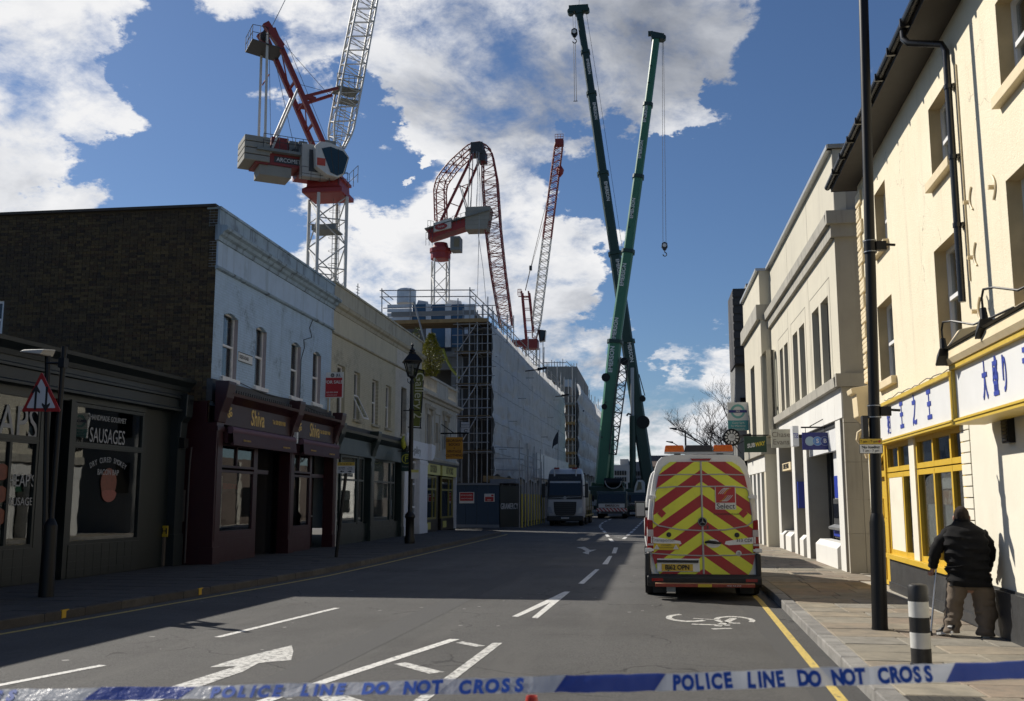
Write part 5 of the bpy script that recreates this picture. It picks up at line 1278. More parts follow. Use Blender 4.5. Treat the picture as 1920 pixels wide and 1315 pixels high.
# added low row behind the parked van, for the left-hand windows to reflect
RF = Fac((5.0, 58), (5.4, 132)); rw = thing('reflected_row', 'added low row hidden behind the van, there for the opposite windows to reflect', 'building', (5.0, 58, .12))
mb = MB(); RF.box(mb, 24, RF.len, .1, 4.5, -6, 0); obj('front_wall', mb, CLADW, rw)
mb = MB(); RF.box(mb, 0, 24, .1, 4.5, -6, .02); obj('brick_front', mb, M('dark_brown_frontage', (.10,.075,.06), .8, 0, .3, 1.5), rw)  # dark stretch, added to keep the burgundy windows' reflections low
for i in range(6): mb = MB(); RF.box(mb, i*4, i*4+.5, .1, 4.3, 0, .12); obj('pier', mb, CLADG, rw)
for i in range(10): mb = MB(); RF.box(mb, 1+i*7.3, 5.5+i*7.3, .6, 2.6, -.05, .03); obj('window', mb, mat_dark_glass, rw)
# ------------------------------------------------------------------ building site behind the terrace
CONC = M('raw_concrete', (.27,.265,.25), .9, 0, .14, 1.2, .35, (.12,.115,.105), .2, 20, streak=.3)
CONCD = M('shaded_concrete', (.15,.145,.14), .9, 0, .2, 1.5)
BOARD = M('scaffold_board_timber', (.30,.20,.09), .85, 0, .3, 4, .3, obj_var=.2)
BOARDD = M('dull_scaffold_board', (.16,.115,.06), .9, 0, .3, 4, .3, obj_var=.25)
TUBE = M('scaffold_tube', (.36,.36,.36), .5, .5, .2, 4)
SHEET = mat_sheeting()
PANB = M('blue_film_panel', (.025,.095,.19), .35, 0, .2, 2, .2)
PANW = M('silver_insulation_panel', (.66,.68,.70), .45, .2, .15, 2, .3)
AP1 = at_y(1056, 742, 106)
AF = Fac((-9.85, 62.0), (AP1.x, AP1.y))
ba_ = thing('construction_block', 'half-built concrete block with blue panels and a rooftop tank', 'building', (-14, 65, 0))
mb = MB(); YB = 65.0
xl = at_y(735, 600, YB).x; xr = at_y(891, 600, YB).x; ztop_ = at_y(800, 571, YB).z
zmid = at_y(800, 652, YB).z
for z in (3.2, 6.4, zmid-.4, ztop_-.5):
    mb.box(xl, xr, YB-.2, 106, z-.28, z)
obj('floor_slab', mb, CONC, ba_)
mb = MB()
for x in (xl+.3, -14.8, -12.6, xr-.3): mb.box(x-.3, x+.3, YB, YB+.5, 0, zmid)
mb.box(xl, xr, YB-.05, YB+.3, zmid-1.5, zmid-.3); mb.box(xr-.9, xr, YB-.15, YB+.4, 0, zmid)
obj('column', mb, CONC, ba_)
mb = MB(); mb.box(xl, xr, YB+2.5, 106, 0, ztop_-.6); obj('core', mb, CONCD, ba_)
def pan(u0, u1, v0, v1, mat, nm, y=YB, t=.0):
    a = at_y(u0, v1, y); b = at_y(u1, v0, y); mb = MB(); mb.box(a.x, b.x, y-.12-t, y, a.z, b.z); obj(nm, mb, mat, ba_)
for u0, u1, m_ in ((735,773,PANW),(774,799,PANB),(799.5,809.5,PANW),(810,835,PANB),(835.5,846.5,PANW),(847,871,PANB),(871.5,891,PANW)):
    if m_ is PANW and u0 > 736:
        pan(u0, u1, 571, 585, m_, 'insulation_panel', t=.04); pan(u0, u1, 585.6, 602, m_, 'insulation_panel', t=.06)
    elif m_ is PANW:
        for k in range(4): pan(u0-8, u1, 571+k*8, 578.4+k*8, m_, 'insulation_panel', t=.02*(k % 2))
    else: pan(u0, u1, 571, 602, m_, 'blue_panel')
    pan(u0, u1, 613, 652, m_ if u0 > 775 else CONCD, 'blue_panel' if m_ is PANB else 'insulation_panel', t=.05 if m_ is PANW else 0)
mb = MB(); p = at_y(762, 570, YB+2); mb.lathe((p.x, YB+2, p.z), [(.66,0),(.66,.95),(.5,1.03)], 20); obj('tank', mb, PANW, ba_, smooth=True)
mb = MB()
for u0, u1, v in ((782,802,563),(838,865,562)):
    a = at_y(u0, v+10, YB+1); b = at_y(u1, v, YB+1); mb.hexa([(a.x,YB+.8,a.z),(b.x,YB+.8,a.z),(b.x,YB+1.6,a.z),(a.x,YB+1.6,a.z),(a.x+.1,YB+.9,b.z),(b.x-.12,YB+.9,b.z-.1),(b.x-.1,YB+1.5,b.z),(a.x+.1,YB+1.5,b.z+.05)])
obj('pallet_load', mb, SHEET, ba_)
def chute():
    mb = MB(); mb.path([at_y(831, 655, 63.6), at_y(838, 676, 63.3), at_y(847, 692, 63), at_y(861, 709, 62.8)], .09, 8); return mb
tag(obj('hose', chute(), plain('yellow_hose', (.42,.40,.05), .5), loc=at_y(831, 655, 63.6)), 'yellow hose slung down from the blue panels to a scaffold pole', 'hose')

sc = thing('scaffold', 'tall tube scaffold with plank decks, wrapped in grey sheeting towards the street', 'scaffold', (-10.8, 62, 0))
lifts = [at_y(900, v, 62).z for v in (846, 782, 722, 662, 608)]
xa0 = at_y(858, 800, 61.6).x; xa1 = -9.9
def tb(nm, p, q, r=.035, par=sc, m_=TUBE): mb = MB(); mb.tube(p, q, r, 6); return obj(nm, mb, m_, par)
for yy in (61.4, 63.2):
    for i, x in enumerate((xa0, xa0+.75, xa1-.65, xa1)):
        tb('standard', (x, yy, .1), (x, yy, lifts[-1] + random.uniform(.6, 1.8)))
for k, z in enumerate(lifts):
    n = 6 if k < 4 else 6
    for i in range(n):
        mb = MB(); y = 61.35 + i*.32; e0 = xa0 - random.uniform(.1,.4) - (4.6 if k == 4 else 0); mb.box(e0, xa1+.1, y, y+.28, z, z+.05); obj('scaffold_board', mb, BOARDD, sc)
    if k == 4: mb = MB(); mb.box(xa0-4.4, xa1, 61.28, 61.32, z+.02, z+.25); obj('toe_board', mb, BOARD, sc)
    for dz in (.5, 1.05): tb('guard_rail', (xa0-(4.8 if k == 4 else .35), 61.35, z+dz), (xa1+random.uniform(.1,.6), 61.35, z+dz), .03)
    tb('ledger', (xa0-.3, 61.4, z-.08), (xa1+.3, 61.4, z-.08)); tb('ledger', (xa0-.3, 63.2, z-.08), (xa1+.3, 63.2, z-.08))
    for x in (xa0, xa1-.65, xa1): tb('transom', (x, 61.2, z-.04), (x, 63.5, z-.04))
for k in range(4): tb('brace', (xa0, 61.38, lifts[k]), (xa1-.65, 61.38, lifts[k+1]), .03)
tb('brace', at_y(803, 665, 61.2), at_y(776, 566, 61.2), .06)
# roof edge protection
zr = [at_y(800, 570, YB).z + d for d in (.05,)][0]
rp_ = [at_y(u, 560, 64.6) for u in (716, 768, 880, 905)]
for u, v0, v1 in ((716,572,541),(769,575,541),(881,570,539)):
    tb('standard', at_y(u, v0+30, 64.6), at_y(u, v1, 64.6), .04)
for v in (545, 557): tb('guard_rail', at_y(712, v, 64.6), at_y(890, v-1, 64.6), .035)
for dv in (0, 12): tb('guard_rail', at_y(881, 544+dv, 64.6), at_y(958, 618+dv*.9, 74), .035)
for dv in (0, 13): tb('guard_rail', at_y(716, 545+dv, 64.6), at_y(737, 562+dv, 70), .035)
for i, u in enumerate((892, 906, 916, 930, 944)): tb('standard', at_y(u, 600+i*10, 66+i*3), at_y(u, 548+(u-881)*.98-6, 66+i*3), .035)
# inner bays: dim back wall of the near face
mb = MB(); mb.box(xa0-.2, xa1-.1, 64.2, 64.3, .1, lifts[3]+1.6); obj('inner_wall', mb, M('unfinished_wall', (.09,.08,.07), .95, 0, .35, 1.2), sc)
for z in lifts[:4]:
    mb = MB(); mb.box(xa0+.2, xa0+.95, 64.12, 64.2, z+.3, z+1.6); obj('window_opening', mb, M('grey_frame_opening', (.16,.165,.17), .6, 0, .4, 3), sc)
# sheeting: one strip per lift, billowed and creased
SL = AF.len; zb_ = 3.2; zt_ = 12.8
nz = 5
for k in range(nz):
    z0 = zb_ + (zt_-zb_)*k/nz - (.12 if k else 0); z1 = zb_ + (zt_-zb_)*(k+1)/nz
    mb = MB(); NA, NZ = 190, 12; vs = []
    for j in range(NZ+1):
        for i in range(NA+1):
            a = (SL + .7*math.sin(j*.5+k*1.7))*i/NA; z = z0+(z1-z0)*j/NZ
            q = Vector((a*.55, z*1.2, k*3.0))
            bl = .10*math.sin(PI*j/NZ)*(.6+.8*mnoise.noise(q*.5)) + .09*mnoise.noise(q*1.3) + .05*mnoise.noise(q*3.1) + .05*mnoise.noise(Vector((a*2.6, z*.35, k))) + .05*abs(mnoise.noise(Vector((a*2.2+z*.9, z*.7, 4)))) - .03*k
            ed = max(0, 1-a/.8); zz = z + .10*math.sin(a*1.2)*(1 if j in (0, NZ) else 0) + (.18*mnoise.noise(Vector((a*.4, 9, 1))) if (k == nz-1 and j == NZ) else 0) + (.25*mnoise.noise(Vector((a*.3, 4, 7))) if (k == 0 and j == 0) else 0)
            vs.append(AF.P(a - .25*ed*abs(mnoise.noise(Vector((z*1.1, 3, 3)))), zz, .22 + bl))
    fs = [(j*(NA+1)+i, j*(NA+1)+i+1, (j+1)*(NA+1)+i+1, (j+1)*(NA+1)+i) for j in range(NZ) for i in range(NA)]
    mb.add(vs, fs); obj('sheet', mb, SHEET, sc, smooth=True)
for i in range(14):
    a = 1.0+i*3.2; tb('standard', AF.P(a, .1, .1), AF.P(a, zt_+random.uniform(.3, 1.9), .05), .035)
for i in range(10):
    a = 2+i*4.4; tb('tie_tube', AF.P(a, lifts[i % 4]+.2, .1), AF.P(a, lifts[i % 4]+.2, .75), .025)
for z in (zt_+.45, zt_+.95): tb('guard_rail', AF.P(0, z, -.1), AF.P(SL, z, -.1), .03)
for i in range(8): mb = MB(); mb.box(AF.P(0,0,0).x-1.3, AF.P(0,0,0).x, 62, 62.1, 0, 0.1)
mb = MB(); AF.quad(mb, 0, SL, 3.0, 12.6, -1.4); mb.quad(AF.P(SL,.1,-1.4),AF.P(SL,.1,.1),AF.P(SL,12.4,.1),AF.P(SL,12.4,-1.4)); AF.box(mb, 0, SL, 12.35, 12.42, -1.3, .0)
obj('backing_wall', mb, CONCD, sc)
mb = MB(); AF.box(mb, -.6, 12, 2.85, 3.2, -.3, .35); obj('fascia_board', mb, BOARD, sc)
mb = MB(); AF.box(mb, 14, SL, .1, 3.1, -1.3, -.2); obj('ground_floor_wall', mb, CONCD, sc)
# second wrapped block further down the street
bb = thing('construction_block', 'further concrete block with open plank decks and wrapped street side', 'building', (-8, 118, 0))
tl_, tr_ = at_y(1022, 690, 118), at_y(1082, 700, 118)
mb = MB(); mb.box(tl_.x, tr_.x, 118, 140, 6, tl_.z+.1); obj('concrete_tower', mb, CONC, bb)
for u0, u1, v0, v1 in ((1036,1040,717,726),(1049,1052,710,722)):
    a, b = at_y(u0, v1, 117.9), at_y(u1, v0, 117.9); mb = MB(); mb.box(a.x, b.x, 117.9, 118, a.z, b.z); obj('window_opening', mb, DARKROOM, bb)
a, b = at_y(1058, 760, 117.9), at_y(1072, 712, 117.9); mb = MB(); mb.box(a.x, b.x, 117.8, 118, a.z, b.z); obj('blue_panel', mb, M('pale_blue_film', (.2,.3,.4), .5), bb)
xa, xb = at_y(1049, 800, 113).x, at_y(1079, 800, 113).x
mb = MB(); mb.box(xa, xb, 115, 115.3, 0, at_y(1060, 752, 113).z); obj('inner_wall', mb, DARKROOM, bb)
for v in (760, 796, 826, 852, 876):
    z = at_y(1060, v, 113).z; mb = MB(); mb.box(xa, xb, 112.5, 114.6, z, z+.25); obj('scaffold_deck', mb, BOARD if v > 780 else CONC, bb)
    tb('guard_rail', (xa, 112.6, z+1.0), (xb, 112.6, z+1.0), .05, bb)
for u in (1051, 1058, 1066, 1073, 1079): tb('standard', at_y(u, 905, 112.6), at_y(u, 705+(u-1051)*.4, 112.6), .05, bb)
B0 = at_y(1077, 720, 114); B1 = at_y(1130, 790, 160)
BFc = Fac((B0.x, 114), (B1.x, 160)); zt2_ = B0.z; zb2_ = at_y(1078, 885, 114).z
for k in range(5):
    z0 = zb2_+(zt2_-zb2_)*k/5-(.15 if k else 0); z1 = zb2_+(zt2_-zb2_)*(k+1)/5; mb = MB(); NA, NZ = 110, 8; vs = []
    for j in range(NZ+1):
        for i in range(NA+1):
            a = BFc.len*i/NA; z = z0+(z1-z0)*j/NZ
            vs.append(BFc.P(a, z+.1*math.sin(a), .3+.18*mnoise.noise(Vector((a*.5, z*.6, k)))+.14*mnoise.noise(Vector((a*1.7, z*1.3, k)))+.2*math.sin(PI*j/NZ)))
    mb.add(vs, [(j*(NA+1)+i, j*(NA+1)+i+1, (j+1)*(NA+1)+i+1, (j+1)*(NA+1)+i) for j in range(NZ) for i in range(NA)]); obj('sheet', mb, SHEET, bb, smooth=True)
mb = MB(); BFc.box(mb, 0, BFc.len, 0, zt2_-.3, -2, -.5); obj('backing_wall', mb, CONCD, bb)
for i in range(14): a = i*3.3; tb('standard', BFc.P(a, 0, -.2), BFc.P(a, zt2_+random.uniform(.3, 2.2), -.2), .05, bb)
for i in range(12):
    u = 1024+i*5.2; tb('standard', at_y(u, 700, 120), at_y(u, 676+8*(i > 6)+random.uniform(-3,4), 120), .045, bb)
for v in (680, 688): tb('guard_rail', at_y(1020, v, 120), at_y(1062, v, 120), .045, bb); tb('guard_rail', at_y(1062, v-2, 120), at_y(1086, v+22, 138), .045, bb)
# rebar poles along the roof of the first block
for i, u in enumerate((951, 958, 963, 1012, 1018, 1020, 1045, 1052)):
    p = AF.P(0, 0, -.6); y = 66+i*5.5; v0 = 600+(u-920)*.98
    tb('standard', at_y(u, v0+14, y), at_y(u, v0-random.uniform(25, 55), y), .04)
# white wrapped gantry at street level
WR = M('white_wrap', (.60,.60,.58), .5, 0, .1, 2, .3, streak=.3)
G0 = at_y(1008, 900, 80); G1 = at_y(1066, 900, 104)
GFc = Fac((G0.x, 80), (G1.x, 104)); mb = MB(); zg0 = at_y(1008, 896, 80).z; zg1 = at_y(1008, 850, 80).z; zg2 = at_y(1066, 868, 104).z
P = GFc.P; mb.hexa([P(0,zg0,-.9),P(GFc.len,zg0,-.9),P(GFc.len,zg0,0),P(0,zg0,0),P(0,zg1,-.9),P(GFc.len,zg2,-.9),P(GFc.len,zg2,0),P(0,zg1,0)])
tag(obj('site_gantry', mb, WR, loc=(G0.x, 80, 0)), 'white wrapped loading gantry above the pavement behind the white lorry', 'gantry')
# hoarding
HB = M('navy_hoarding_paint', (.020,.045,.085), .5, 0, .12, 2, .2)
HG = M('light_grey_capping', (.16,.18,.21), .6)
HD = M('dark_green_hoarding', (.010,.018,.016), .5, 0, .2, 2)
REDS = M('red_sign_face', (.42,.03,.03), .45)
hd = thing('hoarding', 'navy site hoarding with grey capping, two red notices on it', 'hoarding', (-10.5, 61, .0))
hx0 = at_y(852, 988, 60.9).x; hx1 = at_y(936, 990, 60.9).x; hz = at_y(900, 906, 60.9).z
n = 4
for i in range(n): mb = MB(); mb.box(hx0+(hx1-hx0)*i/n+.01, hx0+(hx1-hx0)*(i+1)/n-.01, 60.9, 61.0, .12, hz-.1); obj('hoarding_panel', mb, HB, hd)
mb = MB(); mb.box(hx0-.05, hx1, 60.8, 61.05, hz-.12, hz); mb.box(hx0-.05, hx1, 60.85, 61.05, .1, .28); obj('capping', mb, HG, hd)
def notice(label, u0, u1, v0, v1, rows):
    a, b = at_y(u0, v1, 60.85), at_y(u1, v0, 60.85); t = thing('site_notice', label, 'sign', (a.x, 60.88, a.z), 'red notices on the hoarding')
    mb = MB(); mb.box(a.x, b.x, 60.86, 60.89, a.z, b.z); obj('board', mb, POSTW, t)
    for r0, r1 in rows: mb = MB(); mb.box(a.x+.05, b.x-.05, 60.845, 60.86, a.z+(b.z-a.z)*r0, a.z+(b.z-a.z)*r1); obj('red_panel', mb, REDS, t)
    return t, a, b
t, a, b = notice('larger red notice with white border on the navy hoarding', 861, 889, 923, 944, ((.22,.95),))
text('ROAD CLOSED', .13, ((a.x+b.x)/2, 60.84, a.z+(b.z-a.z)*.72), (1,0,0), (0,0,1), POSTW, t, sx=.8); text('AHEAD FOR WORKS', .10, ((a.x+b.x)/2, 60.84, a.z+(b.z-a.z)*.42), (1,0,0), (0,0,1), POSTW, t, sx=.75)
t, a, b = notice('smaller notice, white above and red below, on the navy hoarding', 908, 927, 926, 941, ((.05,.6),(.68,.9)))
mb = MB(); mb.box(a.x+.06, a.x+.42, 60.83, 60.846, a.z+(b.z-a.z)*.66, a.z+(b.z-a.z)*.92); obj('white_field', mb, POSTW, t)
mb = MB(); mb.box(a.x+.18, b.x-.2, 60.83, 60.846, a.z+(b.z-a.z)*.18, a.z+(b.z-a.z)*.26); obj('white_bar', mb, POSTW, t)
hg = thing('hoarding', 'black-green hoarding angled to the street with pale block lettering', 'hoarding', (hx1, 61, 0))
HF = Fac((hx1+.05, 60.95), (-7.95, 62.6), (-6, 55)); mb = MB(); HF.box(mb, 0, HF.len, .12, hz-.15, -.1, 0); obj('hoarding_panel', mb, HD, hg)
HF.text('GRAMERCY', .5, HF.len*.42, 1.35, .012, LETW, hg, sx=.62, bold=.005)
mb = MB(); mb.box(hx1-.6, -8.1, 61.1, 63, 2.75, 3.0); obj('capping', mb, HG, hg)
YPOST = M('yellow_scaffold_sleeve', (.50,.40,.06), .5, 0, .15, 4)
for i in range(9):
    y = 60.3+i*1.55; x = -7.62-.0*i; t = thing('site_post', 'scaffold pole with a yellow sleeve nearest the black-green hoarding corner' if i == 0 else ('last yellow-sleeved scaffold pole, against the white lorry' if i == 8 else 'scaffold pole with a yellow sleeve in the row between hoarding and lorry'), 'post', (x, y, .12), 'yellow-sleeved poles along the site kerb')
    mb = MB(); mb.tube((x,y,.12), (x,y,2.1), .045, 8); obj('yellow_sleeve', mb, YPOST, t)
    mb = MB(); mb.tube((x,y,2.1), (x,y,3.9+.5*(i % 3)), .03, 6); obj('pole', mb, TUBE, t)
sitefr = thing('tube_barrier', 'low tube frame with rails standing behind the yellow-sleeved poles', 'scaffold', (-8.3, 62, 0))
for z in (3.6, 4.3, 5.0): tb('guard_rail', (-9.8, 62.2, z), (-8.0, 64, z), .03, sitefr)
for z in (3.9, 4.6): tb('guard_rail', (-8.0, 62, z), (-8.0, 74, z), .03, sitefr)
for y in (62, 66, 70, 74): tb('standard', (-8.0, y, .1), (-8.0, y, 5.4), .035, sitefr)
bn = thing('litter_bin', 'black litter bin with a hooded top beside the navy hoarding', 'bin', at_z(926, 985, .12))
c = at_z(926, 985, .12); mb = MB(); mb.lathe(c, [(.34,0),(.36,.05),(.36,.95),(.38,1.0),(.38,1.04)], 14); obj('drum', mb, BLACKMETAL, bn, smooth=True)
mb = MB(); mb.lathe(c+Vector((0,0,1.04)), [(.30,0),(.30,.22),(.39,.24),(.36,.32),(.1,.40)], 14); obj('hood', mb, BLACKMETAL, bn, smooth=True)
mb = MB(); mb.lathe(c+Vector((0,0,.62)), [(.365,0),(.37,.02),(.365,.05)], 14); obj('band', mb, STEEL, bn)

# ------------------------------------------------------------------ tower cranes
CRED = M('crane_red', (.30,.028,.025), .45, 0, .12, 2, .15)
CREDD = M('weathered_crane_red', (.24,.030,.027), .55, 0, .25, 2, .3)
CRW = M('crane_white', (.62,.60,.55), .5, 0, .1, 2, .2)
CRGREY = M('crane_grey', (.20,.21,.20), .6, 0, .15, 2)
BLOCK = M('ballast_concrete', (.30,.29,.255), .85, 0, .12, 1, .2)
ROPE = plain('wire_rope', (.05,.05,.055), .5, .6)
ROPEL = plain('pale_wire_rope', (.4,.4,.4), .5, .4)
def lattice(name, pts, w, hgt, side, n, rc, rl, mats, par, tri=False):
    """lattice boom along a polyline; side = lateral vector. chords are parts, lacing one part"""
    side = Vector(side).normalized(); pts = [Vector(p) for p in pts]
    w = w if isinstance(w, (list, tuple)) else [w]*len(pts); hgt = hgt if isinstance(hgt, (list, tuple)) else [hgt]*len(pts)
    seg = [(pts[i+1]-pts[i]).length for i in range(len(pts)-1)]; tot = sum(seg)
    def at(t):
        s = t*tot; i = 0
        while i < len(seg)-1 and s > seg[i]: s -= seg[i]; i += 1
        k = min(1, s/seg[i]); c = pts[i].lerp(pts[i+1], k)
        d0 = (pts[i+1]-pts[i]).normalized(); d1 = (pts[min(i+2, len(pts)-1)]-pts[min(i+1, len(pts)-2)]).normalized() if i < len(seg)-1 else d0
        d = d0.lerp(d1, max(0, (k-.5))).normalized(); u = side.cross(d).normalized()
        ww = w[i]+(w[i+1]-w[i])*k; hh = hgt[i]+(hgt[i+1]-hgt[i])*k
        if tri: return [c+side*ww/2-u*hh/2, c-side*ww/2-u*hh/2, c+u*hh/2]
        return [c+side*ww/2+u*hh/2, c-side*ww/2+u*hh/2, c-side*ww/2-u*hh/2, c+side*ww/2-u*hh/2]
    R_ = [at(i/n) for i in range(n+1)]; m_ = len(R_[0])
    for k in range(m_):
        mb = MB(); mb.path([r[k] for r in R_], rc, 5); obj('chord', mb, mats[0], par)
    mb = MB()
    for i in range(n):
        for k in range(m_):
            a, b = (k, (k+1) % m_) if (i+k) % 2 else ((k+1) % m_, k)
            mb.tube(R_[i][a], R_[i+1][b], rl, 4, cap=False)
            if i % 2 == 0: mb.tube(R_[i][k], R_[i][(k+1) % m_], rl, 4, cap=False)
    return obj(name, mb, mats[-1], par)
def rail(mb, pts, h=1.0, r=.02, posts=5):
    for a, b in zip(pts, pts[1:]):
        a, b = Vector(a), Vector(b)
        for k in (.5, 1): mb.tube(a+Vector((0,0,h*k)), b+Vector((0,0,h*k)), r, 4)
        for i in range(posts+1): p = a.lerp(b, i/posts); mb.tube(p, p+Vector((0,0,h)), r, 4)
# crane 1
K = Vector((at_y(614, 420, 70).x, 70)); e1 = Vector((.83, .56)); 
VP = Fac((K.x-e1.x*15, K.y-e1.y*15), (K.x+e1.x*15, K.y+e1.y*15), (0, 0))
LAT = VP.n
def vq(u, v, d=0.0): a, z = VP.uv(u, v, d); return VP.P(a, z, d)
tc1 = thing('tower_crane', 'big red and white luffing tower crane with ballast blocks over the blue house', 'crane', (K.x, 70, 0), 'tower cranes')
mz = vq(614, 372).z; mc = Vector((K.x, 70, 0)); ex = Vector((.86,.5,0))
lattice('mast_lacing', [mc, (K.x, 70, mz)], 2.15, 2.15, (.80,.60,0), 13, .13, .05, (CRW, CRW), tc1)
mb = MB()
for i in range(34): z = mz-14+i*.38; mb.tube((K.x+.3,70.3,z), (K.x+.75,70.5,z), .018, 4)
mb.tube((K.x+.3,70.3,mz-14),(K.x+.3,70.3,mz),.025,4); mb.tube((K.x+.75,70.5,mz-14),(K.x+.75,70.5,mz),.025,4)
for i in range(10):
    c = Vector((K.x+.5,70.1,mz-10+i*1.0)); q = [c+Vector((.42*math.cos(t),.42*math.sin(t),0)) for t in [2*PI*k/8 for k in range(9)]]; mb.path(q, .015, 4)
obj('ladder', mb, CRGREY, tc1)
mb = MB(); mb.box(K.x-.9, K.x+.9, 69.1, 70.9, mz-2.6, mz-2.5); mb.box(K.x-.9,K.x+.9,69.1,69.2,mz-2.5,mz-2.2); obj('mast_platform', mb, CRGREY, tc1)
mb = MB(); c = Vector((K.x, 70, mz))
mb.loft([[c+Vector((s*w, t*w, z)) for s, t in ((-1,-1),(1,-1),(1,1),(-1,1))] for w, z in ((1.35,0),(1.5,.05),(1.5,.35),(1.25,.55),(1.2,1.1),(1.35,1.15),(1.35,1.35))]); obj('slewing_ring', mb, CRED, tc1)
zd = vq(560, 322).z
a0 = VP.uv(458, 300)[0]; a1 = VP.uv(640, 300)[0]; ak = VP.uv(555, 320)[0]
mb = MB(); VP.prof(mb, a0+.8, ak, [(-1.0,zd-.1),(1.0,zd-.1),(1.0,zd+.75),(-1.0,zd+.75)]); VP.box(mb, ak, a1-.4, mz+1.2, zd+.9, -1.0, 1.0); obj('deck_frame', mb, CREDD, tc1)
mb = MB(); VP.box(mb, a0+.6, a1-1, zd+.75, zd+.95, -1.5, 1.5); obj('deck_plate', mb, CRGREY, tc1)
mb = MB(); zt4 = vq(470, 262).z
for i in range(4): VP.box(mb, a0-.25+.12*i*.0, a0+1.55, zd+.95-1.0+(zt4-zd)*i/4+.02, zd+.95-1.0+(zt4-zd)*(i+1)/4-.03, -1.25, 1.25)
VP.box(mb, a0+.9, a0+3.2, zd-.9, zd-.1, -.9, .9); bl = obj('ballast_block', mb, BLOCK, tc1, bevel=.04)
mb = MB(); VP.box(mb, a0+.55, a0+1.5, zd-.15, zd+.55, -1.1, 1.1); VP.box(mb, a0+1.7, a0+2.9, zd+.95, zd+2.0, -1, 1); obj('ballast_frame', mb, CREDD, tc1)
mb = MB(); VP.box(mb, a0+1.9, a0+4.0, zd+.1, zd+.55, 1.0, 1.04); sg = obj('name_board', mb, DARKMETAL, tc1); VP.text('ARCOMET', .42, a0+2.95, zd+.32, 1.05, M('white_print', (.7,.7,.7), .5), sg, sx=.9)
mb = MB()
for s, w, h in ((.42,.9,1.0),(.55,.7,.7),(.66,1.2,.85),(.78,.9,1.5)):
    a = a0+(a1-a0)*s; VP.box(mb, a, a+w, zd+.95, zd+.95+h, -.8, .8)
mb2 = MB(); mb2.tube(vq(540,300,-.6), vq(540,300,.6), .4, 10); obj('winch', mb2, CRGREY, tc1)
obj('machinery', mb, CRGREY, tc1)
mb = MB(); VP.box(mb, ak+.0, ak+2.0, mz+.9, zd+1.6, .9, 1.7); obj('electrics_cabin', mb, M('pale_grey_cabinet', (.42,.41,.38), .6), tc1)
mb = MB(); VP.box(mb, ak+.5, ak+1.7, mz+1.3, zd+1.2, 1.7, 1.72); obj('cabin_opening', mb, DARKMETAL, tc1)
mb = MB(); rail(mb, [VP.P(a0+1, zd+.95, 1.5), VP.P(a1-1, zd+.95, 1.5)], 1.0, .025, 9); rail(mb, [VP.P(a1-.5, mz+1.2, -1.2), VP.P(a1+1.0, mz+1.2, -1.2), VP.P(a1+1.0, mz+1.2, 1.0)], 1.3, .025, 2); rail(mb, [VP.P(ak, mz+.6, 1.7), VP.P(a1, mz+.6, 1.7)], 1.0, .02, 5); obj('hand_rail', mb, DARKMETAL, tc1)
# cab
cab = MB(); q0, q1 = VP.uv(587, 300, 1.8)[0], VP.uv(648, 300, 1.8)[0]; zc0, zc1 = vq(610, 334, 1.8).z, vq(610, 274, 1.8).z
pr = [(q0+.1,zc0+.6),(q0,zc1-.25),(q0+.35,zc1+.1),(q0+1.1,zc1+.12),(q1-.3,zc1-.2),(q1+.1,zc1-.75),(q1-.25,zc0+.3),(q1-.75,zc0),(q0+.9,zc0+.1)]
cab.prism([VP.P(a, z, 1.0) for a, z in pr], VP.n*1.35); cb = obj('cab', cab, CRW, tc1, bevel=.05)
gl = MB(); pg = [(q0+.45,zc1-.42),(q0+1.1,zc1-.20),(q1-.38,zc1-.40),(q1+.0,zc1-.80),(q1-.32,zc0+.35),(q1-.75,zc0+.12),(q0+1.15,zc0+.28)]
gl.prism([VP.P(a, z, 2.36) for a, z in pg], VP.n*.02); gl.prism([VP.P(q1+.08,zc1-.75,1.1),VP.P(q1+.08,zc1-.75,2.25),VP.P(q1-.2,zc0+.4,2.25),VP.P(q1-.2,zc0+.4,1.1)], VP.t*.05)
m_, nt_, b_ = new_mat('cab_glass'); b_.inputs['Base Color'].default_value = (.012,.03,.036,1); b_.inputs['Roughness'].default_value = .06
obj('cab_window', gl, m_, cb)
mb = MB()
for s in (.35, .65): mb.bar(VP.P(q0+.45+(q1-q0-.5)*s, zc1-.3, 2.39), VP.P(q0+1.0+(q1-q0-1.3)*s, zc0+.3, 2.39), .05, .03)
obj('glazing_bar', mb, DARKMETAL, cb)
random.seed(5)
for i in range(14):
    mb = MB(); a = a0+1.8+random.random()*(a1-a0-4.2); w = random.uniform(.25,.7); h = random.uniform(.3,1.1); d_ = random.uniform(-1.1,.9); VP.box(mb, a, a+w, zd+.95, zd+.95+h, d_, d_+random.uniform(.2,.6)); obj('machinery', mb, (CRGREY, BLOCK, DARKMETAL)[i % 3], tc1)
mb = MB(); VP.box(mb, q0+.15, q0+.75, zc0+.7, zc0+1.25, 2.36, 2.375); obj('red_emblem', mb, M('red_emblem_paint', (.5,.06,.03), .5), cb)
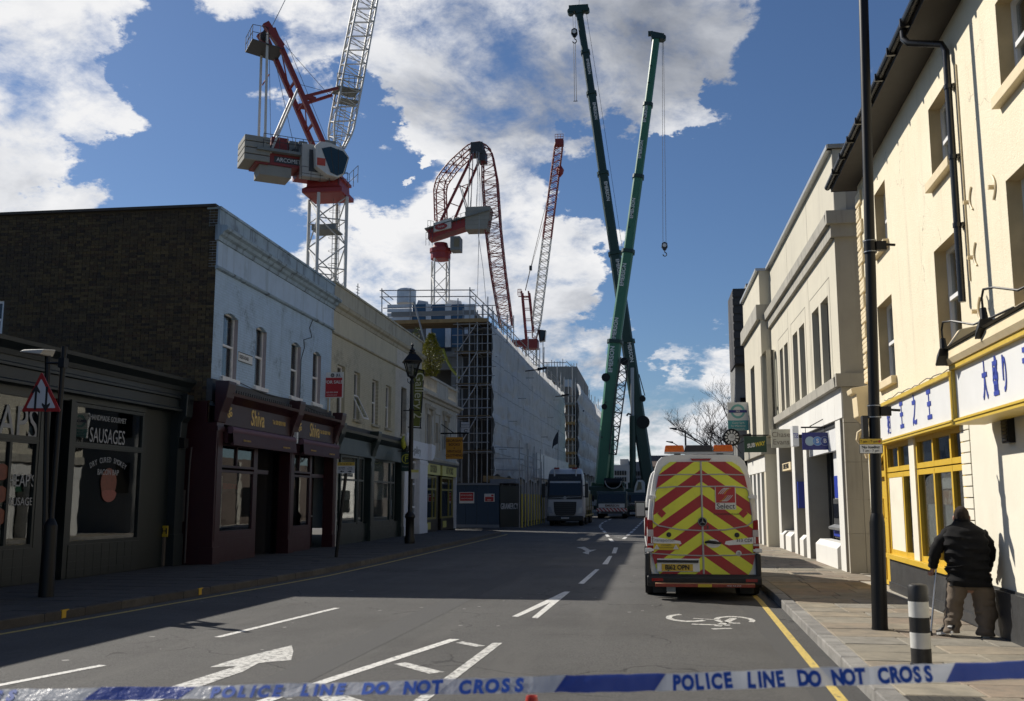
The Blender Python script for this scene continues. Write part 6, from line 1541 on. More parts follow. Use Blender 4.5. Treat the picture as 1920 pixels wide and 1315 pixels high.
# A-frame and pendants
def leg2(nm, pa, pb, d0, d1, r, m_, sq=True):
    for s in (-1, 1):
        mb = MB(); A = vq(*pa, 0)+VP.n*(s*d0); B = vq(*pb, 0)+VP.n*(s*d1)
        if sq: mb.bar(A, B, r*2, r*2)
        else: mb.tube(A, B, r, 8)
        obj(nm, mb, m_, tc1)
leg2('a_frame_leg', (598,275), (506,64), 1.05, .95, .17, CREDD)
leg2('back_stay', (490,295), (496,72), 1.1, .95, .10, CRW, False)
leg2('front_stay', (500,296), (552,176), 1.1, 1.0, .09, CRW, False)
mb = MB()
for (u, v), d in (((582,238),1.0),((548,160),1.0),((520,96),.95),((565,200),1.0)): mb.bar(vq(u,v)-VP.n*d, vq(u,v)+VP.n*d, .16, .16)
mb.bar(vq(548,160)-VP.n, vq(520,96)+VP.n*.95, .08); mb.bar(vq(582,238)-VP.n, vq(565,200)+VP.n, .08); mb.bar(vq(498,150)-VP.n*1.05, vq(498,150)+VP.n*1.05, .07)
obj('a_frame_brace', mb, CREDD, tc1)
c = vq(500, 64); mb = MB()
for s in (-1, 1): mb.bar(vq(492,54)+VP.n*s*.95, vq(522,98)+VP.n*s*.95, .42, .5)
obj('a_frame_head', mb, CREDD, tc1)
mb = MB()
for k in (-.6,-.2,.2,.6): mb.lathe(c+VP.n*k, [(.1,-.06),(.32,-.06),(.27,0),(.32,.06),(.1,.06)], 12, ax=Matrix.Rotation(PI/2, 3, VP.t))
obj('sheave', mb, DARKMETAL, tc1)
mb = MB(); pz = vq(500, 92); mb.bar(pz-VP.t*1.3, pz+VP.t*1.0+Vector((0,0,-.3)), 2.4, .06); rail(mb, [pz-VP.t*1.3+VP.n*1.2, pz-VP.t*1.3-VP.n*1.2], 1.1, .025, 3); rail(mb, [pz-VP.t*1.3+VP.n*1.2, pz-VP.t*.2+VP.n*1.2], 1.1, .025, 2); obj('head_platform', mb, DARKMETAL, tc1)
jf = vq(632, 282); jd = vq(686, 0)-jf; tip = jf + jd*3.1
lattice('jib_lacing', [jf, jf+jd*.12, jf+jd*.5, tip], [1.3,1.5,1.5,1.1], [.7,1.5,1.55,1.1], LAT, 66, .085, .035, (CRW, CRW), tc1)
mb = MB()
for k in range(7): c = vq(506, 58)+VP.n*(k-3)*.16; mb.tube(c, tip+VP.n*(k-3)*.06-jd.normalized()*2, .016, 4)
obj('luffing_rope', mb, ROPEL, tc1)
mb = MB()
for s in (-1, 1): mb.bar(vq(566,190)+VP.n*s, vq(628,172)+VP.n*s*.75, .2, .2); mb.bar(vq(566,190)+VP.n*s*1.0, vq(585,195)+VP.n*s*.9, .3, .3)
obj('jib_stop', mb, CREDD, tc1)
mb = MB(); p = vq(648, 172); mb.bar(p-VP.t*.9, p+VP.t*.9, 1.6, .07); rail(mb, [p-VP.t*.9+VP.n*.8, p+VP.t*.9+VP.n*.8], 1.0, .03, 4); mb.bar(p-VP.t*.5+Vector((0,0,-.8)), p+VP.t*.9+Vector((0,0,-.8)), 1.2, .06)
for i in range(16): q = jf.lerp(p, i/16); mb.tube(q-VP.t*.2, q+VP.t*.2, .02, 4)
mb.tube(jf-VP.t*.2, p-VP.t*.2, .025, 4); mb.tube(jf+VP.t*.2, p+VP.t*.2, .025, 4); obj('jib_platform', mb, CRGREY, tc1)
mb = MB()
for pa, pb in (((536,75),(612,262)),((530,80),(640,205)),((505,100),(508,300)),((515,110),(556,296)),((560,158),(628,176))): mb.tube(vq(*pa), vq(*pb), .018, 4)
obj('guy_rope', mb, ROPE, tc1)
# crane 2: jib folded back over its A-frame and hanging
Y2 = 130; k2 = at_y(826, 500, Y2)
tc2 = thing('tower_crane', 'tower crane with its jib buckled back over the A-frame and hanging down', 'crane', (k2.x, Y2, 0), 'tower cranes')
y2q = lambda u, v, d=0.0: at_y(u, v, Y2) + Vector((0, d, 0))
m2z = y2q(826, 488).z
lattice('mast_lacing', [(k2.x, Y2, 0), (k2.x, Y2, m2z)], 2.0, 2.0, (.92,.38,0), 16, .12, .05, (CRW, CRW), tc2)
mb = MB(); mb.lathe((k2.x, Y2, m2z), [(1.2,0),(1.35,.1),(1.35,.9),(1.5,1.0),(1.5,1.5),(1.1,1.6),(.9,2.3)], 14); obj('slewing_ring', mb, CRED, tc2)
A, B = y2q(806, 440), y2q(920, 405)
mb = MB(); mb.hexa([A+Vector((0,-1.2,-.9)), B+Vector((-.5,-1.2,-.9)), B+Vector((-.5,1.2,-.9)), A+Vector((0,1.2,-.9)), A+Vector((0,-1.2,.3)), B+Vector((0,-1.2,.3)), B+Vector((0,1.2,.3)), A+Vector((0,1.2,.3))]); obj('deck_frame', mb, CRED, tc2)
mb = MB(); mb.bar(A+Vector((-.4,0,.4)), B+Vector((0,0,.4)), 3.2, .12); obj('deck_plate', mb, CRGREY, tc2)
mb = MB(); a_, b_q = y2q(817, 441), y2q(850, 418); mb.hexa([(a_.x,Y2-1.6,a_.z),(b_q.x,Y2-1.6,a_.z+.5),(b_q.x,Y2-.4,a_.z+.5),(a_.x,Y2-.4,a_.z),(a_.x,Y2-1.6,b_q.z-.4),(b_q.x,Y2-1.6,b_q.z+.3),(b_q.x,Y2-.4,b_q.z+.3),(a_.x,Y2-.4,b_q.z-.4)]); hs_ = obj('machine_house', mb, CRW, tc2)
mb = MB(); c = (a_+b_q)/2; q = [Vector((c.x-.15+.85*math.cos(t)*(1 if abs(math.cos(t)) < .8 else 1.0), Y2-1.62, c.z-.1+.42*math.sin(t)+.25*math.cos(t)*.4)) for t in [2*PI*i/20 for i in range(20)]]; mb.prism(q, (0,-.03,0)); em = obj('red_emblem', mb, CRED, hs_)
text('Terex', .42, (c.x-.15, Y2-1.66, c.z-.1), (1,0,.25), (0,0,1), CRW, em, sx=.9)
for i in range(5):
    z0 = y2q(890, 432).z + i*.62 - .2; mb = MB(); x0, x1 = y2q(876, 420).x - .15*i*0, y2q(921, 420).x
    mb.hexa([(x0,Y2-1.3,z0),(x1-.4+.1*i,Y2-1.3,z0),(x1-.4+.1*i,Y2+1.3,z0),(x0,Y2+1.3,z0),(x0-.05,Y2-1.3,z0+.6),(x1-.32+.1*i,Y2-1.3,z0+.6),(x1-.32+.1*i,Y2+1.3,z0+.6),(x0-.05,Y2+1.3,z0+.6)]); obj('ballast_block', mb, BLOCK, tc2)
for s, u0, u1 in ((-1,829,894),(1,846,902)):
    mb = MB(); mb.bar(y2q(u0,418,s*.9), y2q(u1,284,s*.9), .3, .3); obj('a_frame_leg', mb, CREDD, tc2)
mb = MB()
for t in (.25, .5, .75): a = Vector(y2q(829,418,-.9)).lerp(y2q(894,284,-.9), t); b = Vector(y2q(846,418,.9)).lerp(y2q(902,284,.9), t); mb.tube(a, b, .07, 5)
mb.tube(y2q(850,355,0), y2q(880,345,0), .06, 5); obj('a_frame_brace', mb, CREDD, tc2)
mb = MB(); mb.cbox(y2q(896, 282), 1.6, 2.2, 1.6); mb.cbox(y2q(905, 296), 1.0, 2.0, 1.4); obj('a_frame_head', mb, DARKMETAL, tc2)
for s in (-1, 1):
    mb = MB(); mb.tube(y2q(884,290,s), y2q(880,392,s), .07, 6); mb.tube(y2q(864,350,s), y2q(877,398,s), .07, 6); obj('back_stay', mb, CRW, tc2)
jp = [y2q(u, v) for u, v in ((827,416),(825,356),(830,338),(851,311),(881,283),(891,277),(903,276),(914,289),(919,342),(925,430),(934,510),(950,615))]
lattice('jib_lacing', jp, [1.6]*12, [1.4,1.4,1.3,1.2,1.1,.9,1.0,1.3,2.0,2.0,1.9,1.6], (0,1,0), 54, .10, .04, (CREDD, CREDD), tc2)
lattice('jib_lacing', jp[8:], 1.55, [1.9,1.95,1.85,1.5], (0,1,0), 20, .085, .03, (CRW, CREDD), tc2)
mb = MB()
for u0, v0, u1, v1 in ((896,290,897,392),(898,300,895,400),(899,290,906,430),(901,292,898,560),(890,290,884,395),(899,440,915,580)): mb.path([y2q(u0,v0,-1.2), y2q((u0+u1)/2+2,(v0+v1)/2,-1.3), y2q(u1,v1,-1.2)], .035, 4)
obj('loose_rope', mb, ROPEL, tc2)
mb = MB(); rail(mb, [y2q(807,440,-1.7), y2q(818,442,-1.7)], 1.5, .03, 2); rail(mb, [y2q(803,466,-1.5), y2q(815,466,-1.5)], 1.8, .03, 2); rail(mb, [y2q(852,430,-1.6), y2q(876,422,-1.6)], 1.3, .03, 3); obj('hand_rail', mb, DARKMETAL, tc2)
mb = MB(); a_, b_q = y2q(848, 474), y2q(866, 448); mb.box(a_.x, b_q.x, Y2-1.5, Y2+.5, a_.z, b_q.z); cbq = obj('cab', mb, CRGREY, tc2); mb = MB(); mb.box(a_.x+.5, b_q.x-.05, Y2-1.53, Y2-1.5, a_.z+.4, b_q.z-.3); obj('cab_window', mb, M('tan_blind', (.2,.17,.1), .6), cbq)
mb = MB(); a_, b_q = y2q(852,430), y2q(872,410); mb.lathe(((a_.x+b_q.x)/2-.3, Y2, a_.z+.4), [(.5,0),(.6,.2),(.6,1.0),(.3,1.2)], 10); obj('machinery', mb, BLOCK, tc2)
# crane 3
Y3 = 190; y3q = lambda u, v, d=0.0: at_y(u, v, Y3) + Vector((0, d, 0)); k3 = y3q(996, 690)
tc3 = thing('tower_crane', 'small distant luffing crane with raised red and white jib', 'crane', (k3.x, Y3, 0), 'tower cranes')
lattice('mast_lacing', [(k3.x, Y3, 0), (k3.x, Y3, y3q(996,652).z)], 2.0, 2.0, (1,.2,0), 18, .12, .06, (CRW, CRW), tc3)
mb = MB(); a_, b_q = y3q(981,655), y3q(1009,626); mb.box(a_.x, b_q.x, Y3-1.5, Y3+1.5, a_.z, b_q.z-1.2); mb.box(a_.x-2, b_q.x-1, Y3-1.3, Y3+1.3, a_.z+.6, a_.z+1.6); obj('deck_frame', mb, CREDD, tc3)
mb = MB(); a_, b_q = y3q(1010,643), y3q(1025,618); mb.hexa([(a_.x+.3,Y3-1.5,a_.z),(b_q.x-.2,Y3-1.5,a_.z+.2),(b_q.x-.2,Y3,a_.z+.2),(a_.x+.3,Y3,a_.z),(a_.x,Y3-1.5,b_q.z-.2),(b_q.x,Y3-1.5,b_q.z-.4),(b_q.x,Y3,b_q.z-.4),(a_.x,Y3,b_q.z-.2)]); obj('cab', mb, mat_dark_glass, tc3)
for s in (-1, 1):
    mb = MB(); mb.bar(y3q(988,650,s), y3q(979,548,s), .3, .3); mb.bar(y3q(1000,622,s), y3q(992,548,s), .3, .3); obj('a_frame_leg', mb, CREDD, tc3)
mb = MB()
for v in (560,580,600,622):
    for s in (-1, 1): mb.bar(y3q(979+(v-548)*.09, v, s), y3q(992+(v-548)*.1, v, s), .12)
mb.bar(y3q(972,556), y3q(992,556), .6, .12); rail(mb, [y3q(972,556,-1), y3q(979,556,-1)], 1.2, .05, 3); obj('a_frame_brace', mb, CREDD, tc3)
j0, j1 = y3q(1002, 634), y3q(1049, 264)
lattice('jib_lacing', [j0, j0.lerp(j1,.08), j0.lerp(j1,.5)], [.8,1.5,1.5], [.8,1.6,1.6], (0,1,0), 26, .10, .05, (CRW, CRW), tc3)
lattice('jib_lacing', [j0.lerp(j1,.5), j0.lerp(j1,.97), j1], [1.5,1.5,1.2], [1.6,1.5,1.0], (0,1,0), 28, .11, .055, (CREDD, CRED), tc3)
mb = MB(); c = y3q(1049, 268); mb.cbox(c, 1.6, 1.5, 1.2); rail(mb, [c+Vector((-.8,-.7,.5)), c+Vector((.8,-.7,.5))], 1.0, .05, 3); obj('jib_head', mb, CREDD, tc3)
mb = MB(); c = y3q(1050, 321); mb.lathe(c, [(.1,-1.2),(.6,-.6),(.8,.2),(.5,.7),(.2,1.2)], 8); obj('hook_block', mb, CRED, tc3)
mb = MB(); mb.tube(y3q(985,545), y3q(995,502), .10, 5); mb.tube(y3q(995,502), y3q(1044,300), .06, 4); mb.tube(y3q(996,502), y3q(1030,380), .04, 4); obj('luffing_rope', mb, ROPE, tc3)
mb = MB(); mb.cbox(y3q(995,503), .5, .5, .9); obj('rope_block', mb, DARKMETAL, tc3)
# ------------------------------------------------------------------ mobile cranes
MGREEN = M('lit_crane_green', (.042,.165,.09), .38, 0, .1, 1.2, .12, (.02,.03,.025))  # lighter copy for the sunlit boom, light put into the colour
MGREEND = M('shaded_crane_green', (.012,.040,.030), .42, 0, .15, 1.2, .15)  # darker copy of the same green, shade put into the colour
TYRE = M('tyre_rubber', (.014,.014,.015), .85, 0, .2, 12)
WTXT = M('white_lettering', (.72,.72,.70), .5)
def mat_stripes(name, c0, c1, period, axis=(1,0,1)):
    m, nt, b = new_mat(name); L = nt.links
    tc = nd(nt, 'ShaderNodeTexCoord'); d = nd(nt, 'ShaderNodeVectorMath'); d.operation = 'DOT_PRODUCT'; L.new(tc.outputs['Object'], d.inputs[0]); d.inputs[1].default_value = axis
    f = math_(nt, 'GREATER_THAN', math_(nt, 'FRACT', math_(nt, 'DIVIDE', d.outputs['Value'], period)), .5)
    L.new(mixc(nt, f, c0, c1), b.inputs['Base Color']); b.inputs['Roughness'].default_value = .4; return m
RWSTR = mat_stripes('red_white_hazard_stripes', (.55,.53,.5), (.35,.03,.03), .34)
def wheel(par, x, y, r, w, side, mat_rim=None, loc=False):
    mb = MB(); ax = Matrix.Rotation(PI/2, 3, 'Y')
    mb.lathe((x, y, r), [(r*.55,-w/2),(r*.93,-w/2),(r,-w*.36),(r,w*.36),(r*.93,w/2),(r*.55,w/2)], 20, ax=ax)
    wo = obj('wheel', mb, TYRE, par, smooth=True, local=loc)
    mb = MB(); mb.lathe((x, y, r), [(.0,-w*.3),(r*.25,-w*.34),(r*.56,-w*.44),(r*.56,w*.44),(r*.25,w*.34),(0,w*.3)], 16, ax=ax); obj('rim', mb, mat_rim or STEEL, wo, smooth=True, local=loc)
    return wo
def boom(par, pts_px, Yd, widths, mat_f, dp=1.0, txt=(), flip=1):
    """telescopic boom: each section a part, a collar where the next one leaves it"""
    P3 = [at_y(u, v, Yd) for u, v in pts_px]
    for i in range(len(P3)-1):
        a, b = P3[i], P3[i+1]; t = (b-a).normalized(); s = Vector((0,1,0)); s = (s - t*s.dot(t)).normalized(); u = s.cross(t); w = widths[i]; d = w*1.15
        mb = MB(); rings = []
        for c in (a - t*.4, b):
            rings.append([c + u*(w/2*x) + s*(d/2*y) for x, y in ((-1,-.55),(-.72,-1),(.72,-1),(1,-.55),(1,.6),(.55,1),(-.55,1),(-1,.6))])
        mb.loft(rings); so = obj('boom_section', mb, mat_f, par)
        mb = MB(); rings = []
        for k in (-.18, .18): rings.append([b + t*(k-.1) + u*(w*.6*x) + s*(d*.6*y) for x, y in ((-1,-.55),(-.72,-1),(.72,-1),(1,-.55),(1,.6),(.55,1),(-.55,1),(-1,.6))])
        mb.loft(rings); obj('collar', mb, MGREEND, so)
        for k in (.3, .55, .8):
            if (i*3+int(k*10)) % 2: mb = MB(); mb.lathe(a.lerp(b, k)-s*(d/2)-u*(w*.25), [(0,-.1),(.12,-.08),(.12,.02),(0,.04)], 8); obj('cover_plate', mb, MGREEND, so)
    for (i, k, sz) in txt:
        a, b = P3[i], P3[i+1]; t = (b-a).normalized(); s = Vector((0,1,0)); s = (s-t*s.dot(t)).normalized(); w = widths[i]
        c = a.lerp(b, k) - s*(w*1.15/2+.012) + s.cross(t)*(-w*.12*flip)
        o = text('EMERSON', sz, c, t*flip, (s.cross(t))*(-flip if False else 1), WTXT, par, sx=1.0, bold=.012)
        x = t*flip; z = -s; y = z.cross(x); org = ORG[par.name]; p = c-org
        o.matrix_local = Matrix(((x.x,y.x,z.x,p.x),(x.y,y.y,z.y,p.y),(x.z,y.z,z.z,p.z),(0,0,0,1)))
    return P3
def carrier(par, cx, cy, L, front, w=2.9):
    h = w/2
    mb = MB(); mb.box(cx-h, cx+h, cy+2.2, cy+L, .75, 1.35); obj('chassis', mb, DARKMETAL, par)
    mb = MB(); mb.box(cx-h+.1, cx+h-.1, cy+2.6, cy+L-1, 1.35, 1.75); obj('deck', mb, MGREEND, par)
    for i in range(5):
        y = cy+1.6+i*(L-3)/4.2
        for s in (-1, 1): wheel(par, cx+s*(h-.25), y, .68, .45, s)
    mb = MB()
    pr = [(0,.55),(-.08,1.0),(-.06,1.45),(.12,2.35),(.35,2.55),(2.2,2.55),(2.2,.55)]
    mb.prism([(cx-h, cy+y, z) for y, z in pr], (w, 0, 0)); cb = obj('cab', mb, M('dark_cab_green', (.014,.03,.024), .35), par, bevel=.06)
    mb = MB(); mb.add([(cx-h+.15,cy-.075,1.5),(cx+h-.15,cy-.075,1.5),(cx+h-.2,cy+.09,2.3),(cx-h+.2,cy+.09,2.3)], [(0,1,2,3)]); obj('windscreen', mb, mat_dark_glass, cb)
    mb = MB(); mb.box(cx-h+.2, cx+h-.2, cy-.13, cy-.07, 1.02, 1.40); pn = obj('name_panel', mb, M('off_white_panel', (.6,.6,.58), .5), cb)
    text('EMERSON', .30, (cx+.05, cy-.135, 1.2), (1,0,0), (0,0,1), plain('orange_black_print', (.10,.04,.02), .5), pn, bold=.01)
    mb = MB(); mb.box(cx-h, cx+h, cy-.16, cy-.08, .68, .98); obj('hazard_board', mb, RWSTR, cb)
    mb = MB(); mb.box(cx-h, cx+h, cy-.2, cy-.05, .45, .68); obj('bumper', mb, DARKMETAL, cb)
    for s in (-1, 1):
        mb = MB(); mb.lathe((cx+s*(h-.3), cy-.22, .57), [(0,0),(.09,0),(.09,.03),(0,.04)], 10, ax=Matrix.Rotation(PI/2, 3, 'X')); obj('headlight', mb, STEEL, cb)
        mb = MB(); mb.bar((cx+s*(h+.05), cy+.1, 2.2), (cx+s*(h+.3), cy-.1, 2.1), .04); mb.box(cx+s*(h+.3)-.1, cx+s*(h+.3)+.1, cy-.14, cy-.04, 1.6, 2.15); obj('mirror', mb, BLACKMETAL, cb)
Y1m = 104.0
m1 = thing('mobile_crane', 'nearer green mobile crane with its lit boom leaning right and hook block down', 'crane', (at_z(1147, 972, 0).x, Y1m, 0), 'green telescopic mobile cranes')
cx1 = at_y(1147, 960, Y1m-7).x
carrier(m1, cx1, Y1m-7, 15, True, 2.85)
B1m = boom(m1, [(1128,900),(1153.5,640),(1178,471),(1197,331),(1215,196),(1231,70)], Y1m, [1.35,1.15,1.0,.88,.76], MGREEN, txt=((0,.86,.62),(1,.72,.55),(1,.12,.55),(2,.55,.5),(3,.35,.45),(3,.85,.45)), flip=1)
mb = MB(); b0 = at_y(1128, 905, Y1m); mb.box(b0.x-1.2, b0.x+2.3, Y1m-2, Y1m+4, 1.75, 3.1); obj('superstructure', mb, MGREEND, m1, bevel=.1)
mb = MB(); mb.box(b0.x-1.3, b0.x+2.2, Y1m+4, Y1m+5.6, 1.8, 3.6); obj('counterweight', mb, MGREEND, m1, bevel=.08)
mb = MB(); c = at_y(1150, 905, Y1m-2.2); mb.tube(c+Vector((-.9,0,.0)), c+Vector((.9,0,0)), .45, 14); obj('winch', mb, BLACKMETAL, m1)
mb = MB(); mb.path([c+Vector((.8*math.cos(t), -.5, .15+.75*math.sin(t))) for t in [PI+PI*i/10 for i in range(11)]], .06, 6); obj('winch_guard', mb, STEEL, m1)
mb = MB(); mb.tube(at_y(1146,905,Y1m), at_y(1147,800,Y1m), .28, 10); mb.tube(at_y(1147,800,Y1m), at_y(1149,735,Y1m), .17, 8); obj('lift_ram', mb, MGREEN, m1, smooth=True)
lattice('fly_jib_lacing', [at_y(1149,852,Y1m-.6), at_y(1162,740,Y1m-.6), at_y(1172,672,Y1m-.6)], .9, [.7,.9,.8], (0,1,0), 14, .06, .035, (DARKMETAL, DARKMETAL), m1)
mb = MB()
for u, v, r in ((1136,708,.45),(1133,763,.3),(1170,678,.4)): q = at_y(u, v, Y1m-.7); mb.lathe(q, [(0,-.15),(r,-.15),(r,.15),(0,.15)], 12, ax=Matrix.Rotation(PI/2, 3, 'X'))
obj('cable_reel', mb, BLACKMETAL, m1)
mb = MB(); tp = at_y(1232, 66, Y1m); mb.hexa([tp+Vector(q) for q in ((-.6,-.5,-.5),(.7,-.5,-.7),(.7,.5,-.7),(-.6,.5,-.5),(-.7,-.5,.3),(.75,-.5,-.1),(.75,.5,-.1),(-.7,.5,.3))]); mb.tube(tp+Vector((.65,-.3,-.4)), tp+Vector((.65,.3,-.4)), .3, 12); mb.cbox(tp+Vector((-.7,0,.2)), .5, .4, .45); obj('boom_head', mb, MGREEND, m1)
hk = at_y(1246, 462, Y1m); rt0 = at_y(1243, 78, Y1m)
mb = MB()
for d in (-.16, .16): mb.tube((rt0.x+d*.4, Y1m, rt0.z), (hk.x+d, Y1m, hk.z+.3), .022, 4)
obj('hoist_rope', mb, ROPE, m1)
def hook(par, p, m_, s=1.0):
    mb = MB(); mb.prism([(p.x+s*a, Y_-.2*s, p.z+s*b) for a, b in ((-.28,.3),(.0,.45),(.28,.3),(.32,-.1),(.12,-.42),(-.12,-.42),(-.32,-.1))], (0,.4*s,0)) ; ho = obj('hook_block', mb, m_, par, bevel=.03)
    mb = MB(); mb.lathe((p.x, Y_-.25*s, p.z+.05), [(0,0),(.2*s,0),(.2*s,.03),(0,.04)], 12, ax=Matrix.Rotation(PI/2, 3, 'X')); obj('sheave_cover', mb, WTXT, ho)
    mb = MB(); mb.path([(p.x+s*a, Y_, p.z+s*b) for a, b in ((0,-.4),(0,-.62),(.17,-.75),(.2,-.95),(.03,-1.08),(-.16,-.98),(-.17,-.86))], .055*s, 6); obj('hook', mb, DARKMETAL, ho)
Y_ = Y1m; hook(m1, hk, DARKMETAL)
mb = MB()
for s in (-1, 1):
    for y in (Y1m-3.6, Y1m+5.5): mb.box(min(cx1, cx1+s*2.9), max(cx1, cx1+s*2.9), y, y+.35, .8, 1.15); mb.box(cx1+s*2.75-.12, cx1+s*2.75+.12, y+.05, y+.3, .1, .8); mb.box(cx1+s*2.75-.35, cx1+s*2.75+.35, y-.2, y+.55, .01, .1)
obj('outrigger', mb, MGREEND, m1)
Y2m = 118.0
m2 = thing('mobile_crane', 'further green mobile crane with its dark boom leaning left across the other', 'crane', (at_z(1195, 966, 0).x, Y2m, 0), 'green telescopic mobile cranes')
cx2 = at_y(1192, 960, Y2m-6).x
carrier(m2, cx2, Y2m-6, 15, True, 2.9)
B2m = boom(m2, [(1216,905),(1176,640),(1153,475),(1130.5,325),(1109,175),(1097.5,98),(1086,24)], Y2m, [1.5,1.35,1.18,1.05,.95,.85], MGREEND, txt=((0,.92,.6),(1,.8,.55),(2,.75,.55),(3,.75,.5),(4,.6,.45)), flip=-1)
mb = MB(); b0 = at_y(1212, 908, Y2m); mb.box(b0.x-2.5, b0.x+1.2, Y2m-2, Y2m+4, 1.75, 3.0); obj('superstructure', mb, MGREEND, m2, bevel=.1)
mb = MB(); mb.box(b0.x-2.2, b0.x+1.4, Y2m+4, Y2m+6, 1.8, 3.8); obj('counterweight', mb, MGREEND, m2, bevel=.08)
a_, b_q = at_y(1188, 927, Y2m-2.6), at_y(1209, 900, Y2m-2.6)
mb = MB(); mb.prism([(a_.x, Y2m-2.6, a_.z), (b_q.x, Y2m-2.6, a_.z), (b_q.x, Y2m-2.6, b_q.z-.3), (b_q.x-.3, Y2m-2.6, b_q.z), (a_.x+.45, Y2m-2.6, b_q.z), (a_.x+.15, Y2m-2.6, a_.z+.9)], (0,1.6,0)); oc = obj('operator_cab', mb, CRW, m2, bevel=.05)
mb = MB(); mb.prism([(a_.x+.3, Y2m-2.62, a_.z+.4), (b_q.x-.35, Y2m-2.62, a_.z+.55), (b_q.x-.4, Y2m-2.62, b_q.z-.25), (a_.x+.55, Y2m-2.62, b_q.z-.2)], (0,.02,0)); obj('cab_window', mb, mat_dark_glass, oc)
mb = MB(); mb.tube(at_y(1186.5,918,Y2m-.9), at_y(1186,780,Y2m-.9), .36, 12); obj('ram_cylinder', mb, MGREEND, m2, smooth=True)
mb = MB(); mb.tube(at_y(1186,780,Y2m-.9), at_y(1185.5,690,Y2m-.9), .22, 12); obj('ram_rod', mb, STEEL, m2, smooth=True)
mb = MB()
for u, v, r in ((1206,792,.75),(1205,748,.35)): q = at_y(u, v, Y2m-.8); mb.lathe(q, [(0,-.25),(r,-.25),(r*.9,0),(r,.25),(0,.25)], 16, ax=Matrix.Rotation(PI/2, 3, 'X'))
obj('cable_reel', mb, BLACKMETAL, m2)
mb = MB(); mb.path([at_y(u, v, Y2m) for u, v in ((1198,702),(1209,742),(1203,742))], .06, 5); mb.path([at_y(1175, 780, Y2m-1), at_y(1178, 776, Y2m-1), at_y(1184,778,Y2m-1)], .12, 5); obj('bracket', mb, DARKMETAL, m2)
mb = MB(); tp = at_y(1085, 18, Y2m); mb.cbox(tp, 2.4, 1.0, .8); mb.tube(tp+Vector((-1.0,-.4,-.3)), tp+Vector((-1.0,.4,-.3)), .4, 12); mb.tube(tp+Vector((1.0,-.4,-.2)), tp+Vector((1.0,.4,-.2)), .35, 12); mb.tube(tp, tp+Vector((.1,0,1.6)), .03, 4); obj('boom_head', mb, MGREEND, m2, bevel=.15)
Y_ = Y2m; hk2 = at_y(1077, 62, Y2m); rt2 = at_y(1076, 22, Y2m)
mb = MB(); mb.tube((rt2.x-.15,Y2m,rt2.z), (hk2.x-.12,Y2m,hk2.z), .025, 4); mb.tube((rt2.x+.15,Y2m,rt2.z), (hk2.x+.12,Y2m,hk2.z), .025, 4); obj('hoist_rope', mb, ROPE, m2)
hook(m2, hk2, BLACKMETAL, 1.25)
mb = MB(); e_ = at_y(1079, 190, Y2m); mb.tube((hk2.x-.1,Y2m,hk2.z-1.2), (e_.x-.12,Y2m,e_.z), .035, 4); mb.tube((hk2.x+.1,Y2m,hk2.z-1.2), (e_.x+.12,Y2m,e_.z), .035, 4); mb.tube((e_.x-.25,Y2m,e_.z), (e_.x+.25,Y2m,e_.z), .05, 5); obj('lifting_sling', mb, ROPE, m2)
mb = MB(); tq = at_y(1090, 24, Y2m); mb.path([tq+Vector((.6,0,0)), at_y(1118,175,Y2m-.2)+Vector((.35,0,0)), at_y(1160,475,Y2m-.2)+Vector((.5,0,0))], .02, 4); obj('boom_rope', mb, ROPE, m2)

# ------------------------------------------------------------------ white lorry
lx = at_y(1061, 985, 70).x
ly = thing('lorry', 'white flatbed lorry facing us at the site kerb, carrying green crane parts', 'lorry', (lx, 69.5, 0), local=True)
LW = 1.25
LWHITE = M('lorry_white_paint', (.48,.48,.47), .35, 0, .06, 2, .15)
LBLK = M('lorry_black_trim', (.012,.012,.013), .4)
def lob(nm, mb, m_, par=ly, **k): return obj(nm, mb, m_, par, local=True, **k)
mb = MB(); rings = []
for z, y0, w in ((.55,0,1.2),(.9,-.04,1.25),(1.5,-.03,1.25),(1.9,0,1.25),(2.0,.02,1.25),(3.1,.22,1.2),(3.5,.32,1.15),(3.78,.7,1.05),(3.9,1.2,.95)):
    rings.append([(-w+.12,y0,z),(w-.12,y0,z),(w,y0+.15,z),(w,2.3,z),(-w,2.3,z),(-w,y0+.15,z)])
mb.loft(rings); cab_o = lob('cab', mb, LWHITE, smooth=True)
mb = MB(); mb.add([(-1.1,-.0,2.05),(1.1,-.0,2.05),(1.06,.21,3.02),(-1.06,.21,3.02)], [(0,1,2,3)]); lob('windscreen', mb, mat_dark_glass, cab_o)
mb = MB(); mb.hexa([(-1.14,-.03,1.78),(1.14,-.03,1.78),(1.14,.1,1.78),(-1.14,.1,1.78),(-1.18,-.01,2.06),(1.18,-.01,2.06),(1.18,.1,2.06),(-1.18,.1,2.06)]); mb.hexa([(-1.15,.2,3.02),(1.15,.2,3.02),(1.15,.4,3.02),(-1.15,.4,3.02),(-1.1,.30,3.5),(1.1,.30,3.5),(1.1,.5,3.5),(-1.1,.5,3.5)])
for s in (-1, 1): mb.bar((s*1.14,.0,2.0), (s*1.1,.25,3.1), .12, .1)
lob('cab_trim', mb, LBLK, cab_o)
mb = MB(); mb.prism([(-.78,-.07,1.62),(.78,-.07,1.62),(.74,-.07,.95),(.62,-.07,.72),(-.62,-.07,.72),(-.74,-.07,.95)], (0,.06,0)); gr_o = lob('grille', mb, LBLK, cab_o)
for i in range(6): mb = MB(); mb.box(-.7, .7, -.085, -.07, .8+i*.13, .86+i*.13); lob('grille_bar', mb, DARKMETAL, gr_o)
mb = MB(); mb.bar((-1.1,-.045,1.86), (1.1,-.045,1.97), .02, .03); mb.bar((-.3,-.05,1.80), (.3,-.05,1.98), .02, .02); lob('chrome_strip', mb, STEEL, cab_o)
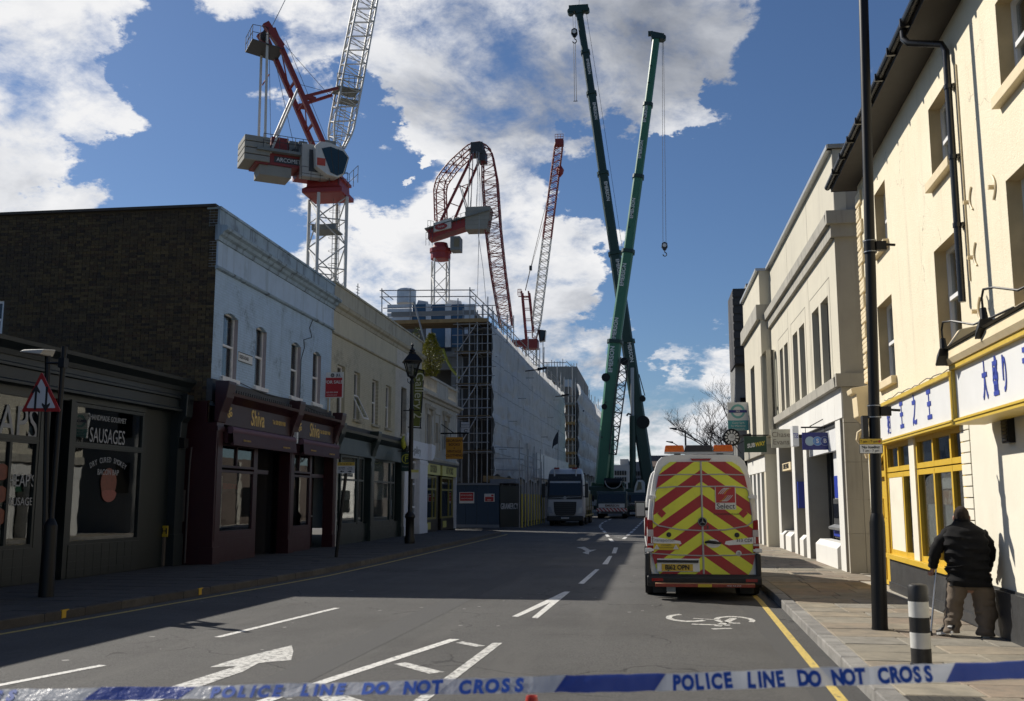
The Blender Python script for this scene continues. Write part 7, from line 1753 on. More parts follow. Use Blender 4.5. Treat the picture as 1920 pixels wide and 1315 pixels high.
mb = MB(); mb.lathe((0,-.05,1.89), [(.08,0),(.11,0),(.11,.02),(.08,.02)], 14, ax=Matrix.Rotation(PI/2, 3, 'X')); lob('badge', mb, STEEL, cab_o)
for s in (-1, 1):
    mb = MB(); mb.prism([(s*.84,-.06,.82),(s*1.18,-.04,.9),(s*1.22,-.04,1.25),(s*1.0,-.05,1.3)], (0,.05,0)); lob('headlight', mb, M('lamp_lens', (.45,.47,.5), .1, .2), cab_o)
    mb = MB(); mb.bar((s*1.2,.1,2.7), (s*1.45,-.02,2.75), .05); mb.bar((s*1.2,.1,1.95), (s*1.45,-.02,1.95), .05); mb.box(s*1.47-.12, s*1.47+.12, -.08, .05, 1.9, 2.85); lob('mirror', mb, LBLK, cab_o, bevel=.03)
    mb = MB(); mb.box(s*.62-.18, s*.62+.18, .65, .8, 3.84, 3.96); lob('roof_beacon', mb, CREDD, cab_o)
    mb = MB(); mb.tube((s*.74,.3,3.35), (s*.74,.25,3.75), .05, 8); lob('air_horn', mb, WTXT, cab_o)
    for y in (1.4, 4.6, 5.9, 9.5, 10.8): wheel(ly, s*1.02, y, .5, .32, s, None, True)
mb = MB(); mb.box(-1.24, 1.24, -.1, .2, .32, .68); lob('bumper', mb, LBLK, cab_o, bevel=.05)
mb = MB(); mb.box(-.26, .26, -.125, -.1, .48, .59); pl_ = lob('number_plate', mb, M('white_plate', (.6,.6,.58), .4), cab_o); text('YJ13 KXA', .10, (0,-.13,.535), (1,0,0), (0,0,1), BLACKP, pl_, local=True, ext=.002)
text('EMERSON', .22, (0,.19,3.25), (1,0,0), (0,.2,1), M('dim_grey_print', (.06,.07,.07), .5), cab_o, local=True)
mb = MB(); mb.box(-1.2, 1.2, 2.6, 13, 1.0, 1.25); lob('flatbed', mb, DARKMETAL)
mb = MB(); mb.box(-.9, 1.24, 2.9, 5.5, 1.25, 3.1); mb.box(-.2, 1.2, 5.8, 9, 1.25, 2.5); lob('crane_part', mb, MGREEND, bevel=.08)
mb = MB()
for i in range(4): mb.box(1.18, 1.24, 3+i*2.2, 3.1+i*2.2, .5, 2.2)
mb.box(1.18,1.25,2.7,12,.6,.7); lob('side_stanchion', mb, M('dull_yellow_paint', (.25,.2,.04), .6))

# ------------------------------------------------------------------ works van
vp = at_y(1318, 1100, 18.75)
van = thing('works_van', 'white works van seen from behind with red and yellow chevrons and amber beacons', 'van', (vp.x+.02, 18.72, 0), rz=R(0.2), local=True)
VWHITE = M('van_white_paint', (.74,.74,.73), .28, 0, .03, 2, .05, (.4,.4,.38))
VTRIM = M('van_black_plastic', (.018,.018,.019), .55, 0, .15, 20)
def mat_chevron():
    m, nt, b = new_mat('chevron_film'); L = nt.links
    tc = nd(nt, 'ShaderNodeTexCoord'); s = nd(nt, 'ShaderNodeSeparateXYZ'); L.new(tc.outputs['Object'], s.inputs[0])
    q = math_(nt, 'ADD', s.outputs['Z'], math_(nt, 'MULTIPLY', math_(nt, 'ABSOLUTE', math_(nt, 'ADD', s.outputs['X'], .0)), .70))
    f = math_(nt, 'FRACT', math_(nt, 'DIVIDE', math_(nt, 'ADD', q, .11), .438))
    red = math_(nt, 'LESS_THAN', f, .49)
    c = mixc(nt, red, (.72,.74,.055), (.36,.018,.022)); c = mixc(nt, ramp(nt, noise_(nt, 2.5, 7, .7), .5, .8, 0, .22), c, (.2,.16,.08))
    L.new(c, b.inputs['Base Color']); b.inputs['Roughness'].default_value = .3; return m
CHEV = mat_chevron()
def vob(nm, mb, m_, par=van, **k): return obj(nm, mb, m_, par, local=True, **k)
def vw(z):                                           # half width of the body at height z
    t = [(.45,.93),(.75,.985),(1.2,.99),(1.7,.945),(2.2,.86),(2.42,.80),(2.52,.70),(2.56,.52)]
    for (a, wa), (b, wb) in zip(t, t[1:]):
        if a <= z <= b: return wa+(wb-wa)*(z-a)/(b-a)
    return t[0][1] if z < .45 else .5
zz_ = [.42,.75,1.2,1.7,2.1,2.32,2.44,2.52,2.56]
def sect(y, zmax=2.56, sc_=1.0, inset=0.0):
    r = [(-vw(z)*sc_+inset, y, min(z, zmax)) for z in zz_] + [(vw(z)*sc_-inset, y, min(z, zmax)) for z in reversed(zz_)]
    return r
mb = MB(); mb.loft([sect(.03, sc_=.985), sect(.10), sect(3.9), sect(4.6, 2.45, .99), sect(5.0, 1.75, .98), sect(5.75, 1.2, .93), sect(5.95, .95, .85)]); body = vob('body', mb, VWHITE, smooth=True)
dz0, dz1 = .44, 2.43
def doorpanel(s):
    mb = MB(); ys = -.012; zs = [dz0, .54, .75, .98, 1.2, 1.45, 1.7, 1.95, 2.2, 2.34, dz1]
    ins = [.15, .105, .085, .08, .08, .08, .084, .09, .10, .14, .24]
    vs = []
    for z, i_ in zip(zs, ins): vs += [(s*.008, ys, z), (s*.45, ys, z), (s*(vw(z)-i_), ys+.01, z)]
    vs2 = [(x, .06, z) for x, y, z in vs]
    n = len(zs); f = []
    for j in range(n-1):
        for k in range(2): f.append((j*3+k, j*3+k+1, (j+1)*3+k+1, (j+1)*3+k))
    nb_ = len(vs); per = [j*3 for j in range(n)] + [(n-1)*3+1] + [j*3+2 for j in reversed(range(n))] + [1]
    for a, b in zip(per, per[1:]+per[:1]): f.append((a, b, b+nb_, a+nb_))
    mb.add(vs+vs2, f); d = vob('rear_door', mb, CHEV)
    # pressed seams: window surround, mid line, lower line
    sm = MB(); e = lambda z, i_: s*(vw(z)-i_)
    sm.path([(s*.015,-.016,2.20), (s*.4,-.016,2.205), (e(2.2,.10),-.012,2.19)], .011, 5)
    sm.path([(s*.015,-.016,1.99), (s*.5,-.016,1.985), (e(1.95,.12),-.012,1.965), (e(1.9,.085),-.01,1.90), (e(1.5,.085),-.01,1.5), (e(1.36,.10),-.01,1.36), (e(1.3,.2),-.014,1.29), (s*.4,-.018,1.22), (s*.015,-.02,1.205)], .012, 5)
    sm.path([(s*.015,-.018,.765), (s*.5,-.018,.775), (e(.77,.07),-.012,.80)], .011, 5)
    sm.path([(s*.006,-.015,dz0+.01), (s*.006,-.015,dz1)], .012, 5)
    vob('door_seam', sm, M('grey_seam', (.4,.4,.4), .5), d)
    for z in (1.80, .86): h_ = MB(); x = s*(vw(z)-.02); h_.cbox((x,-.03,z), .12, .05, .07); h_.cbox((x-s*.07,-.035,z), .05, .03, .045); vob('hinge', h_, VWHITE, d, bevel=.008)
    k_ = MB(); k_.lathe((s*.60,-.022,1.13), [(0,-.012),(.045,-.012),(.045,.0),(0,.006)], 12, ax=Matrix.Rotation(PI/2, 3, 'X')); vob('round_stud', k_, VTRIM, d)
    k_ = MB(); k_.prism([(s*.72,-.018,1.43),(s*.80,-.018,1.51),(s*.72,-.018,1.59),(s*.64,-.018,1.51)] , (0,.004,0)); vob('red_diamond', k_, plain('red_film', (.36,.018,.022), .3), d)
    wg = MB(); wg.prism([(s*.92,-.018,1.10),(s*.40,-.018,1.02),(s*.38,-.018,.97),(s*.45,-.018,.95),(s*.92,-.018,.985)], (0,.01,0)); vob('white_flash', wg, VWHITE, d)
    return d
dl = doorpanel(-1); dr = doorpanel(1)
PRD = plain('dark_print', (.03,.03,.03), .5)
text('Transporter', .085, (-.70,-.022,1.035), (1,0,0), (0,0,1), M('grey_badge', (.25,.25,.26), .4), dl, local=True, ext=.004)
text('313 CDI', .08, (.72,-.022,1.035), (1,0,0), (0,0,1), DARKMETAL, dr, local=True, ext=.004)
mb = MB(); mb.box(-.93+.05, -.42, -.02, -.012, .86, .975); st = vob('warning_sticker', mb, plain('amber_sticker', (.62,.45,.02), .4), dl)
text('CYCLISTS', .042, (-.65,-.023,.945), (1,0,0), (0,0,1), PRD, st, local=True, ext=.001); text('beware passing this vehicle', .026, (-.65,-.023,.905), (1,0,0), (0,0,1), PRD, st, local=True, ext=.001)
for x in (-.82, -.48): mb = MB(); mb.prism([(x-.05,-.024,.875),(x+.05,-.024,.875),(x,-.024,.96)], (0,.003,0)); w_ = vob('warning_triangle', mb, POSTW, st); text('!', .06, (x,-.026,.905), (1,0,0), (0,0,1), POSTR, w_, local=True, ext=.001)
# logo
RED1 = plain('logo_red', (.40,.025,.03), .35)
mb = MB(); mb.box(.235, .60, -.02, -.013, 1.58, 2.0); lg = vob('logo_panel', mb, POSTW, dr)
mb = MB(); mb.box(.25, .585, -.024, -.019, 1.70, 1.985); vob('logo_field', mb, RED1, lg)
for k in range(4):
    for sgn in (1, -1):
        mb = MB(); c0x = .4175; pts_ = []
        for i in range(9):
            t = i/8; x = -.125+.125*t+.035*k; z = -.10+.10*math.sin(t*PI/2)*1.05
            pts_.append((c0x+sgn*(x-.0), -.0265, 1.8425+sgn*(z+.11)))
        mb.path([(x, y, z) for x, y, z in pts_], .007, 4); vob('logo_stroke', mb, POSTW if k < 3 else plain('logo_gold', (.6,.32,.04), .4), lg)
SERIF = None
text('Select', .135, (.4175,-.022,1.635), (1,0,0), (0,0,1), PRD, lg, local=True, ext=.002)
text('www.select-plant.com', .05, (.42,-.022,1.50), (1,0,0), (0,0,1), PRD, dr, local=True, ext=.001)
mb = MB(); mb.lathe((-.0,-.02,1.36), [(0,-.02),(.075,-.02),(.082,-.008),(.082,.012),(0,.012)], 20, ax=Matrix.Rotation(PI/2, 3, 'X')); bd = vob('badge', mb, BLACKMETAL, smooth=True)
mb = MB(); mb.path([(.072*math.cos(a), -.042, 1.36+.072*math.sin(a)) for a in [2*PI*i/20 for i in range(21)]], .006, 5)
for a in (PI/2, PI/2+2*PI/3, PI/2+4*PI/3): mb.tube((0,-.04,1.36), (.068*math.cos(a),-.04,1.36+.068*math.sin(a)), .012, 4, .002)
vob('star', mb, STEEL, bd)
mb = MB(); mb.prism([(.18+.13*math.cos(t)*(.85 if math.sin(t)>0 else 1), -.018, .98+.075*math.sin(t)) for t in [2*PI*i/18 for i in range(18)]], (0,.01,0)); hp = vob('handle_plate', mb, VWHITE)
mb = MB(); mb.path([(.03,-.05,1.0),(.10,-.065,1.01),(.2,-.065,1.0),(.32,-.05,.985)], [.018,.028,.028,.016], 8); vob('handle', mb, VTRIM, hp, smooth=True)
mb = MB(); mb.box(.08,.105,-.025,-.012,1.24,1.30); vob('lock', mb, DARKMETAL, dr)
mb = MB(); mb.lathe((.62,-.018,.73+.08), [(.0,-.006),(.05,-.006),(.05,.0),(0,.0)], 16, ax=Matrix.Rotation(PI/2, 3, 'X')); sp_ = vob('speed_sticker', mb, POSTW, dr); text('70', .05, (.62,-.03,.81), (1,0,0), (0,0,1), PRD, sp_, local=True, ext=.001)
mb = MB(); mb.box(-.82, -.07, -.03, -.01, .48, .68); mb.box(-.82,-.07,-.04,-.02,.68,.71); pk = vob('plate_recess', mb, VWHITE, dl, bevel=.012)
mb = MB(); mb.box(-.82, -.09, -.055, -.02, .64, .685); vob('plate_light_bar', mb, VTRIM, pk)
mb = MB(); mb.box(-.74, -.19, -.042, -.03, .495, .615); np_ = vob('number_plate', mb, plain('yellow_plate', (.60,.40,.03), .35), pk); text('BJ62 OPN', .112, (-.465,-.045,.555), (1,0,0), (0,0,1), BLACKP, np_, local=True, bold=.004, sx=.92, ext=.002)
m_, nt_, b_ = new_mat('tail_lamp_red'); b_.inputs['Base Color'].default_value = (.26,.01,.012,1); b_.inputs['Roughness'].default_value = .12; TAIL = m_
for s in (-1, 1):
    mb = MB(); mb.hexa([(s*.985,-.01,.82),(s*.87,-.02,.82),(s*.87,.10,.82),(s*.995,.18,.82),(s*.975,-.01,1.40),(s*.885,-.02,1.38),(s*.885,.10,1.38),(s*.985,.18,1.40)]); tl = vob('tail_light', mb, TAIL, bevel=.012)
    for z0, z1 in ((.94,.975),(1.10,1.22)): mb = MB(); mb.box(min(s*.875,s*.98), max(s*.875,s*.98), -.026, -.012, z0, z1); vob('clear_lens', mb, M('lamp_clear', (.5,.45,.45), .15), tl)
mb = MB(); pr = [(.2,.22),(-.03,.22),(-.09,.27),(-.10,.39),(-.04,.44),(.3,.44)]
mb.prism([(-1.0, y, z) for y, z in pr], (2.0,0,0)); bp = vob('bumper', mb, VTRIM, bevel=.02)
mb = MB()
for s in (-1, 1): mb.box(s*.82-.1, s*.82+.1, -.105, -.09, .32, .37)
vob('reflector', mb, TAIL, bp)
for s in (-1, 1): mb = MB(); mb.box(s*.97-.06, s*.97+.03, -.05, .3, .40, .80); vob('corner_trim', mb, VTRIM, bp, bevel=.02)
mb = MB(); mb.box(-.86, .86, -.28, -.10, .235, .29); sb_ = vob('step_bar', mb, M('worn_orange_red_step', (.30,.05,.025), .5, 0, .3, 15), bevel=.008)
mb = MB(); mb.box(-.86, .86, -.27, -.11, .288, .296); vob('step_tread', mb, M('worn_step_tread', (.45,.28,.16), .7, 0, .3, 18, .3), sb_)
mb = MB(); mb.box(-.12, .12, -.284, -.27, .238, .288); vob('yellow_tape', mb, plain('yellow_tape', (.6,.45,.03), .5), sb_)
text('MIND THE STEP', .035, (.5,-.285,.262), (1,0,0), (0,0,1), POSTW, sb_, local=True, ext=.001)
for s in (-1, 1):
    for y in (1.0, 5.0): wheel(van, s*.84, y, .35, .26 if y > 2 else .40, s, None, True)
    mb = MB(); mb.box(s*.78-.12, s*.78+.12, .35, .40, .08, .42); vob('mud_flap', mb, VTRIM)
mb = MB(); mb.box(-.75, .75, .3, 5.5, .28, .48); mb.tube((-.3,.2,.26),(-.3,1.4,.26),.05,8); vob('underbody', mb, BLACKMETAL)
mb = MB(); mb.box(-.66,-.5,.1,.12,.12,.28); vob('grey_tag', mb, STEEL)
mb = MB(); mb.prism([(-.155,.0,2.45),(.155,.0,2.45),(.19,.0,2.49),(-.19,.0,2.49)], (0,-.02,0)); vob('brake_light', mb, TAIL)
for s in (-1, 1):
    mb = MB(); mb.tube((s*.95, 4.35, 1.55), (s*1.12, 4.3, 1.55), .04, 6); mr = vob('wing_mirror_arm', mb, VTRIM)
    mb = MB(); mb.loft([[(s*1.13-.11*k, 4.3+d, 1.36), (s*1.13+.11*k, 4.3+d, 1.36), (s*1.13+.12*k, 4.3+d, 1.72), (s*1.13-.12*k, 4.3+d, 1.72)] for k, d in ((.95,-.06),(1,0),(.6,.12))]); mo = vob('wing_mirror', mb, VTRIM, mr, bevel=.02)
    mb = MB(); mb.box(s*1.13-.09, s*1.13+.09, 4.225, 4.235, 1.4, 1.68); vob('mirror_glass', mb, plain('mirror_silver', (.5,.5,.52), .04, 1.0), mr)
# light bar
bar = MB(); bar.box(-.64, .62, .42, .70, 2.60, 2.63); lb_ = vob('light_bar', bar, STEEL)
for x0, x1, nm, m__ in ((-.64,-.27,'amber_lens',None),(.25,.62,'amber_lens',None),(-.27,.25,'bar_centre',VTRIM)):
    if m__ is None:
        if 'amber' not in MATS:
            mm, nt_, b_ = new_mat('amber_lens'); c_ = mixc(nt_, noise_(nt_, 22, 4, .7), (.75,.17,.008), (.45,.08,.005)); nt_.links.new(c_, b_.inputs['Base Color']); b_.inputs['Roughness'].default_value = .12; b_.inputs['Transmission Weight'].default_value = .25; MATS['amber'] = mm
        m__ = MATS['amber']
    mb = MB(); mb.hexa([(x0,.40,2.63),(x1,.40,2.63),(x1,.72,2.63),(x0,.72,2.63),(x0+.02,.43,2.755),(x1-.02,.43,2.755),(x1-.02,.69,2.755),(x0+.02,.69,2.755)]); vob(nm, mb, m__, lb_, bevel=.018)
mb = MB()
for s in (-.4, .38): mb.box(s-.06, s+.06, .5, .62, 2.54, 2.60)
vob('bar_foot', mb, VTRIM, lb_)
# a second white van parked beyond it
v2 = thing('parked_van', 'plain white van parked ahead, mostly hidden behind the chevron van', 'van', (.78, 27.2, 0), rz=R(0), local=True)
mb = MB(); mb.loft([sect(.03, sc_=.97), sect(.10), sect(3.4), sect(4.1, 2.4, .99), sect(4.5, 1.7, .98), sect(5.2, 1.2, .93), sect(5.4, .95, .85)]); v2b = obj('body', mb, VWHITE, v2, local=True, smooth=True)
for s in (-1, 1):
    for y in (.9, 4.4): wheel(v2, s*.85, y, .35, .26, s, None, True)
    mb = MB(); mb.hexa([(s*.98,-.01,.82),(s*.87,-.02,.82),(s*.87,.1,.82),(s*.99,.18,.82),(s*.97,-.01,1.3),(s*.885,-.02,1.3),(s*.885,.1,1.3),(s*.98,.18,1.3)]); obj('tail_light', mb, TAIL, v2, local=True)
mb = MB(); mb.box(-.99, .99, -.06, .2, .32, .55); obj('bumper', mb, VTRIM, v2, local=True)
mb = MB(); mb.box(-.7, .7, -.01, .02, 1.45, 2.05); obj('rear_window', mb, mat_dark_glass, v2, local=True)
# ------------------------------------------------------------------ street furniture and signs, left pavement
lpz = at_z(768, 1019, .12); ly_ = lpz.y
lz = lambda v, u=772: at_y(u, v, ly_).z
lam = thing('street_lamp', 'black cast iron lamp post with a glazed square lantern on the left pavement', 'street lamp', lpz)
x, y = lpz.x, lpz.y
mb = MB(); z0 = lz(967); mb.lathe((x, y, 0), [(.20,.12),(.21,.3),(.17,.42),(.165,z0-.12),(.21,z0-.05),(.19,z0+.04),(.10,z0+.14),(.09,z0+.2),(.088,lz(770)),(.11,lz(768)),(.08,lz(765)),(.07,lz(722)),(.09,lz(716)),(.05,lz(712)),(.06,lz(707))], 12); obj('post', mb, BLACKMETAL, lam, smooth=True)
mb = MB(); mb.tube((x-.32,y,lz(770)), (x+.32,y,lz(770)), .02, 6); obj('ladder_bar', mb, BLACKMETAL, lam)
zb, zt, zr_ = lz(706), lz(679), lz(666)
LANT = mat_glass('lantern_glass', trans=.5)
ang = .35
def sq(w, z): return [Vector((x+w*math.cos(ang+PI/4+k*PI/2), y+w*math.sin(ang+PI/4+k*PI/2), z)) for k in range(4)]
b4, t4 = sq(.19, zb), sq(.40, zt)
mb = MB()
for k in range(4): mb.bar(b4[k], t4[k], .03); mb.bar(b4[k], b4[(k+1) % 4], .035); mb.bar(t4[k], t4[(k+1) % 4], .04)
mb.lathe((x, y, zb-.1), [(.05,0),(.10,.04),(.13,.1),(.05,.11)], 8)
lf = obj('lantern_frame', mb, BLACKMETAL, lam)
for k in range(4): g_ = MB(); g_.quad(b4[k], b4[(k+1) % 4], t4[(k+1) % 4], t4[k]); obj('pane', g_, LANT, lf)
mb = MB(); mb.lathe((x, y, zb), [(.05,0),(.06,.25),(.02,.45)], 8); obj('lamp_bulb', mb, M('milky_glass', (.45,.44,.4), .4), lf)
mb = MB(); mb.loft([sq(.48, zt-.02), sq(.50, zt+.03), sq(.30, zt+.22), sq(.16, zr_+.05)]); mb.lathe((x, y, zr_), [(.13,.02),(.15,.1),(.10,.14),(.12,.2),(.05,.26),(.03,.33),(.06,.37),(.02,.46),(.0,.5)], 10); obj('lantern_roof', mb, BLACKMETAL, lf, smooth=True)
mb = MB()
for s in (-1, 1): mb.path([(x+s*.07,y,zb-.28),(x+s*.16,y,zb-.22),(x+s*.17,y,zb-.08)], .015, 5)
obj('bracket', mb, BLACKMETAL, lf)
mb = MB(); a_ = at_y(776, 898, y-.16); b_q = at_y(782, 881, y-.16); mb.box(x+.06, x+.34, y-.12, y-.10, a_.z, b_q.z); nt = obj('parking_notice', mb, POSTW, lam); mb = MB(); mb.box(x+.06, x+.34, y-.125, y-.12, b_q.z-.1, b_q.z); obj('yellow_header', mb, YSIGN, nt)
# triangular warning sign on its leaning pole
sp0 = at_z(86, 1119, .12); sy = sp0.y
pz = lambda u, v, d=0.0: at_y(u, v, sy+d)
ts = thing('road_sign', 'red-bordered triangular sign with up and down arrows on a leaning pole', 'road sign', sp0)
mb = MB(); mb.tube(sp0, pz(95, 985), .125, 12, .115); mb.tube(pz(95, 985), pz(97, 972), .115, 12, .05); obj('pole_base', mb, BLACKMETAL, ts, smooth=True)
mb = MB(); mb.tube(pz(96, 975), pz(121, 650), .048, 10); obj('pole', mb, BLACKMETAL, ts, smooth=True)
A, B, C = pz(78, 697, -.12), pz(40, 772, -.12), pz(114, 772, -.12); G = (A+B+C)/3
def tri(sc, y0, th): return [G+(q-G)*sc+Vector((0,y0,0)) for q in (A, B, C)]
def rounded(ps, r=.035):
    out = []
    for i, p in enumerate(ps):
        a, b = ps[i-1], ps[(i+1) % 3]
        d0, d1 = (a-p).normalized(), (b-p).normalized()
        for t in (0, .5, 1): out.append(p + d0*r*(1-t) + d1*r*t + (d0+d1)*r*.25*(t*(1-t))*-2)
    return out
SIGNRED = M('road_sign_red', (.36,.022,.02), .35)
mb = MB(); mb.prism(rounded(tri(1.0, 0, 0)), (0,.02,0)); pl_ = obj('red_plate', mb, SIGNRED, ts)
mb = MB(); mb.prism(rounded(tri(.74, -.006, 0), .02), (0,.004,0)); obj('white_field', mb, M('road_sign_white', (.62,.62,.64), .35), pl_)
mb = MB()
for cx_, s in ((G.x-.10, 1), (G.x+.10, -1)):
    zc = G.z+(.02 if s > 0 else -.02); q = lambda a, b: (cx_+a, G.y-.010, zc+s*b)
    mb.prism([q(-.02,-.22), q(.02,-.22), q(.02,.1), q(.075,.06), q(.075,.1), q(0,.22), q(-.075,.1), q(-.075,.06), q(-.02,.1)][::s], (0,.003,0))
obj('arrow', mb, BLACKP, pl_)
mb = MB(); mb.tube(pz(88,681), pz(119,681), .02, 6); mb.tube(pz(86,769), pz(108,769), .02, 6); mb.box(pz(119,685).x-.06, pz(119,685).x+.05, sy-.07, sy+.07, pz(119,690).z, pz(119,672).z); obj('sign_bracket', mb, BLACKMETAL, ts)
fl_ = thing('floodlight', 'pale floodlight head on a slim dark pole behind the triangular sign', 'lamp', at_z(80, 1112, .12))
fb0 = at_z(82, 1110, .12); fy = fb0.y; q_ = lambda u, v, d=0.0: at_y(u, v, fy+d)
mb = MB(); mb.tube(fb0, q_(90, 655), .05, 8); mb.tube(q_(90, 657), q_(62, 659), .03, 6); obj('pole', mb, BLACKMETAL, fl_)
mb = MB(); a_, b_q = q_(40, 667, -.2), q_(88, 651, -.2); mb.hexa([(a_.x,fy-.3,a_.z+.06),(b_q.x-.06,fy-.3,a_.z),(b_q.x-.06,fy+.1,a_.z),(a_.x,fy+.1,a_.z+.06),(a_.x+.08,fy-.28,b_q.z-.05),(b_q.x,fy-.28,b_q.z-.05),(b_q.x,fy+.1,b_q.z-.01),(a_.x+.08,fy+.1,b_q.z-.01)]); obj('lamp_head', mb, M('pale_lamp_body', (.50,.47,.40), .5), fl_, bevel=.02)
# hydrant marker, parking plate
hp_ = at_z(303, 1062, .12); hy = hp_.y; t = thing('hydrant_marker', 'small yellow H hydrant plate on a short stone post by the corner shop', 'marker post', hp_)
mb = MB(); mb.box(hp_.x-.10, hp_.x+.06, hy-.05, hy+.06, .12, at_y(303, 1006, hy).z); obj('post', mb, M('brown_stone_post', (.10,.08,.06), .85), t)
a_, b_q = at_y(301.5, 1007, hy-.08), at_y(315, 986, hy-.08); mb = MB(); mb.box(a_.x, b_q.x, hy-.08, hy-.05, a_.z, b_q.z); hpl = obj('plate', mb, M('hydrant_yellow', (.50,.33,.02), .45), t, bevel=.008)
text('H', .2, ((a_.x+b_q.x)/2, hy-.085, (a_.z+b_q.z)/2), (1,0,0), (0,0,1), BLACKP, hpl, sx=1.1, bold=.004)
pk_ = at_z(630, 1045, .12); py = pk_.y; t = thing('parking_sign', 'yellow and white parking plate on a leaning black pole before the green shop', 'parking sign', pk_)
mb = MB(); mb.tube(pk_, at_y(651, 868, py), .05, 8); obj('pole', mb, BLACKMETAL, t, smooth=True)
a_, b_q = at_y(632.5, 887.5, py-.09), at_y(665, 867, py-.09)
mb = MB(); mb.box(a_.x, b_q.x, py-.1, py-.08, a_.z, b_q.z-.1); mb2 = MB(); mb2.box(a_.x, b_q.x, py-.1, py-.08, b_q.z-.1, b_q.z); obj('yellow_plate', mb2, M('amber_plate', (.50,.33,.04), .45), t); wp_ = obj('white_plate', mb, M('white_plate2', (.5,.5,.5), .45), t)
text('Mon - Sat  8am - 6pm', .05, ((a_.x+b_q.x)/2, py-.105, b_q.z-.05), (1,0,0), (0,0,1), BLACKP, t, sx=.85)
for k, s in ((.25,'No loading\n8am-10am'),(.75,'1 hour\n4pm-6pm')): text(s, .045, (a_.x+(b_q.x-a_.x)*k, py-.105, b_q.z-.17), (1,0,0), (0,0,1), BLACKP, wp_)
mb = MB()
for k, s in ((.28,-1),(.72,1)): c = Vector((a_.x+(b_q.x-a_.x)*k, py-.104, a_.z+.05)); mb.prism([c+Vector((s*.07,0,0)), c+Vector((0,0,.03)), c+Vector((0,0,.01)), c+Vector((-s*.06,0,.01)), c+Vector((-s*.06,0,-.01)), c+Vector((0,0,-.01)), c+Vector((0,0,-.03))], (0,.003,0))
obj('arrow', mb, BLACKP, wp_)
mb = MB(); mb.tube((TF.P(A_BE+.02,.1,.3)), TF.P(A_BE+.02,4.0,.3), .03, 6); tag(obj('waste_pipe', mb, M('pale_pipe', (.45,.45,.43), .5), loc=TF.P(A_BE,.12,.3)), 'pale vertical waste pipe between burgundy and green shopfronts', 'pipe')
mb = MB(); p_ = at_z(352, 1058, .12); mb.path([(p_.x, 24.95, .15),(p_.x, 24.98, 2.6),(p_.x+.02, 25.0, 3.1)], .025, 6); mb.box(p_.x-.32, p_.x-.08, 24.85, 25.05, 1.2, 2.0); tag(obj('meter_box', mb, M('brown_grey_box', (.07,.06,.055), .7), loc=(p_.x, 24.95, .12)), 'grey meter box and pipe in the dark gap beside the burgundy shopfront', 'meter box')
# projecting signs
fs_y = 34.6; q_ = lambda u, v: at_y(u, v, fs_y)
t = thing('estate_board', 'red and white FOR SALE board fixed between the blue and cream houses', 'sign', q_(626, 748))
a_, b_q = q_(608, 746.5), q_(644, 698); mb = MB(); mb.box(a_.x, b_q.x, fs_y-.02, fs_y+.02, a_.z, b_q.z); obj('board', mb, POSTW, t)
mb = MB(); zm = q_(610, 709).z; mb.box(a_.x+.03, b_q.x-.03, fs_y-.03, fs_y-.02, a_.z+.03, zm); rp_2 = obj('red_panel', mb, plain('estate_red', (.40,.025,.03), .4), t)
cxm = (a_.x+b_q.x)/2; text('FOR SALE', .155, (cxm, fs_y-.035, zm-.16), (1,0,0), (0,0,1), POSTW, rp_2, bold=.003)
text('020 8852 8060', .07, (cxm-.05, fs_y-.035, a_.z+.19), (1,0,0), (0,0,1), POSTW, rp_2); text('commercial property', .045, (cxm-.05, fs_y-.035, a_.z+.1), (1,0,0), (0,0,1), POSTW, rp_2)
text('JLL', .13, (cxm+.17, fs_y-.025, b_q.z-.11), (1,0,0), (0,0,1), DARKMETAL, t, bold=.003)
mb = MB(); c = Vector((cxm-.05, fs_y-.022, b_q.z-.11)); mb.path([c+Vector((.06*math.cos(a),0,.06*math.sin(a))) for a in [2*PI*i/12 for i in range(13)]], .012, 4); mb.path([c+Vector((.03*math.cos(a),0,.03*math.sin(a))) for a in [2*PI*i/12 for i in range(13)]], .012, 4); obj('round_emblem', mb, DARKMETAL, t)
mb = MB(); mb.box(a_.x+.1, a_.x+.16, fs_y+.02, fs_y+.08, a_.z-.5, b_q.z); mb.box(TF.p.x, a_.x+.6, fs_y+.03, fs_y+.07, a_.z+.3, a_.z+.36); obj('post', mb, M('pale_timber', (.4,.36,.28), .8), t)
gy = 45.3; q_ = lambda u, v: at_y(u, v, gy)
BANG = M('olive_banner_cloth', (.135,.150,.028), .7, 0, .1, 2)
t = thing('banner', 'tall olive green gallery banner hanging from the white house', 'banner', q_(781, 800))
mb = MB(); T0, T1, B1, B0 = q_(775, 690), q_(794, 695.5), q_(787, 800), q_(767, 799); N = 10
vs = []
for j in range(N+1):
    for k in range(3): p = T0.lerp(T1, k/2).lerp(B0.lerp(B1, k/2), j/N); vs.append(p+Vector((0, .04*math.sin(j*.9+k), 0)))
mb.add(vs+[v+Vector((0,.012,0)) for v in vs], [(j*3+k, j*3+k+1, (j+1)*3+k+1, (j+1)*3+k) for j in range(N) for k in range(2)]+[(33+j*3+k, 33+(j+1)*3+k, 33+(j+1)*3+k+1, 33+j*3+k+1) for j in range(N) for k in range(2)]); bo_ = obj('cloth', mb, BANG, t, smooth=True)
text('Gallery 2', .58, q_(785.5, 742)+Vector((0,-.09,0)), (-.04,0,-1), (1,0,0), M('cream_print', (.55,.55,.4), .6), bo_, sx=1.0)
mb = MB(); mb.tube(q_(768,689), q_(795,695), .03, 6); mb.tube(q_(765,801), q_(790,803), .03, 6); mb.tube(q_(795,695), q_(788,803), .025, 6); obj('banner_arm', mb, BLACKMETAL, t)
hy_ = 44.0; q_ = lambda u, v: at_y(u, v, hy_)
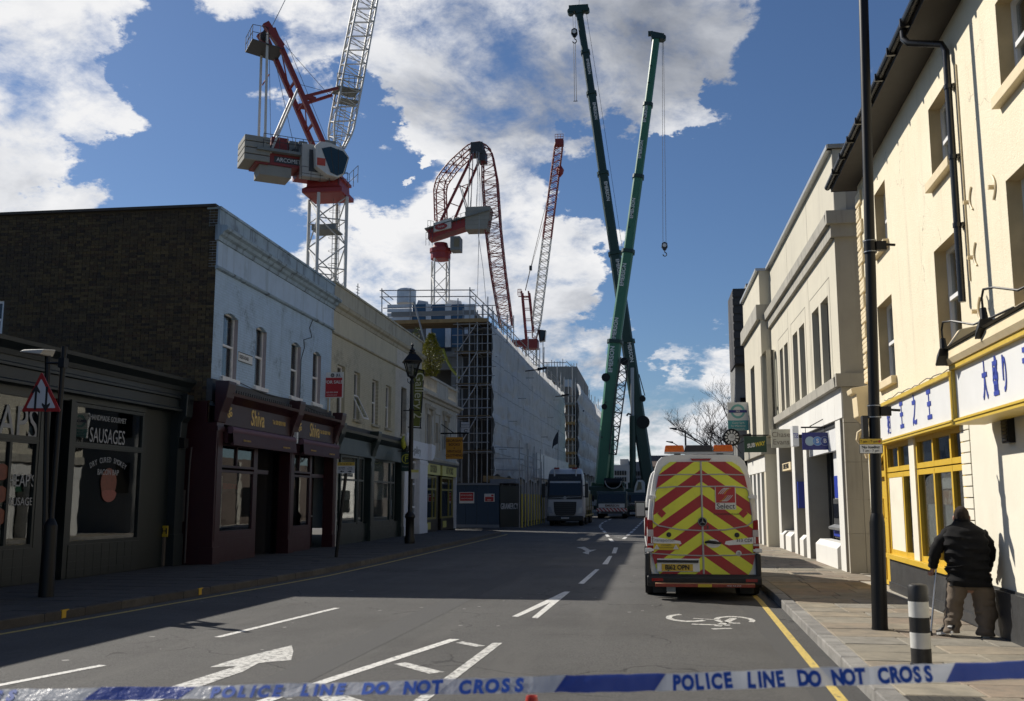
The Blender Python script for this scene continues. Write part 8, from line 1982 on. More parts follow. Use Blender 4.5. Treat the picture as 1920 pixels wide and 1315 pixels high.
t = thing('hanging_sign', 'dark green hanging sign with a yellow letter F in a ring', 'sign', q_(762, 884))
a_, b_q = q_(752.5, 884), q_(772, 848); mb = MB(); mb.box(a_.x, b_q.x, hy_-.03, hy_+.03, a_.z, b_q.z); bo_ = obj('board', mb, M('agent_green', (.012,.035,.028), .4), t)
YG = M('lime_yellow', (.45,.45,.05), .5); c = Vector(((a_.x+b_q.x)/2, hy_-.045, b_q.z-.30)); text('F', .36, c, (1,0,0), (0,0,1), YG, bo_, bold=.006); mb = MB(); mb.path([c+Vector((.2*math.cos(a),0,.2*math.sin(a))) for a in [.5+5.2*i/14 for i in range(15)]], .02, 4); obj('ring', mb, YG, bo_)
text('Foxtons', .11, c+Vector((0,0,-.34)), (1,0,0), (0,0,1), LETG, bo_)
mb = MB(); mb.tube(q_(746, 846), q_(776, 846), .02, 5); obj('arm', mb, BLACKMETAL, t)
for k, (u, v) in enumerate(((757,832),(764,826))): mb = MB(); c = q_(u, v); mb.lathe((c.x, hy_, c.z-.25), [(.02,0),(.1,.1),(.15,.3),(.1,.5),(.02,.6)], 10); obj('balloon', mb, YG if k == 0 else WSH, t, smooth=True)
oy = 54.6; q_ = lambda u, v: at_y(u, v, oy)
t = thing('hanging_sign', 'orange hanging sign for vintage clothing below a black bracket', 'sign', q_(852, 862))
a_, b_q = q_(836, 861), q_(868, 820); OR = M('orange_sign_paint', (.46,.21,.012), .5)
mb = MB(); mb.box(a_.x, b_q.x, oy-.04, oy+.04, a_.z, b_q.z); bo_ = obj('board', mb, OR, t)
OBR = plain('brown_print', (.09,.03,.01), .6); cxm = (a_.x+b_q.x)/2
for k, (s, z) in enumerate((('GEORGIAN',.84),('BOOKS',.66),('&',.5),('VINTAGE',.34),('CLOTHING',.16))): text(s, .2 if k != 2 else .12, (cxm, oy-.046, a_.z+(b_q.z-a_.z)*z), (1,0,0), (0,0,1), OBR, bo_, sx=.95, bold=.004)
mb = MB(); mb.tube(q_(826, 813), q_(879, 812.5), .045, 6); mb.tube(q_(828, 796), q_(852, 813), .025, 5); mb.tube(q_(845,813), q_(845,820), .015, 4); mb.tube(q_(862,813), q_(862,820), .015, 4); obj('bracket', mb, BLACKMETAL, t)
wy = 61.1; a_, b_q = at_y(864.5, 811, wy), at_y(880.5, 792, wy); t = thing('site_notice', 'small white notice tied to the scaffold above the orange sign', 'sign', a_)
mb = MB(); mb.box(a_.x, b_q.x, wy-.02, wy, a_.z, b_q.z); bo_ = obj('board', mb, M('grey_white_board', (.42,.43,.44), .5), t)
text('ANTHONY', .10, ((a_.x+b_q.x)/2, wy-.025, b_q.z-.16), (1,0,0), (0,0,1), DARKMETAL, bo_); text('SCAFFOLDING', .075, ((a_.x+b_q.x)/2, wy-.025, b_q.z-.32), (1,0,0), (0,0,1), DARKMETAL, bo_)
mb = MB(); c = Vector(((a_.x+b_q.x)/2+.05, wy-.024, a_.z+.1)); mb.path([c+Vector((.12*math.cos(a),0,.07*math.sin(a))) for a in [.4+5*i/10 for i in range(11)]], .02, 4); obj('emblem', mb, DARKMETAL, bo_)
# wall-bracket street lights over the sheeting
for (u0, v0, u1, v1, yy, lab) in ((962,699,1027,691,78,'dark street light arm high on the sheeting, nearest of the three'),(1017,746.5,1068,741,98,'dark street light arm at the far end of the first sheeting'),(1074,774,1096,771,120,'dark street light arm against the second sheeting')):
    a = at_y(u0, v0, yy-2); b = at_y(u1, v1, yy); t = thing('street_light', lab, 'street lamp', a, 'street lights bracketed from the scaffold')
    mb = MB(); mb.tube(a, a.lerp(b, .75), .05, 6); obj('arm', mb, BLACKMETAL, t)
    mb = MB(); p = a.lerp(b, .7); mb.hexa([p+Vector(q) for q in ((0,-.2,-.08),(0,.2,-.08),((b-p).x,.15,(b-p).z-.08),((b-p).x,-.15,(b-p).z-.08),(0,-.15,.12),(0,.15,.12),((b-p).x,.1,(b-p).z+.04),((b-p).x,-.1,(b-p).z+.04))]); obj('lamp_head', mb, BLACKMETAL, t)
t = thing('flag', 'dark feather flag on a pole in front of the wrapped scaffold', 'flag', at_y(1046, 880, 84))
mb = MB(); mb.tube(at_y(1046, 885, 84), at_y(1047, 806, 84), .03, 6); obj('pole', mb, TUBE, t)
mb = MB(); fp = [at_y(u, v, 83.95) for u, v in ((1047,808),(1042,815),(1037,826),(1035,842),(1039,836),(1046,832))]; mb.prism(fp, (0,.02,0)); obj('cloth', mb, M('navy_flag', (.03,.035,.045), .7), t)
# buddleia on the wall head and a weed on the parapet
def leafy(name, label, c, rx, rz, n, cols, stems, droop=0.0):
    t = thing(name, label, 'plant', c); LM = M('yellow_green_leaves_'+name, cols, .6, 0, .35, 9, obj_var=.1)
    mb = MB(); 
    for i in range(stems):
        a = random.uniform(-1, 1); p1 = c+Vector((a*rx*.9, random.uniform(-.3,.3)*rx, rz*random.uniform(.6,1.9))); mb.path([c, c.lerp(p1,.5)+Vector((random.uniform(-.08,.08),0,0)), p1], [.03,.018,.006], 4)
    obj('stem', mb, M('twig_brown', (.12,.09,.05), .9), t)
    mb = MB()
    for i in range(n):
        th = random.uniform(0, 2*PI); r = random.random()**.5; zz = random.uniform(0, 2*rz); k = 1-abs(zz-rz*.8)/(rz*1.35); p = c+Vector((math.cos(th)*r*rx*max(.15,k), math.sin(th)*r*rx*max(.15,k), zz-droop*r))
        d = Vector((math.cos(th), math.sin(th), random.uniform(-.4,.9))).normalized(); s = d.cross(Vector((random.uniform(-1,1),random.uniform(-1,1),1))).normalized(); L_ = random.uniform(.07,.15); w = L_*.20
        mb.add([p, p+d*L_*.5+s*w, p+d*L_, p+d*L_*.5-s*w], [(0,1,2,3)])
    f = obj('foliage', mb, LM, t, kind='stuff'); return t
c = at_y(808, 706, 50.3); leafy('buddleia', 'yellow-green buddleia sprouting from the end of the terrace parapet', c, .70, 1.10, 4800, (.26,.26,.03), 16)
c = at_y(781, 637, 49.0); leafy('weed', 'small green weed growing on the cream parapet', c, .28, .3, 160, (.10,.13,.03), 5)

# ------------------------------------------------------------------ right pavement
rp0 = at_z(1650, 1181, .12); ry = rp0.y; q_ = lambda u, v, d=0.0: at_y(u, v, ry+d)
ax_b = Vector((rp0.x, ry, .12)); ax_t = Vector((q_(1619, 0).x, ry, q_(1619, 0).z)); ad = (ax_t-ax_b)
pa = lambda z: ax_b + ad*((z-.12)/ad.z)
rl = thing('lamp_post', 'tall black tubular lamp post with strapped brackets on the right pavement', 'lamp post', rp0)
zj = q_(1643, 977).z
mb = MB(); mb.path([pa(.12), pa(.18), pa(zj-.02), pa(zj+.06), pa(zj+.1)], [.104,.098,.096,.082,.072], 16); obj('base', mb, BLACKMETAL, rl, smooth=True)
mb = MB(); mb.path([pa(zj), pa(6), pa(10.6)], [.073,.068,.062], 16); po_ = obj('shaft', mb, BLACKMETAL, rl, smooth=True)
mb = MB(); tp = pa(10.55); mb.path([tp, tp+Vector((-.3,0,.25)), tp+Vector((-1.3,0,.42))], .04, 8); obj('arm', mb, BLACKMETAL, rl)
mb = MB(); mb.hexa([tp+Vector(q) for q in ((-1.9,-.15,.36),(-1.2,-.15,.36),(-1.2,.15,.36),(-1.9,.15,.36),(-1.85,-.1,.5),(-1.2,-.1,.52),(-1.2,.1,.52),(-1.85,.1,.5))]); obj('lamp_head', mb, DARKMETAL, rl)
for v in (463, 772):
    z = q_(1630, v).z; c = pa(z); mb = MB(); mb.lathe(c, [(.078,-.09),(.083,-.09),(.083,.09),(.078,.09)], 16); cl = obj('clamp', mb, BLACKMETAL, rl, smooth=True)
    mb = MB()
    for d in (-.075, .075): mb.lathe(c+Vector((0,0,d)), [(.084,-.006),(.087,-.006),(.087,.006),(.084,.006)], 16)
    obj('steel_strap', mb, STEEL, cl)
    mb = MB(); mb.bar(c+Vector((.07,-.02,.0)), c+Vector((.2,-.02,.0)), .1, .12); mb.tube(c+Vector((.18,-.02,.02)), c+Vector((.32,-.02,.01)), .018, 6); obj('bracket_stub', mb, BLACKMETAL, cl)
ps = thing('parking_sign', 'yellow-topped no loading plate strapped to the tall black lamp post', 'parking sign', q_(1632, 850))
a_, b_q = q_(1613, 850, -.16), q_(1653, 823, -.16); yy = ry-.13
a_ = at_y(1613, 850, yy); b_q = at_y(1653, 823, yy); zm = a_.z+(b_q.z-a_.z)*.62
mb = MB(); mb.box(a_.x, b_q.x, yy-.008, yy, zm, b_q.z); yp = obj('yellow_plate', mb, M('parking_yellow', (.60,.40,.03), .4), ps); mb = MB(); mb.box(a_.x, b_q.x, yy-.008, yy, a_.z, zm-.004); wp_ = obj('white_plate', mb, M('parking_white', (.70,.70,.68), .4), ps)
mb = MB(); mb.box(a_.x-.006, b_q.x+.006, yy, yy+.01, a_.z-.006, b_q.z+.006); obj('backing', mb, DARKMETAL, ps)
W_ = b_q.x-a_.x; text('7 am - 7 pm', .045, (a_.x+W_*.42, yy-.011, (zm+b_q.z)/2), (1,0,0), (0,0,1), BLACKP, yp, ext=.001); text('No loading', .05, (a_.x+W_*.48, yy-.011, zm-.038), (1,0,0), (0,0,1), BLACKP, wp_, ext=.001, bold=.001); text('7 am - 7 pm', .042, (a_.x+W_*.48, yy-.011, a_.z+.03), (1,0,0), (0,0,1), BLACKP, wp_, ext=.001)
mb = MB(); c = Vector((b_q.x-.03, yy-.010, (zm+b_q.z)/2)); mb.lathe(c, [(0,-.002),(.016,-.002),(.016,.002),(0,.002)], 10, ax=Matrix.Rotation(PI/2,3,'X')); obj('red_disc', mb, SIGNRED, yp)
mb = MB(); c = q_(1627, 800, .0); mb.box(c.x-.07, c.x+.0, ry-.05, ry+.07, q_(1627,822).z, q_(1627,780).z); tag(obj('control_box', mb, VTRIM, loc=(c.x, ry, q_(1627,822).z)), 'narrow black box strapped to the lamp post above the no loading plate', 'control box')
bo0 = at_z(1728.5, 1247, .12); by = bo0.y; bz = lambda v: at_y(1728, v, by).z
bl_ = thing('bollard', 'black and white banded bollard at the edge of the right pavement', 'bollard', bo0)
bv = [1248, 1215, 1185.5, 1157, 1127.5, 1095]
BLKB = M('bollard_black', (.016,.016,.017), .45, 0, .2, 14, .25, (.09,.085,.08)); WHB = M('bollard_white_band', (.60,.60,.57), .45, 0, .1, 14, .3, (.2,.19,.17))
r_ = .098
for i in range(5):
    z0, z1 = (.12 if i == 0 else bz(bv[i])), bz(bv[i+1]); mb = MB()
    pr = [(r_,z0),(r_,z1)] if i < 4 else [(r_,z0),(r_,z1-.03),(r_*.9,z1-.008),(r_*.6,z1)]
    if i == 0: pr = [(r_+.012,z0),(r_+.012,z0+.015),(r_,z0+.02),(r_,z1)]
    mb.lathe((bo0.x, by, 0), pr, 20); obj('black_band' if i % 2 == 0 else 'white_band', mb, BLKB if i % 2 == 0 else WHB, bl_, smooth=True)
# projecting shop signs on the right
def proj(nm, label, u0, u1, v0, v1, yy, mat, th=.06, extra=None):
    a, b = at_y(u0, v1, yy), at_y(u1, v0, yy); t = thing(nm, label, 'sign', a, 'signs projecting over the right pavement')
    mb = MB(); mb.box(a.x, b.x, yy-th/2, yy+th/2, a.z, b.z); bo = obj('board', mb, mat, t); return t, bo, a, b, yy-th/2-.004
NAVY = M('navy_sign', (.012,.018,.16), .35)
t, bo, a, b, yf_ = proj('bank_sign', 'navy bank sign with three overlapping circles lettered S and B', 1505, 1559, 811, 844, 26.6, NAVY)
for k, (c_, ch_) in enumerate((((.30,.42,.50),''),((.09,.22,.50),'S'),((.015,.03,.22),'B'))):
    cx_ = a.x+(b.x-a.x)*(.25+.255*k); c = Vector((cx_, yf_-.002*k, (a.z+b.z)/2)); mb = MB(); mb.lathe(c, [(0,-.003),(.118,-.003),(.118,.003),(0,.003)], 24, ax=Matrix.Rotation(PI/2,3,'X')); d_ = obj('disc', mb, M('disc_tint_%s' % ('pale','mid','deep')[k], c_, .4), bo)
    mb = MB(); mb.path([c+Vector((.115*math.cos(q),-.004,.115*math.sin(q))) for q in [2*PI*i/24 for i in range(25)]], .004, 4); obj('ring', mb, M('pale_ring', (.35,.42,.5), .4), d_)
    text(ch_ or ' ', .15, c+Vector((0,-.012,0)), (1,0,0), (0,0,1), POSTW, d_, bold=.003) if ch_ else None
mb = MB(); z = at_y(1530, 801.5, 26.6).z; mb.tube((a.x-.02,26.6,z), (4.4,26.6,z), .022, 6); mb.tube(at_y(1518,800,26.6), at_y(1562,776,26.6), .012, 5)
for k in (.12, .78): mb.tube((a.x+(b.x-a.x)*k,26.6,b.z), (a.x+(b.x-a.x)*k,26.6,z), .008, 4)
obj('bracket', mb, BLACKMETAL, t)
t, bo, a, b, yf_ = proj('shop_sign', 'pale cream agent sign lettered Chase Evans', 1446.5, 1482, 805, 840, 31.5, M('pale_cream_sign', (.52,.49,.38), .5))
TAUPE = M('taupe_print', (.20,.17,.13), .5); text('Chase', .23, (a.x+(b.x-a.x)*.5, yf_, a.z+(b.z-a.z)*.70), (1,0,0), (0,0,1), TAUPE, bo, sx=.95); text('Evans', .23, (a.x+(b.x-a.x)*.5, yf_, a.z+(b.z-a.z)*.30), (1,0,0), (0,0,1), TAUPE, bo, sx=.95)
mb = MB(); mb.tube((b.x-.02,31.5,(a.z+b.z)/2), (4.4,31.5,(a.z+b.z)/2), .02, 5); obj('bracket', mb, BLACKMETAL, t)
t, bo, a, b, yf_ = proj('bank_sign', 'white projecting lightbox of the bank, blue letters on its edge', 1485, 1494.5, 800, 837.5, 29.6, SIGNB, .5)
text('TSB', .20, ((a.x+b.x)/2, yf_, (a.z+b.z)/2), (1,0,0), (0,0,1), BANKBLUE, bo, sx=.42); mb = MB(); mb.box(b.x, 4.4, 29.5, 29.7, (a.z+b.z)/2-.05, (a.z+b.z)/2+.05); obj('bracket', mb, BLACKMETAL, t)
t, bo, a, b, yf_ = proj('shop_sign', 'dark green sandwich shop sign with white and yellow lettering', 1396, 1436.5, 818, 848.5, 36.0, M('subway_green', (.006,.045,.02), .4))
cxm, czm = (a.x+b.x)/2, (a.z+b.z)/2; dx = Vector((1,0,.18))
text('SUB', .19, (cxm-.155, yf_, czm-.05), dx, (.2,0,1), POSTW, bo, bold=.008, sx=.8, shear=.2); text('WAY', .19, (cxm+.15, yf_, czm+.0), dx, (.2,0,1), plain('bright_yellow', (.65,.5,.02), .4), bo, bold=.008, sx=.74, shear=.2)
mb = MB(); mb.tube((a.x-.05,36.0,b.z+.03), (4.4,36.0,b.z+.03), .025, 6); mb.tube((4.2,36.0,b.z-.15), (4.2,36.0,b.z+.3), .015, 5); obj('bracket', mb, BLACKMETAL, t)
t, bo, a, b, yf_ = proj('station_sign', 'white and turquoise railway station sign with a ringed bar emblem', 1365, 1402, 754.5, 807.5, 42.5, M('station_white', (.62,.63,.62), .4), .1)
TURQ = M('turquoise', (.06,.30,.31), .4); zq = a.z+(b.z-a.z)*.35; mb = MB(); mb.box(a.x, b.x, yf_-.004, yf_+.003, a.z, zq); tq = obj('turquoise_panel', mb, TURQ, bo)
for k, s in enumerate(('Cutty Sark','for Maritime','Greenwich')): text(s, .115, ((a.x+b.x)/2, yf_-.008, zq-.10-.125*k), (1,0,0), (0,0,1), POSTW, tq)
c = Vector(((a.x+b.x)/2, yf_-.004, (zq+b.z)/2)); mb = MB(); N = 28; R0, R1 = .20, .29
for i in range(N):
    t0, t1 = 2*PI*i/N, 2*PI*(i+1)/N; mb.hexa([c+Vector((r*math.cos(q), d, r*math.sin(q))) for d in (0, -.006) for r, q in ((R0,t0),(R1,t0),(R1,t1),(R0,t1))])
obj('ring', mb, M('ring_turquoise', (.13,.36,.34), .4), bo); mb = MB(); mb.box(c.x-.36, c.x+.36, c.y-.016, c.y-.008, c.z-.055, c.z+.055); br_ = obj('bar', mb, NAVY, bo); text('DLR', .085, c+Vector((0,-.02,0)), (1,0,0), (0,0,1), POSTW, br_, bold=.002)
mb = MB()
for k in (.15, .5, .85): mb.bar((b.x,42.5,a.z+(b.z-a.z)*k), (4.0,42.5,a.z+(b.z-a.z)*k), .05)
obj('bracket', mb, BLACKMETAL, t)
cc = at_y(1371.5, 820.5, 41.8); t = thing('wall_clock', 'round black street clock with white numerals under the station sign', 'clock', cc)
rX = Matrix.Rotation(PI/2, 3, 'X')
mb = MB(); mb.lathe(cc, [(0,-.1),(.27,-.1),(.34,-.08),(.36,0),(.34,.08),(.27,.1),(0,.1)], 28, ax=rX); cb = obj('case', mb, BLACKMETAL, t, smooth=True)
mb = MB(); mb.lathe(cc+Vector((0,-.1,0)), [(0,0),(.15,0),(.15,.006),(0,.006)], 24, ax=rX); obj('dial_centre', mb, POSTW, cb)
nums = ['XII','I','II','III','IIII','V','VI','VII','VIII','IX','X','XI']
for k in range(12):
    q = PI/2-k*PI/6; d = Vector((math.cos(q),0,math.sin(q))); p = cc+d*.225+Vector((0,-.107,0)); mb = MB(); s = Vector((-d.z,0,d.x))
    mb.prism([p+s*x_+d*z_ for x_, z_ in ((-.028,-.05),(.028,-.05),(.036,.05),(-.036,.05))], (0,-.003,0)); obj('numeral', mb, POSTW, cb)
mb = MB()
for q, L_, w in ((PI/2-2*PI*3.4/12*.0-PI*.62, .2, .012), (PI/2-PI*.30, .13, .018)): d = Vector((math.cos(q),0,math.sin(q))); mb.bar(cc+Vector((0,-.115,0))-d*.05, cc+Vector((0,-.115,0))+d*L_, w*2, .004)
obj('hand', mb, BLACKMETAL, cb)
mb = MB(); mb.bar(cc+Vector((.3,0,.02)), Vector((4.0,41.8,cc.z+.1)), .22, .12); mb.bar(cc+Vector((.2,0,-.3)), Vector((4.0,41.8,cc.z+.0)), .04); mb.bar(cc+Vector((.15,0,-.33)), Vector((3.6,41.8,cc.z-.65)), .03); obj('bracket', mb, DARKMETAL, t)
for i, (u, v, uh, vh, yy, lab) in enumerate(((1285,812,1258,803,82,'grey street light with its arm over the road, before the bare tree'),(1271,836,1251,828,112,'farther grey street light whose arm shows above the amber beacons'))):
    b0 = at_y(u, v, yy); t = thing('street_light', lab, 'street lamp', (b0.x, yy, .12), 'distant street lights on the right')
    mb = MB(); mb.tube((b0.x,yy,.1), b0, .09, 8, .07); mb.tube(b0, at_y(uh+9, vh+1.5, yy), .05, 6); obj('column', mb, DARKMETAL, t)
    p, q = at_y(uh+11, vh+2, yy), at_y(uh-2, vh, yy); mb = MB(); mb.tube(p, q, .13, 6, .05); obj('lamp_head', mb, DARKMETAL, t)
# bare tree
ty = 76.0; tb0 = Vector((at_y(1371, 800, ty).x, ty, .1)); TWIG = M('bare_twigs', (.075,.062,.055), .9, 0, .2)
tr = thing('bare_tree', 'leafless street tree behind the station sign', 'tree', tb0)
random.seed(21)
tm, lm, wm = MB(), MB(), MB()
tm.path([tb0, tb0+Vector((.05,0,1.6)), tb0+Vector((-.1,0,3.2))], [.26,.2,.17], 8)
def grow(p, d, L_, r, lev):
    n = 3; pts_ = [p]; dd = d.copy()
    for i in range(n):
        dd = (dd + Vector((random.uniform(-.22,.22), random.uniform(-.22,.22), random.uniform(-.05,.2)))).normalized(); pts_.append(pts_[-1]+dd*(L_/n))
    (lm if lev < 2 else wm).path(pts_, [r*(1-.55*i/n) for i in range(n+1)], 5 if lev < 2 else 3)
    if lev >= 5: return
    for k in range((4, 4, 4, 3, 3)[lev]):
        t = random.uniform(.35, 1.0); i = min(n-1, int(t*n)); q = pts_[i].lerp(pts_[i+1], t*n-i)
        a = random.uniform(0, 2*PI); s = Vector((math.cos(a), math.sin(a), random.uniform(-.1,.5))); nd_ = (dd*.8 + s*.75).normalized()
        grow(q, nd_, L_*random.uniform(.55,.76), r*.55, lev+1)
top = tb0+Vector((-.1,0,3.2))
for d, L_ in (((-.5,.1,.7),2.2),((-.28,-.2,1),2.9),((.05,.2,1.2),3.4),((.45,0,.9),2.1),((-.7,-.1,.4),1.9),((.1,-.3,.9),2.6)): grow(top, Vector(d).normalized(), L_, .11, 0)
obj('trunk', tm, TWIG, tr, smooth=True); obj('limb', lm, TWIG, tr); obj('crown', wm, TWIG, tr)
# distant buildings closing the street
fy_ = 240.0; q_ = lambda u, v, d=0.0: at_y(u, v, fy_+d)
BRN = M('far_brown_brick', (.17,.13,.11), .9, 0, .1, .3); PALE = M('far_pale_render', (.40,.39,.37), .9, 0, .1, .3); FGR = M('far_grey_cladding', (.20,.20,.21), .9, 0, .1, .3)
fbd = thing('far_flats', 'distant grey flats with a white stair tower closing the street', 'building', q_(1180, 940))
for nm, u0, u1, v0, v1, m_, d in (('brick_block',1176,1212,866,945,FGR,6),('pale_block',1150,1180,872,945,PALE,0),('stair_tower',1164,1178,861,945,PALE,3)):
    a, b = q_(u0, v1, d), q_(u1, v0, d); mb = MB(); mb.box(a.x, b.x, fy_+d, fy_+d+14, 0, b.z); obj(nm, mb, m_, fbd)
for i in range(5):
    for j in range(4): a, b = q_(1153+i*4.6, 894+j*12-3), q_(1155.6+i*4.6, 886+j*12-3); mb = MB(); mb.box(a.x, b.x, fy_-.3, fy_, a.z, b.z); obj('window', mb, DARKROOM, fbd)
for i in range(6):
    for j in range(4): a, b = q_(1181+i*5, 892+j*13, 6), q_(1184+i*5, 884+j*13, 6); mb = MB(); mb.box(a.x, b.x, fy_+5.7, fy_+6, a.z, b.z); obj('window', mb, DARKROOM, fbd)
def gable(nm, label, u0, u1, ve, vr, yy, dep, mw, mr, cat='house'):
    a, b = at_y(u0, ve, yy), at_y(u1, ve, yy); r = at_y(u0, vr, yy).z; t = thing(nm, label, cat, (a.x, yy, 0)); mb = MB(); mb.box(a.x, b.x, yy, yy+dep, 0, a.z); obj('wall', mb, mw, t)
    mb = MB(); mb.prism([(a.x-.3, yy-.4, a.z-.1), (a.x-.3, yy+dep+.4, a.z-.1), (a.x-.3, yy+dep/2, r)], (b.x-a.x+.6, 0, 0)); obj('roof', mb, mr, t); return t
gable('far_house', 'brown-roofed distant house right of the dark crane boom', 1213, 1300, 874, 852, 170, 10, BRN, M('far_brown_roof', (.10,.07,.055), .9))
gable('far_house', 'low dark-roofed building under the bare tree, above the van beacons', 1300, 1420, 852, 833, 95, 9, M('far_dark_brick', (.06,.05,.045), .9), SLATE)
gable('far_house', 'distant pale house glimpsed between the two mobile cranes', 1140, 1172, 905, 893, 300, 12, PALE, SLATE)

# ------------------------------------------------------------------ the man with a crutch
my = 13.2; mp = at_z(1812, 1198, .12); ML = Vector((mp.x, my, .12))
def q_(u, v, d=0.0): return at_y(u, v, my+d)
PXM = (q_(1900,1100)-q_(1800,1100)).length/100
JACK = M('black_padded_jacket', (.008,.008,.009), .85, 0, .2, 10, bmp=.35, bscale=14, spec=.2)
TROU = M('brown_cord_trousers', (.150,.115,.083), .85, 0, .12, 7, bmp=.4, bscale=16)
SKIN = M('weathered_skin', (.36,.19,.135), .55, 0, .12, 18)
HAIR = M('thin_grey_brown_hair', (.045,.035,.029), .9, 0, .6, 30, bmp=.8, bscale=90, spec=.15)
SHOE = M('dark_shoe_leather', (.022,.021,.022), .45); SOLE = M('pale_rubber_sole', (.55,.54,.50), .6)
man = thing('person', 'stooped man in a black jacket and brown trousers walking away with a crutch', 'person', ML)
# one continuous body grown over a skeleton
J = {'pelvis':(q_(1815,1092,.02),.12),'waist':(q_(1812,1066,.0),.135),'chest':(q_(1809,1020,-.0),.145),'upper':(q_(1806,992,.06),.09),'neck':(q_(1804,980,.12),.055),'skull':(q_(1803,970,.16),.078),'crown':(q_(1802.5,961,.17),.070),
 'shL':(q_(1778,1004,.04),.06),'elL':(q_(1752,1035,.03),.045),'wrL':(q_(1749,1064,.13),.028),'haL':(q_(1747.5,1073,.15),.032),
 'shR':(q_(1842,1006,.04),.06),'elR':(q_(1857,1040,.06),.045),'wrR':(q_(1852,1068,.22),.028),'haR':(q_(1851,1076,.25),.032),
 'hipL':(q_(1796,1102,.02),.095),'knL':(q_(1788,1140,.07),.062),'anL':(q_(1783,1178,-.02),.042),'toL':(q_(1770,1181,.10),.035),
 'hipR':(q_(1836,1102,.02),.095),'knR':(q_(1846,1148,.04),.065),'anR':(q_(1848,1187,-.05),.042),'toR':(q_(1850,1197,.12),.035)}
E_ = [('pelvis','waist'),('waist','chest'),('chest','upper'),('upper','neck'),('neck','skull'),('skull','crown'),('upper','shL'),('shL','elL'),('elL','wrL'),('wrL','haL'),('upper','shR'),('shR','elR'),('elR','wrR'),('wrR','haR'),('pelvis','hipL'),('hipL','knL'),('knL','anL'),('anL','toL'),('pelvis','hipR'),('hipR','knR'),('knR','anR'),('anR','toR')]
ks = list(J); me = bpy.data.meshes.new('body_skeleton'); me.from_pydata([tuple(J[k][0]-ML) for k in ks], [(ks.index(a), ks.index(b)) for a, b in E_], [])
tmp = bpy.data.objects.new('body_skeleton', me); COL.objects.link(tmp)
sk = tmp.modifiers.new('skin', 'SKIN'); tmp.modifiers.new('sub', 'SUBSURF').levels = 1
for i, k in enumerate(ks): me.skin_vertices[0].data[i].radius = (J[k][1], J[k][1]); me.skin_vertices[0].data[i].use_root = (k == 'pelvis')
dg = bpy.context.evaluated_depsgraph_get(); bm2 = bpy.data.meshes.new_from_object(tmp.evaluated_get(dg)); bm2.name = 'body'
bpy.data.objects.remove(tmp); bm2.materials.clear(); bm2.materials.append(SKIN)
bm2.polygons.foreach_set('use_smooth', [True]*len(bm2.polygons))
bod = bpy.data.objects.new('body', bm2); COL.objects.link(bod); bod.parent = man; ORG[bod.name] = ML
def ellip(c, rx, ry, rz, n=14, m=10, f=None):
    rings = []
    for j in range(1, m):
        ph = -PI/2+PI*j/m; ring = []
        for i in range(n):
            th = 2*PI*i/n; v = Vector((rx*math.cos(ph)*math.cos(th), ry*math.cos(ph)*math.sin(th), rz*math.sin(ph)))
            if f: v = f(v)
            ring.append(c+v)
        rings.append(ring)
    return rings
HC = q_(1802.5, 969.5, .16)
def face(v):                                        # brow, nose and chin on the far side of the head
    if v.y > .03 and abs(v.x) < .022 and -.045 < v.z < .02: v = v + Vector((0,.026,0))
    if v.y > .02 and v.z < -.06: v = v + Vector((0,.012,-.008))
    return v
mb = MB(); mb.loft(ellip(HC, .083, .100, .122, 18, 14, face)); hd_ = obj('head', mb, SKIN, man, smooth=True)
for s in (-1, 1):
    mb = MB(); c = HC+Vector((s*.093,-.004,-.016)); mb.loft(ellip(c, .014, .024, .036, 8, 7)); obj('ear', mb, SKIN, hd_, smooth=True)
    mb = MB(); mb.loft(ellip(HC+Vector((s*.032,.092,.008)), .012, .008, .009, 8, 6)); obj('eye', mb, plain('dark_eye', (.03,.025,.02), .3), hd_, smooth=True)
mb = MB(); mb.box(HC.x-.026, HC.x+.026, my+.16+.098, my+.16+.106, HC.z-.072, HC.z-.064); obj('mouth', mb, M('lips', (.25,.09,.075), .6), hd_)
def hairf(v):
    k = 1+.05*mnoise.noise(v*40); v = v*k
    if v.y > .045 and v.z < .06: v.y = .04; v.x *= .97
    if v.z < -.055: v = Vector((v.x*.93, v.y*.93, -.055+(v.z+.055)*.3))
    return v
mb = MB(); mb.loft(ellip(HC+Vector((0,-.006,.012)), .089, .106, .122, 22, 16, hairf)); obj('hair', mb, HAIR, man, smooth=True)
# jacket: lofted torso with a stooped back, soft folds
rows = [(976,1804,14,.075,.10),(981,1805,20,.10,.08),(988,1806,30,.13,.05),(996,1807,38,.155,.02),(1006,1808.5,43,.175,.0),(1018,1810,44,.19,-.015),(1032,1811,42,.20,-.02),(1048,1812,40,.205,-.02),(1064,1814,39,.21,-.01),(1080,1815.5,40,.205,.0),(1092,1817,41.5,.20,.0),(1099,1818,41.5,.195,.0),(1099.5,1818,39,.18,.0)]
def dense(rs, k=3): return [tuple(a+(b-a)*i/k for a, b in zip(p, q)) for p, q in zip(rs, rs[1:]) for i in range(k)]+[rs[-1]]
mb = MB(); rings = []; NR = 40
for (v, u, hw, dep, dy) in dense(rows):
    c = q_(u, v, dy); ring = []
    for i in range(NR):
        th = 2*PI*i/NR; cs, sn = math.cos(th), math.sin(th); w = hw*PXM
        e = 2.5; rr = (abs(cs)**e+abs(sn)**e)**(-1/e)
        p = Vector((w*cs*rr, dep*sn*rr, 0)); fold = .030*mnoise.noise(Vector((p.x*9, p.y*9, c.z*14)))+.014*math.sin(c.z*60+p.x*8+2*mnoise.noise(Vector((p.x*6,0,c.z*5))))*(.3 if v < 1000 else 1)
        ring.append(c+p*(1+fold/max(.05,p.length))+Vector((0,0,.012*mnoise.noise(Vector((p.x*7, 3, 1))))))
    rings.append(ring)
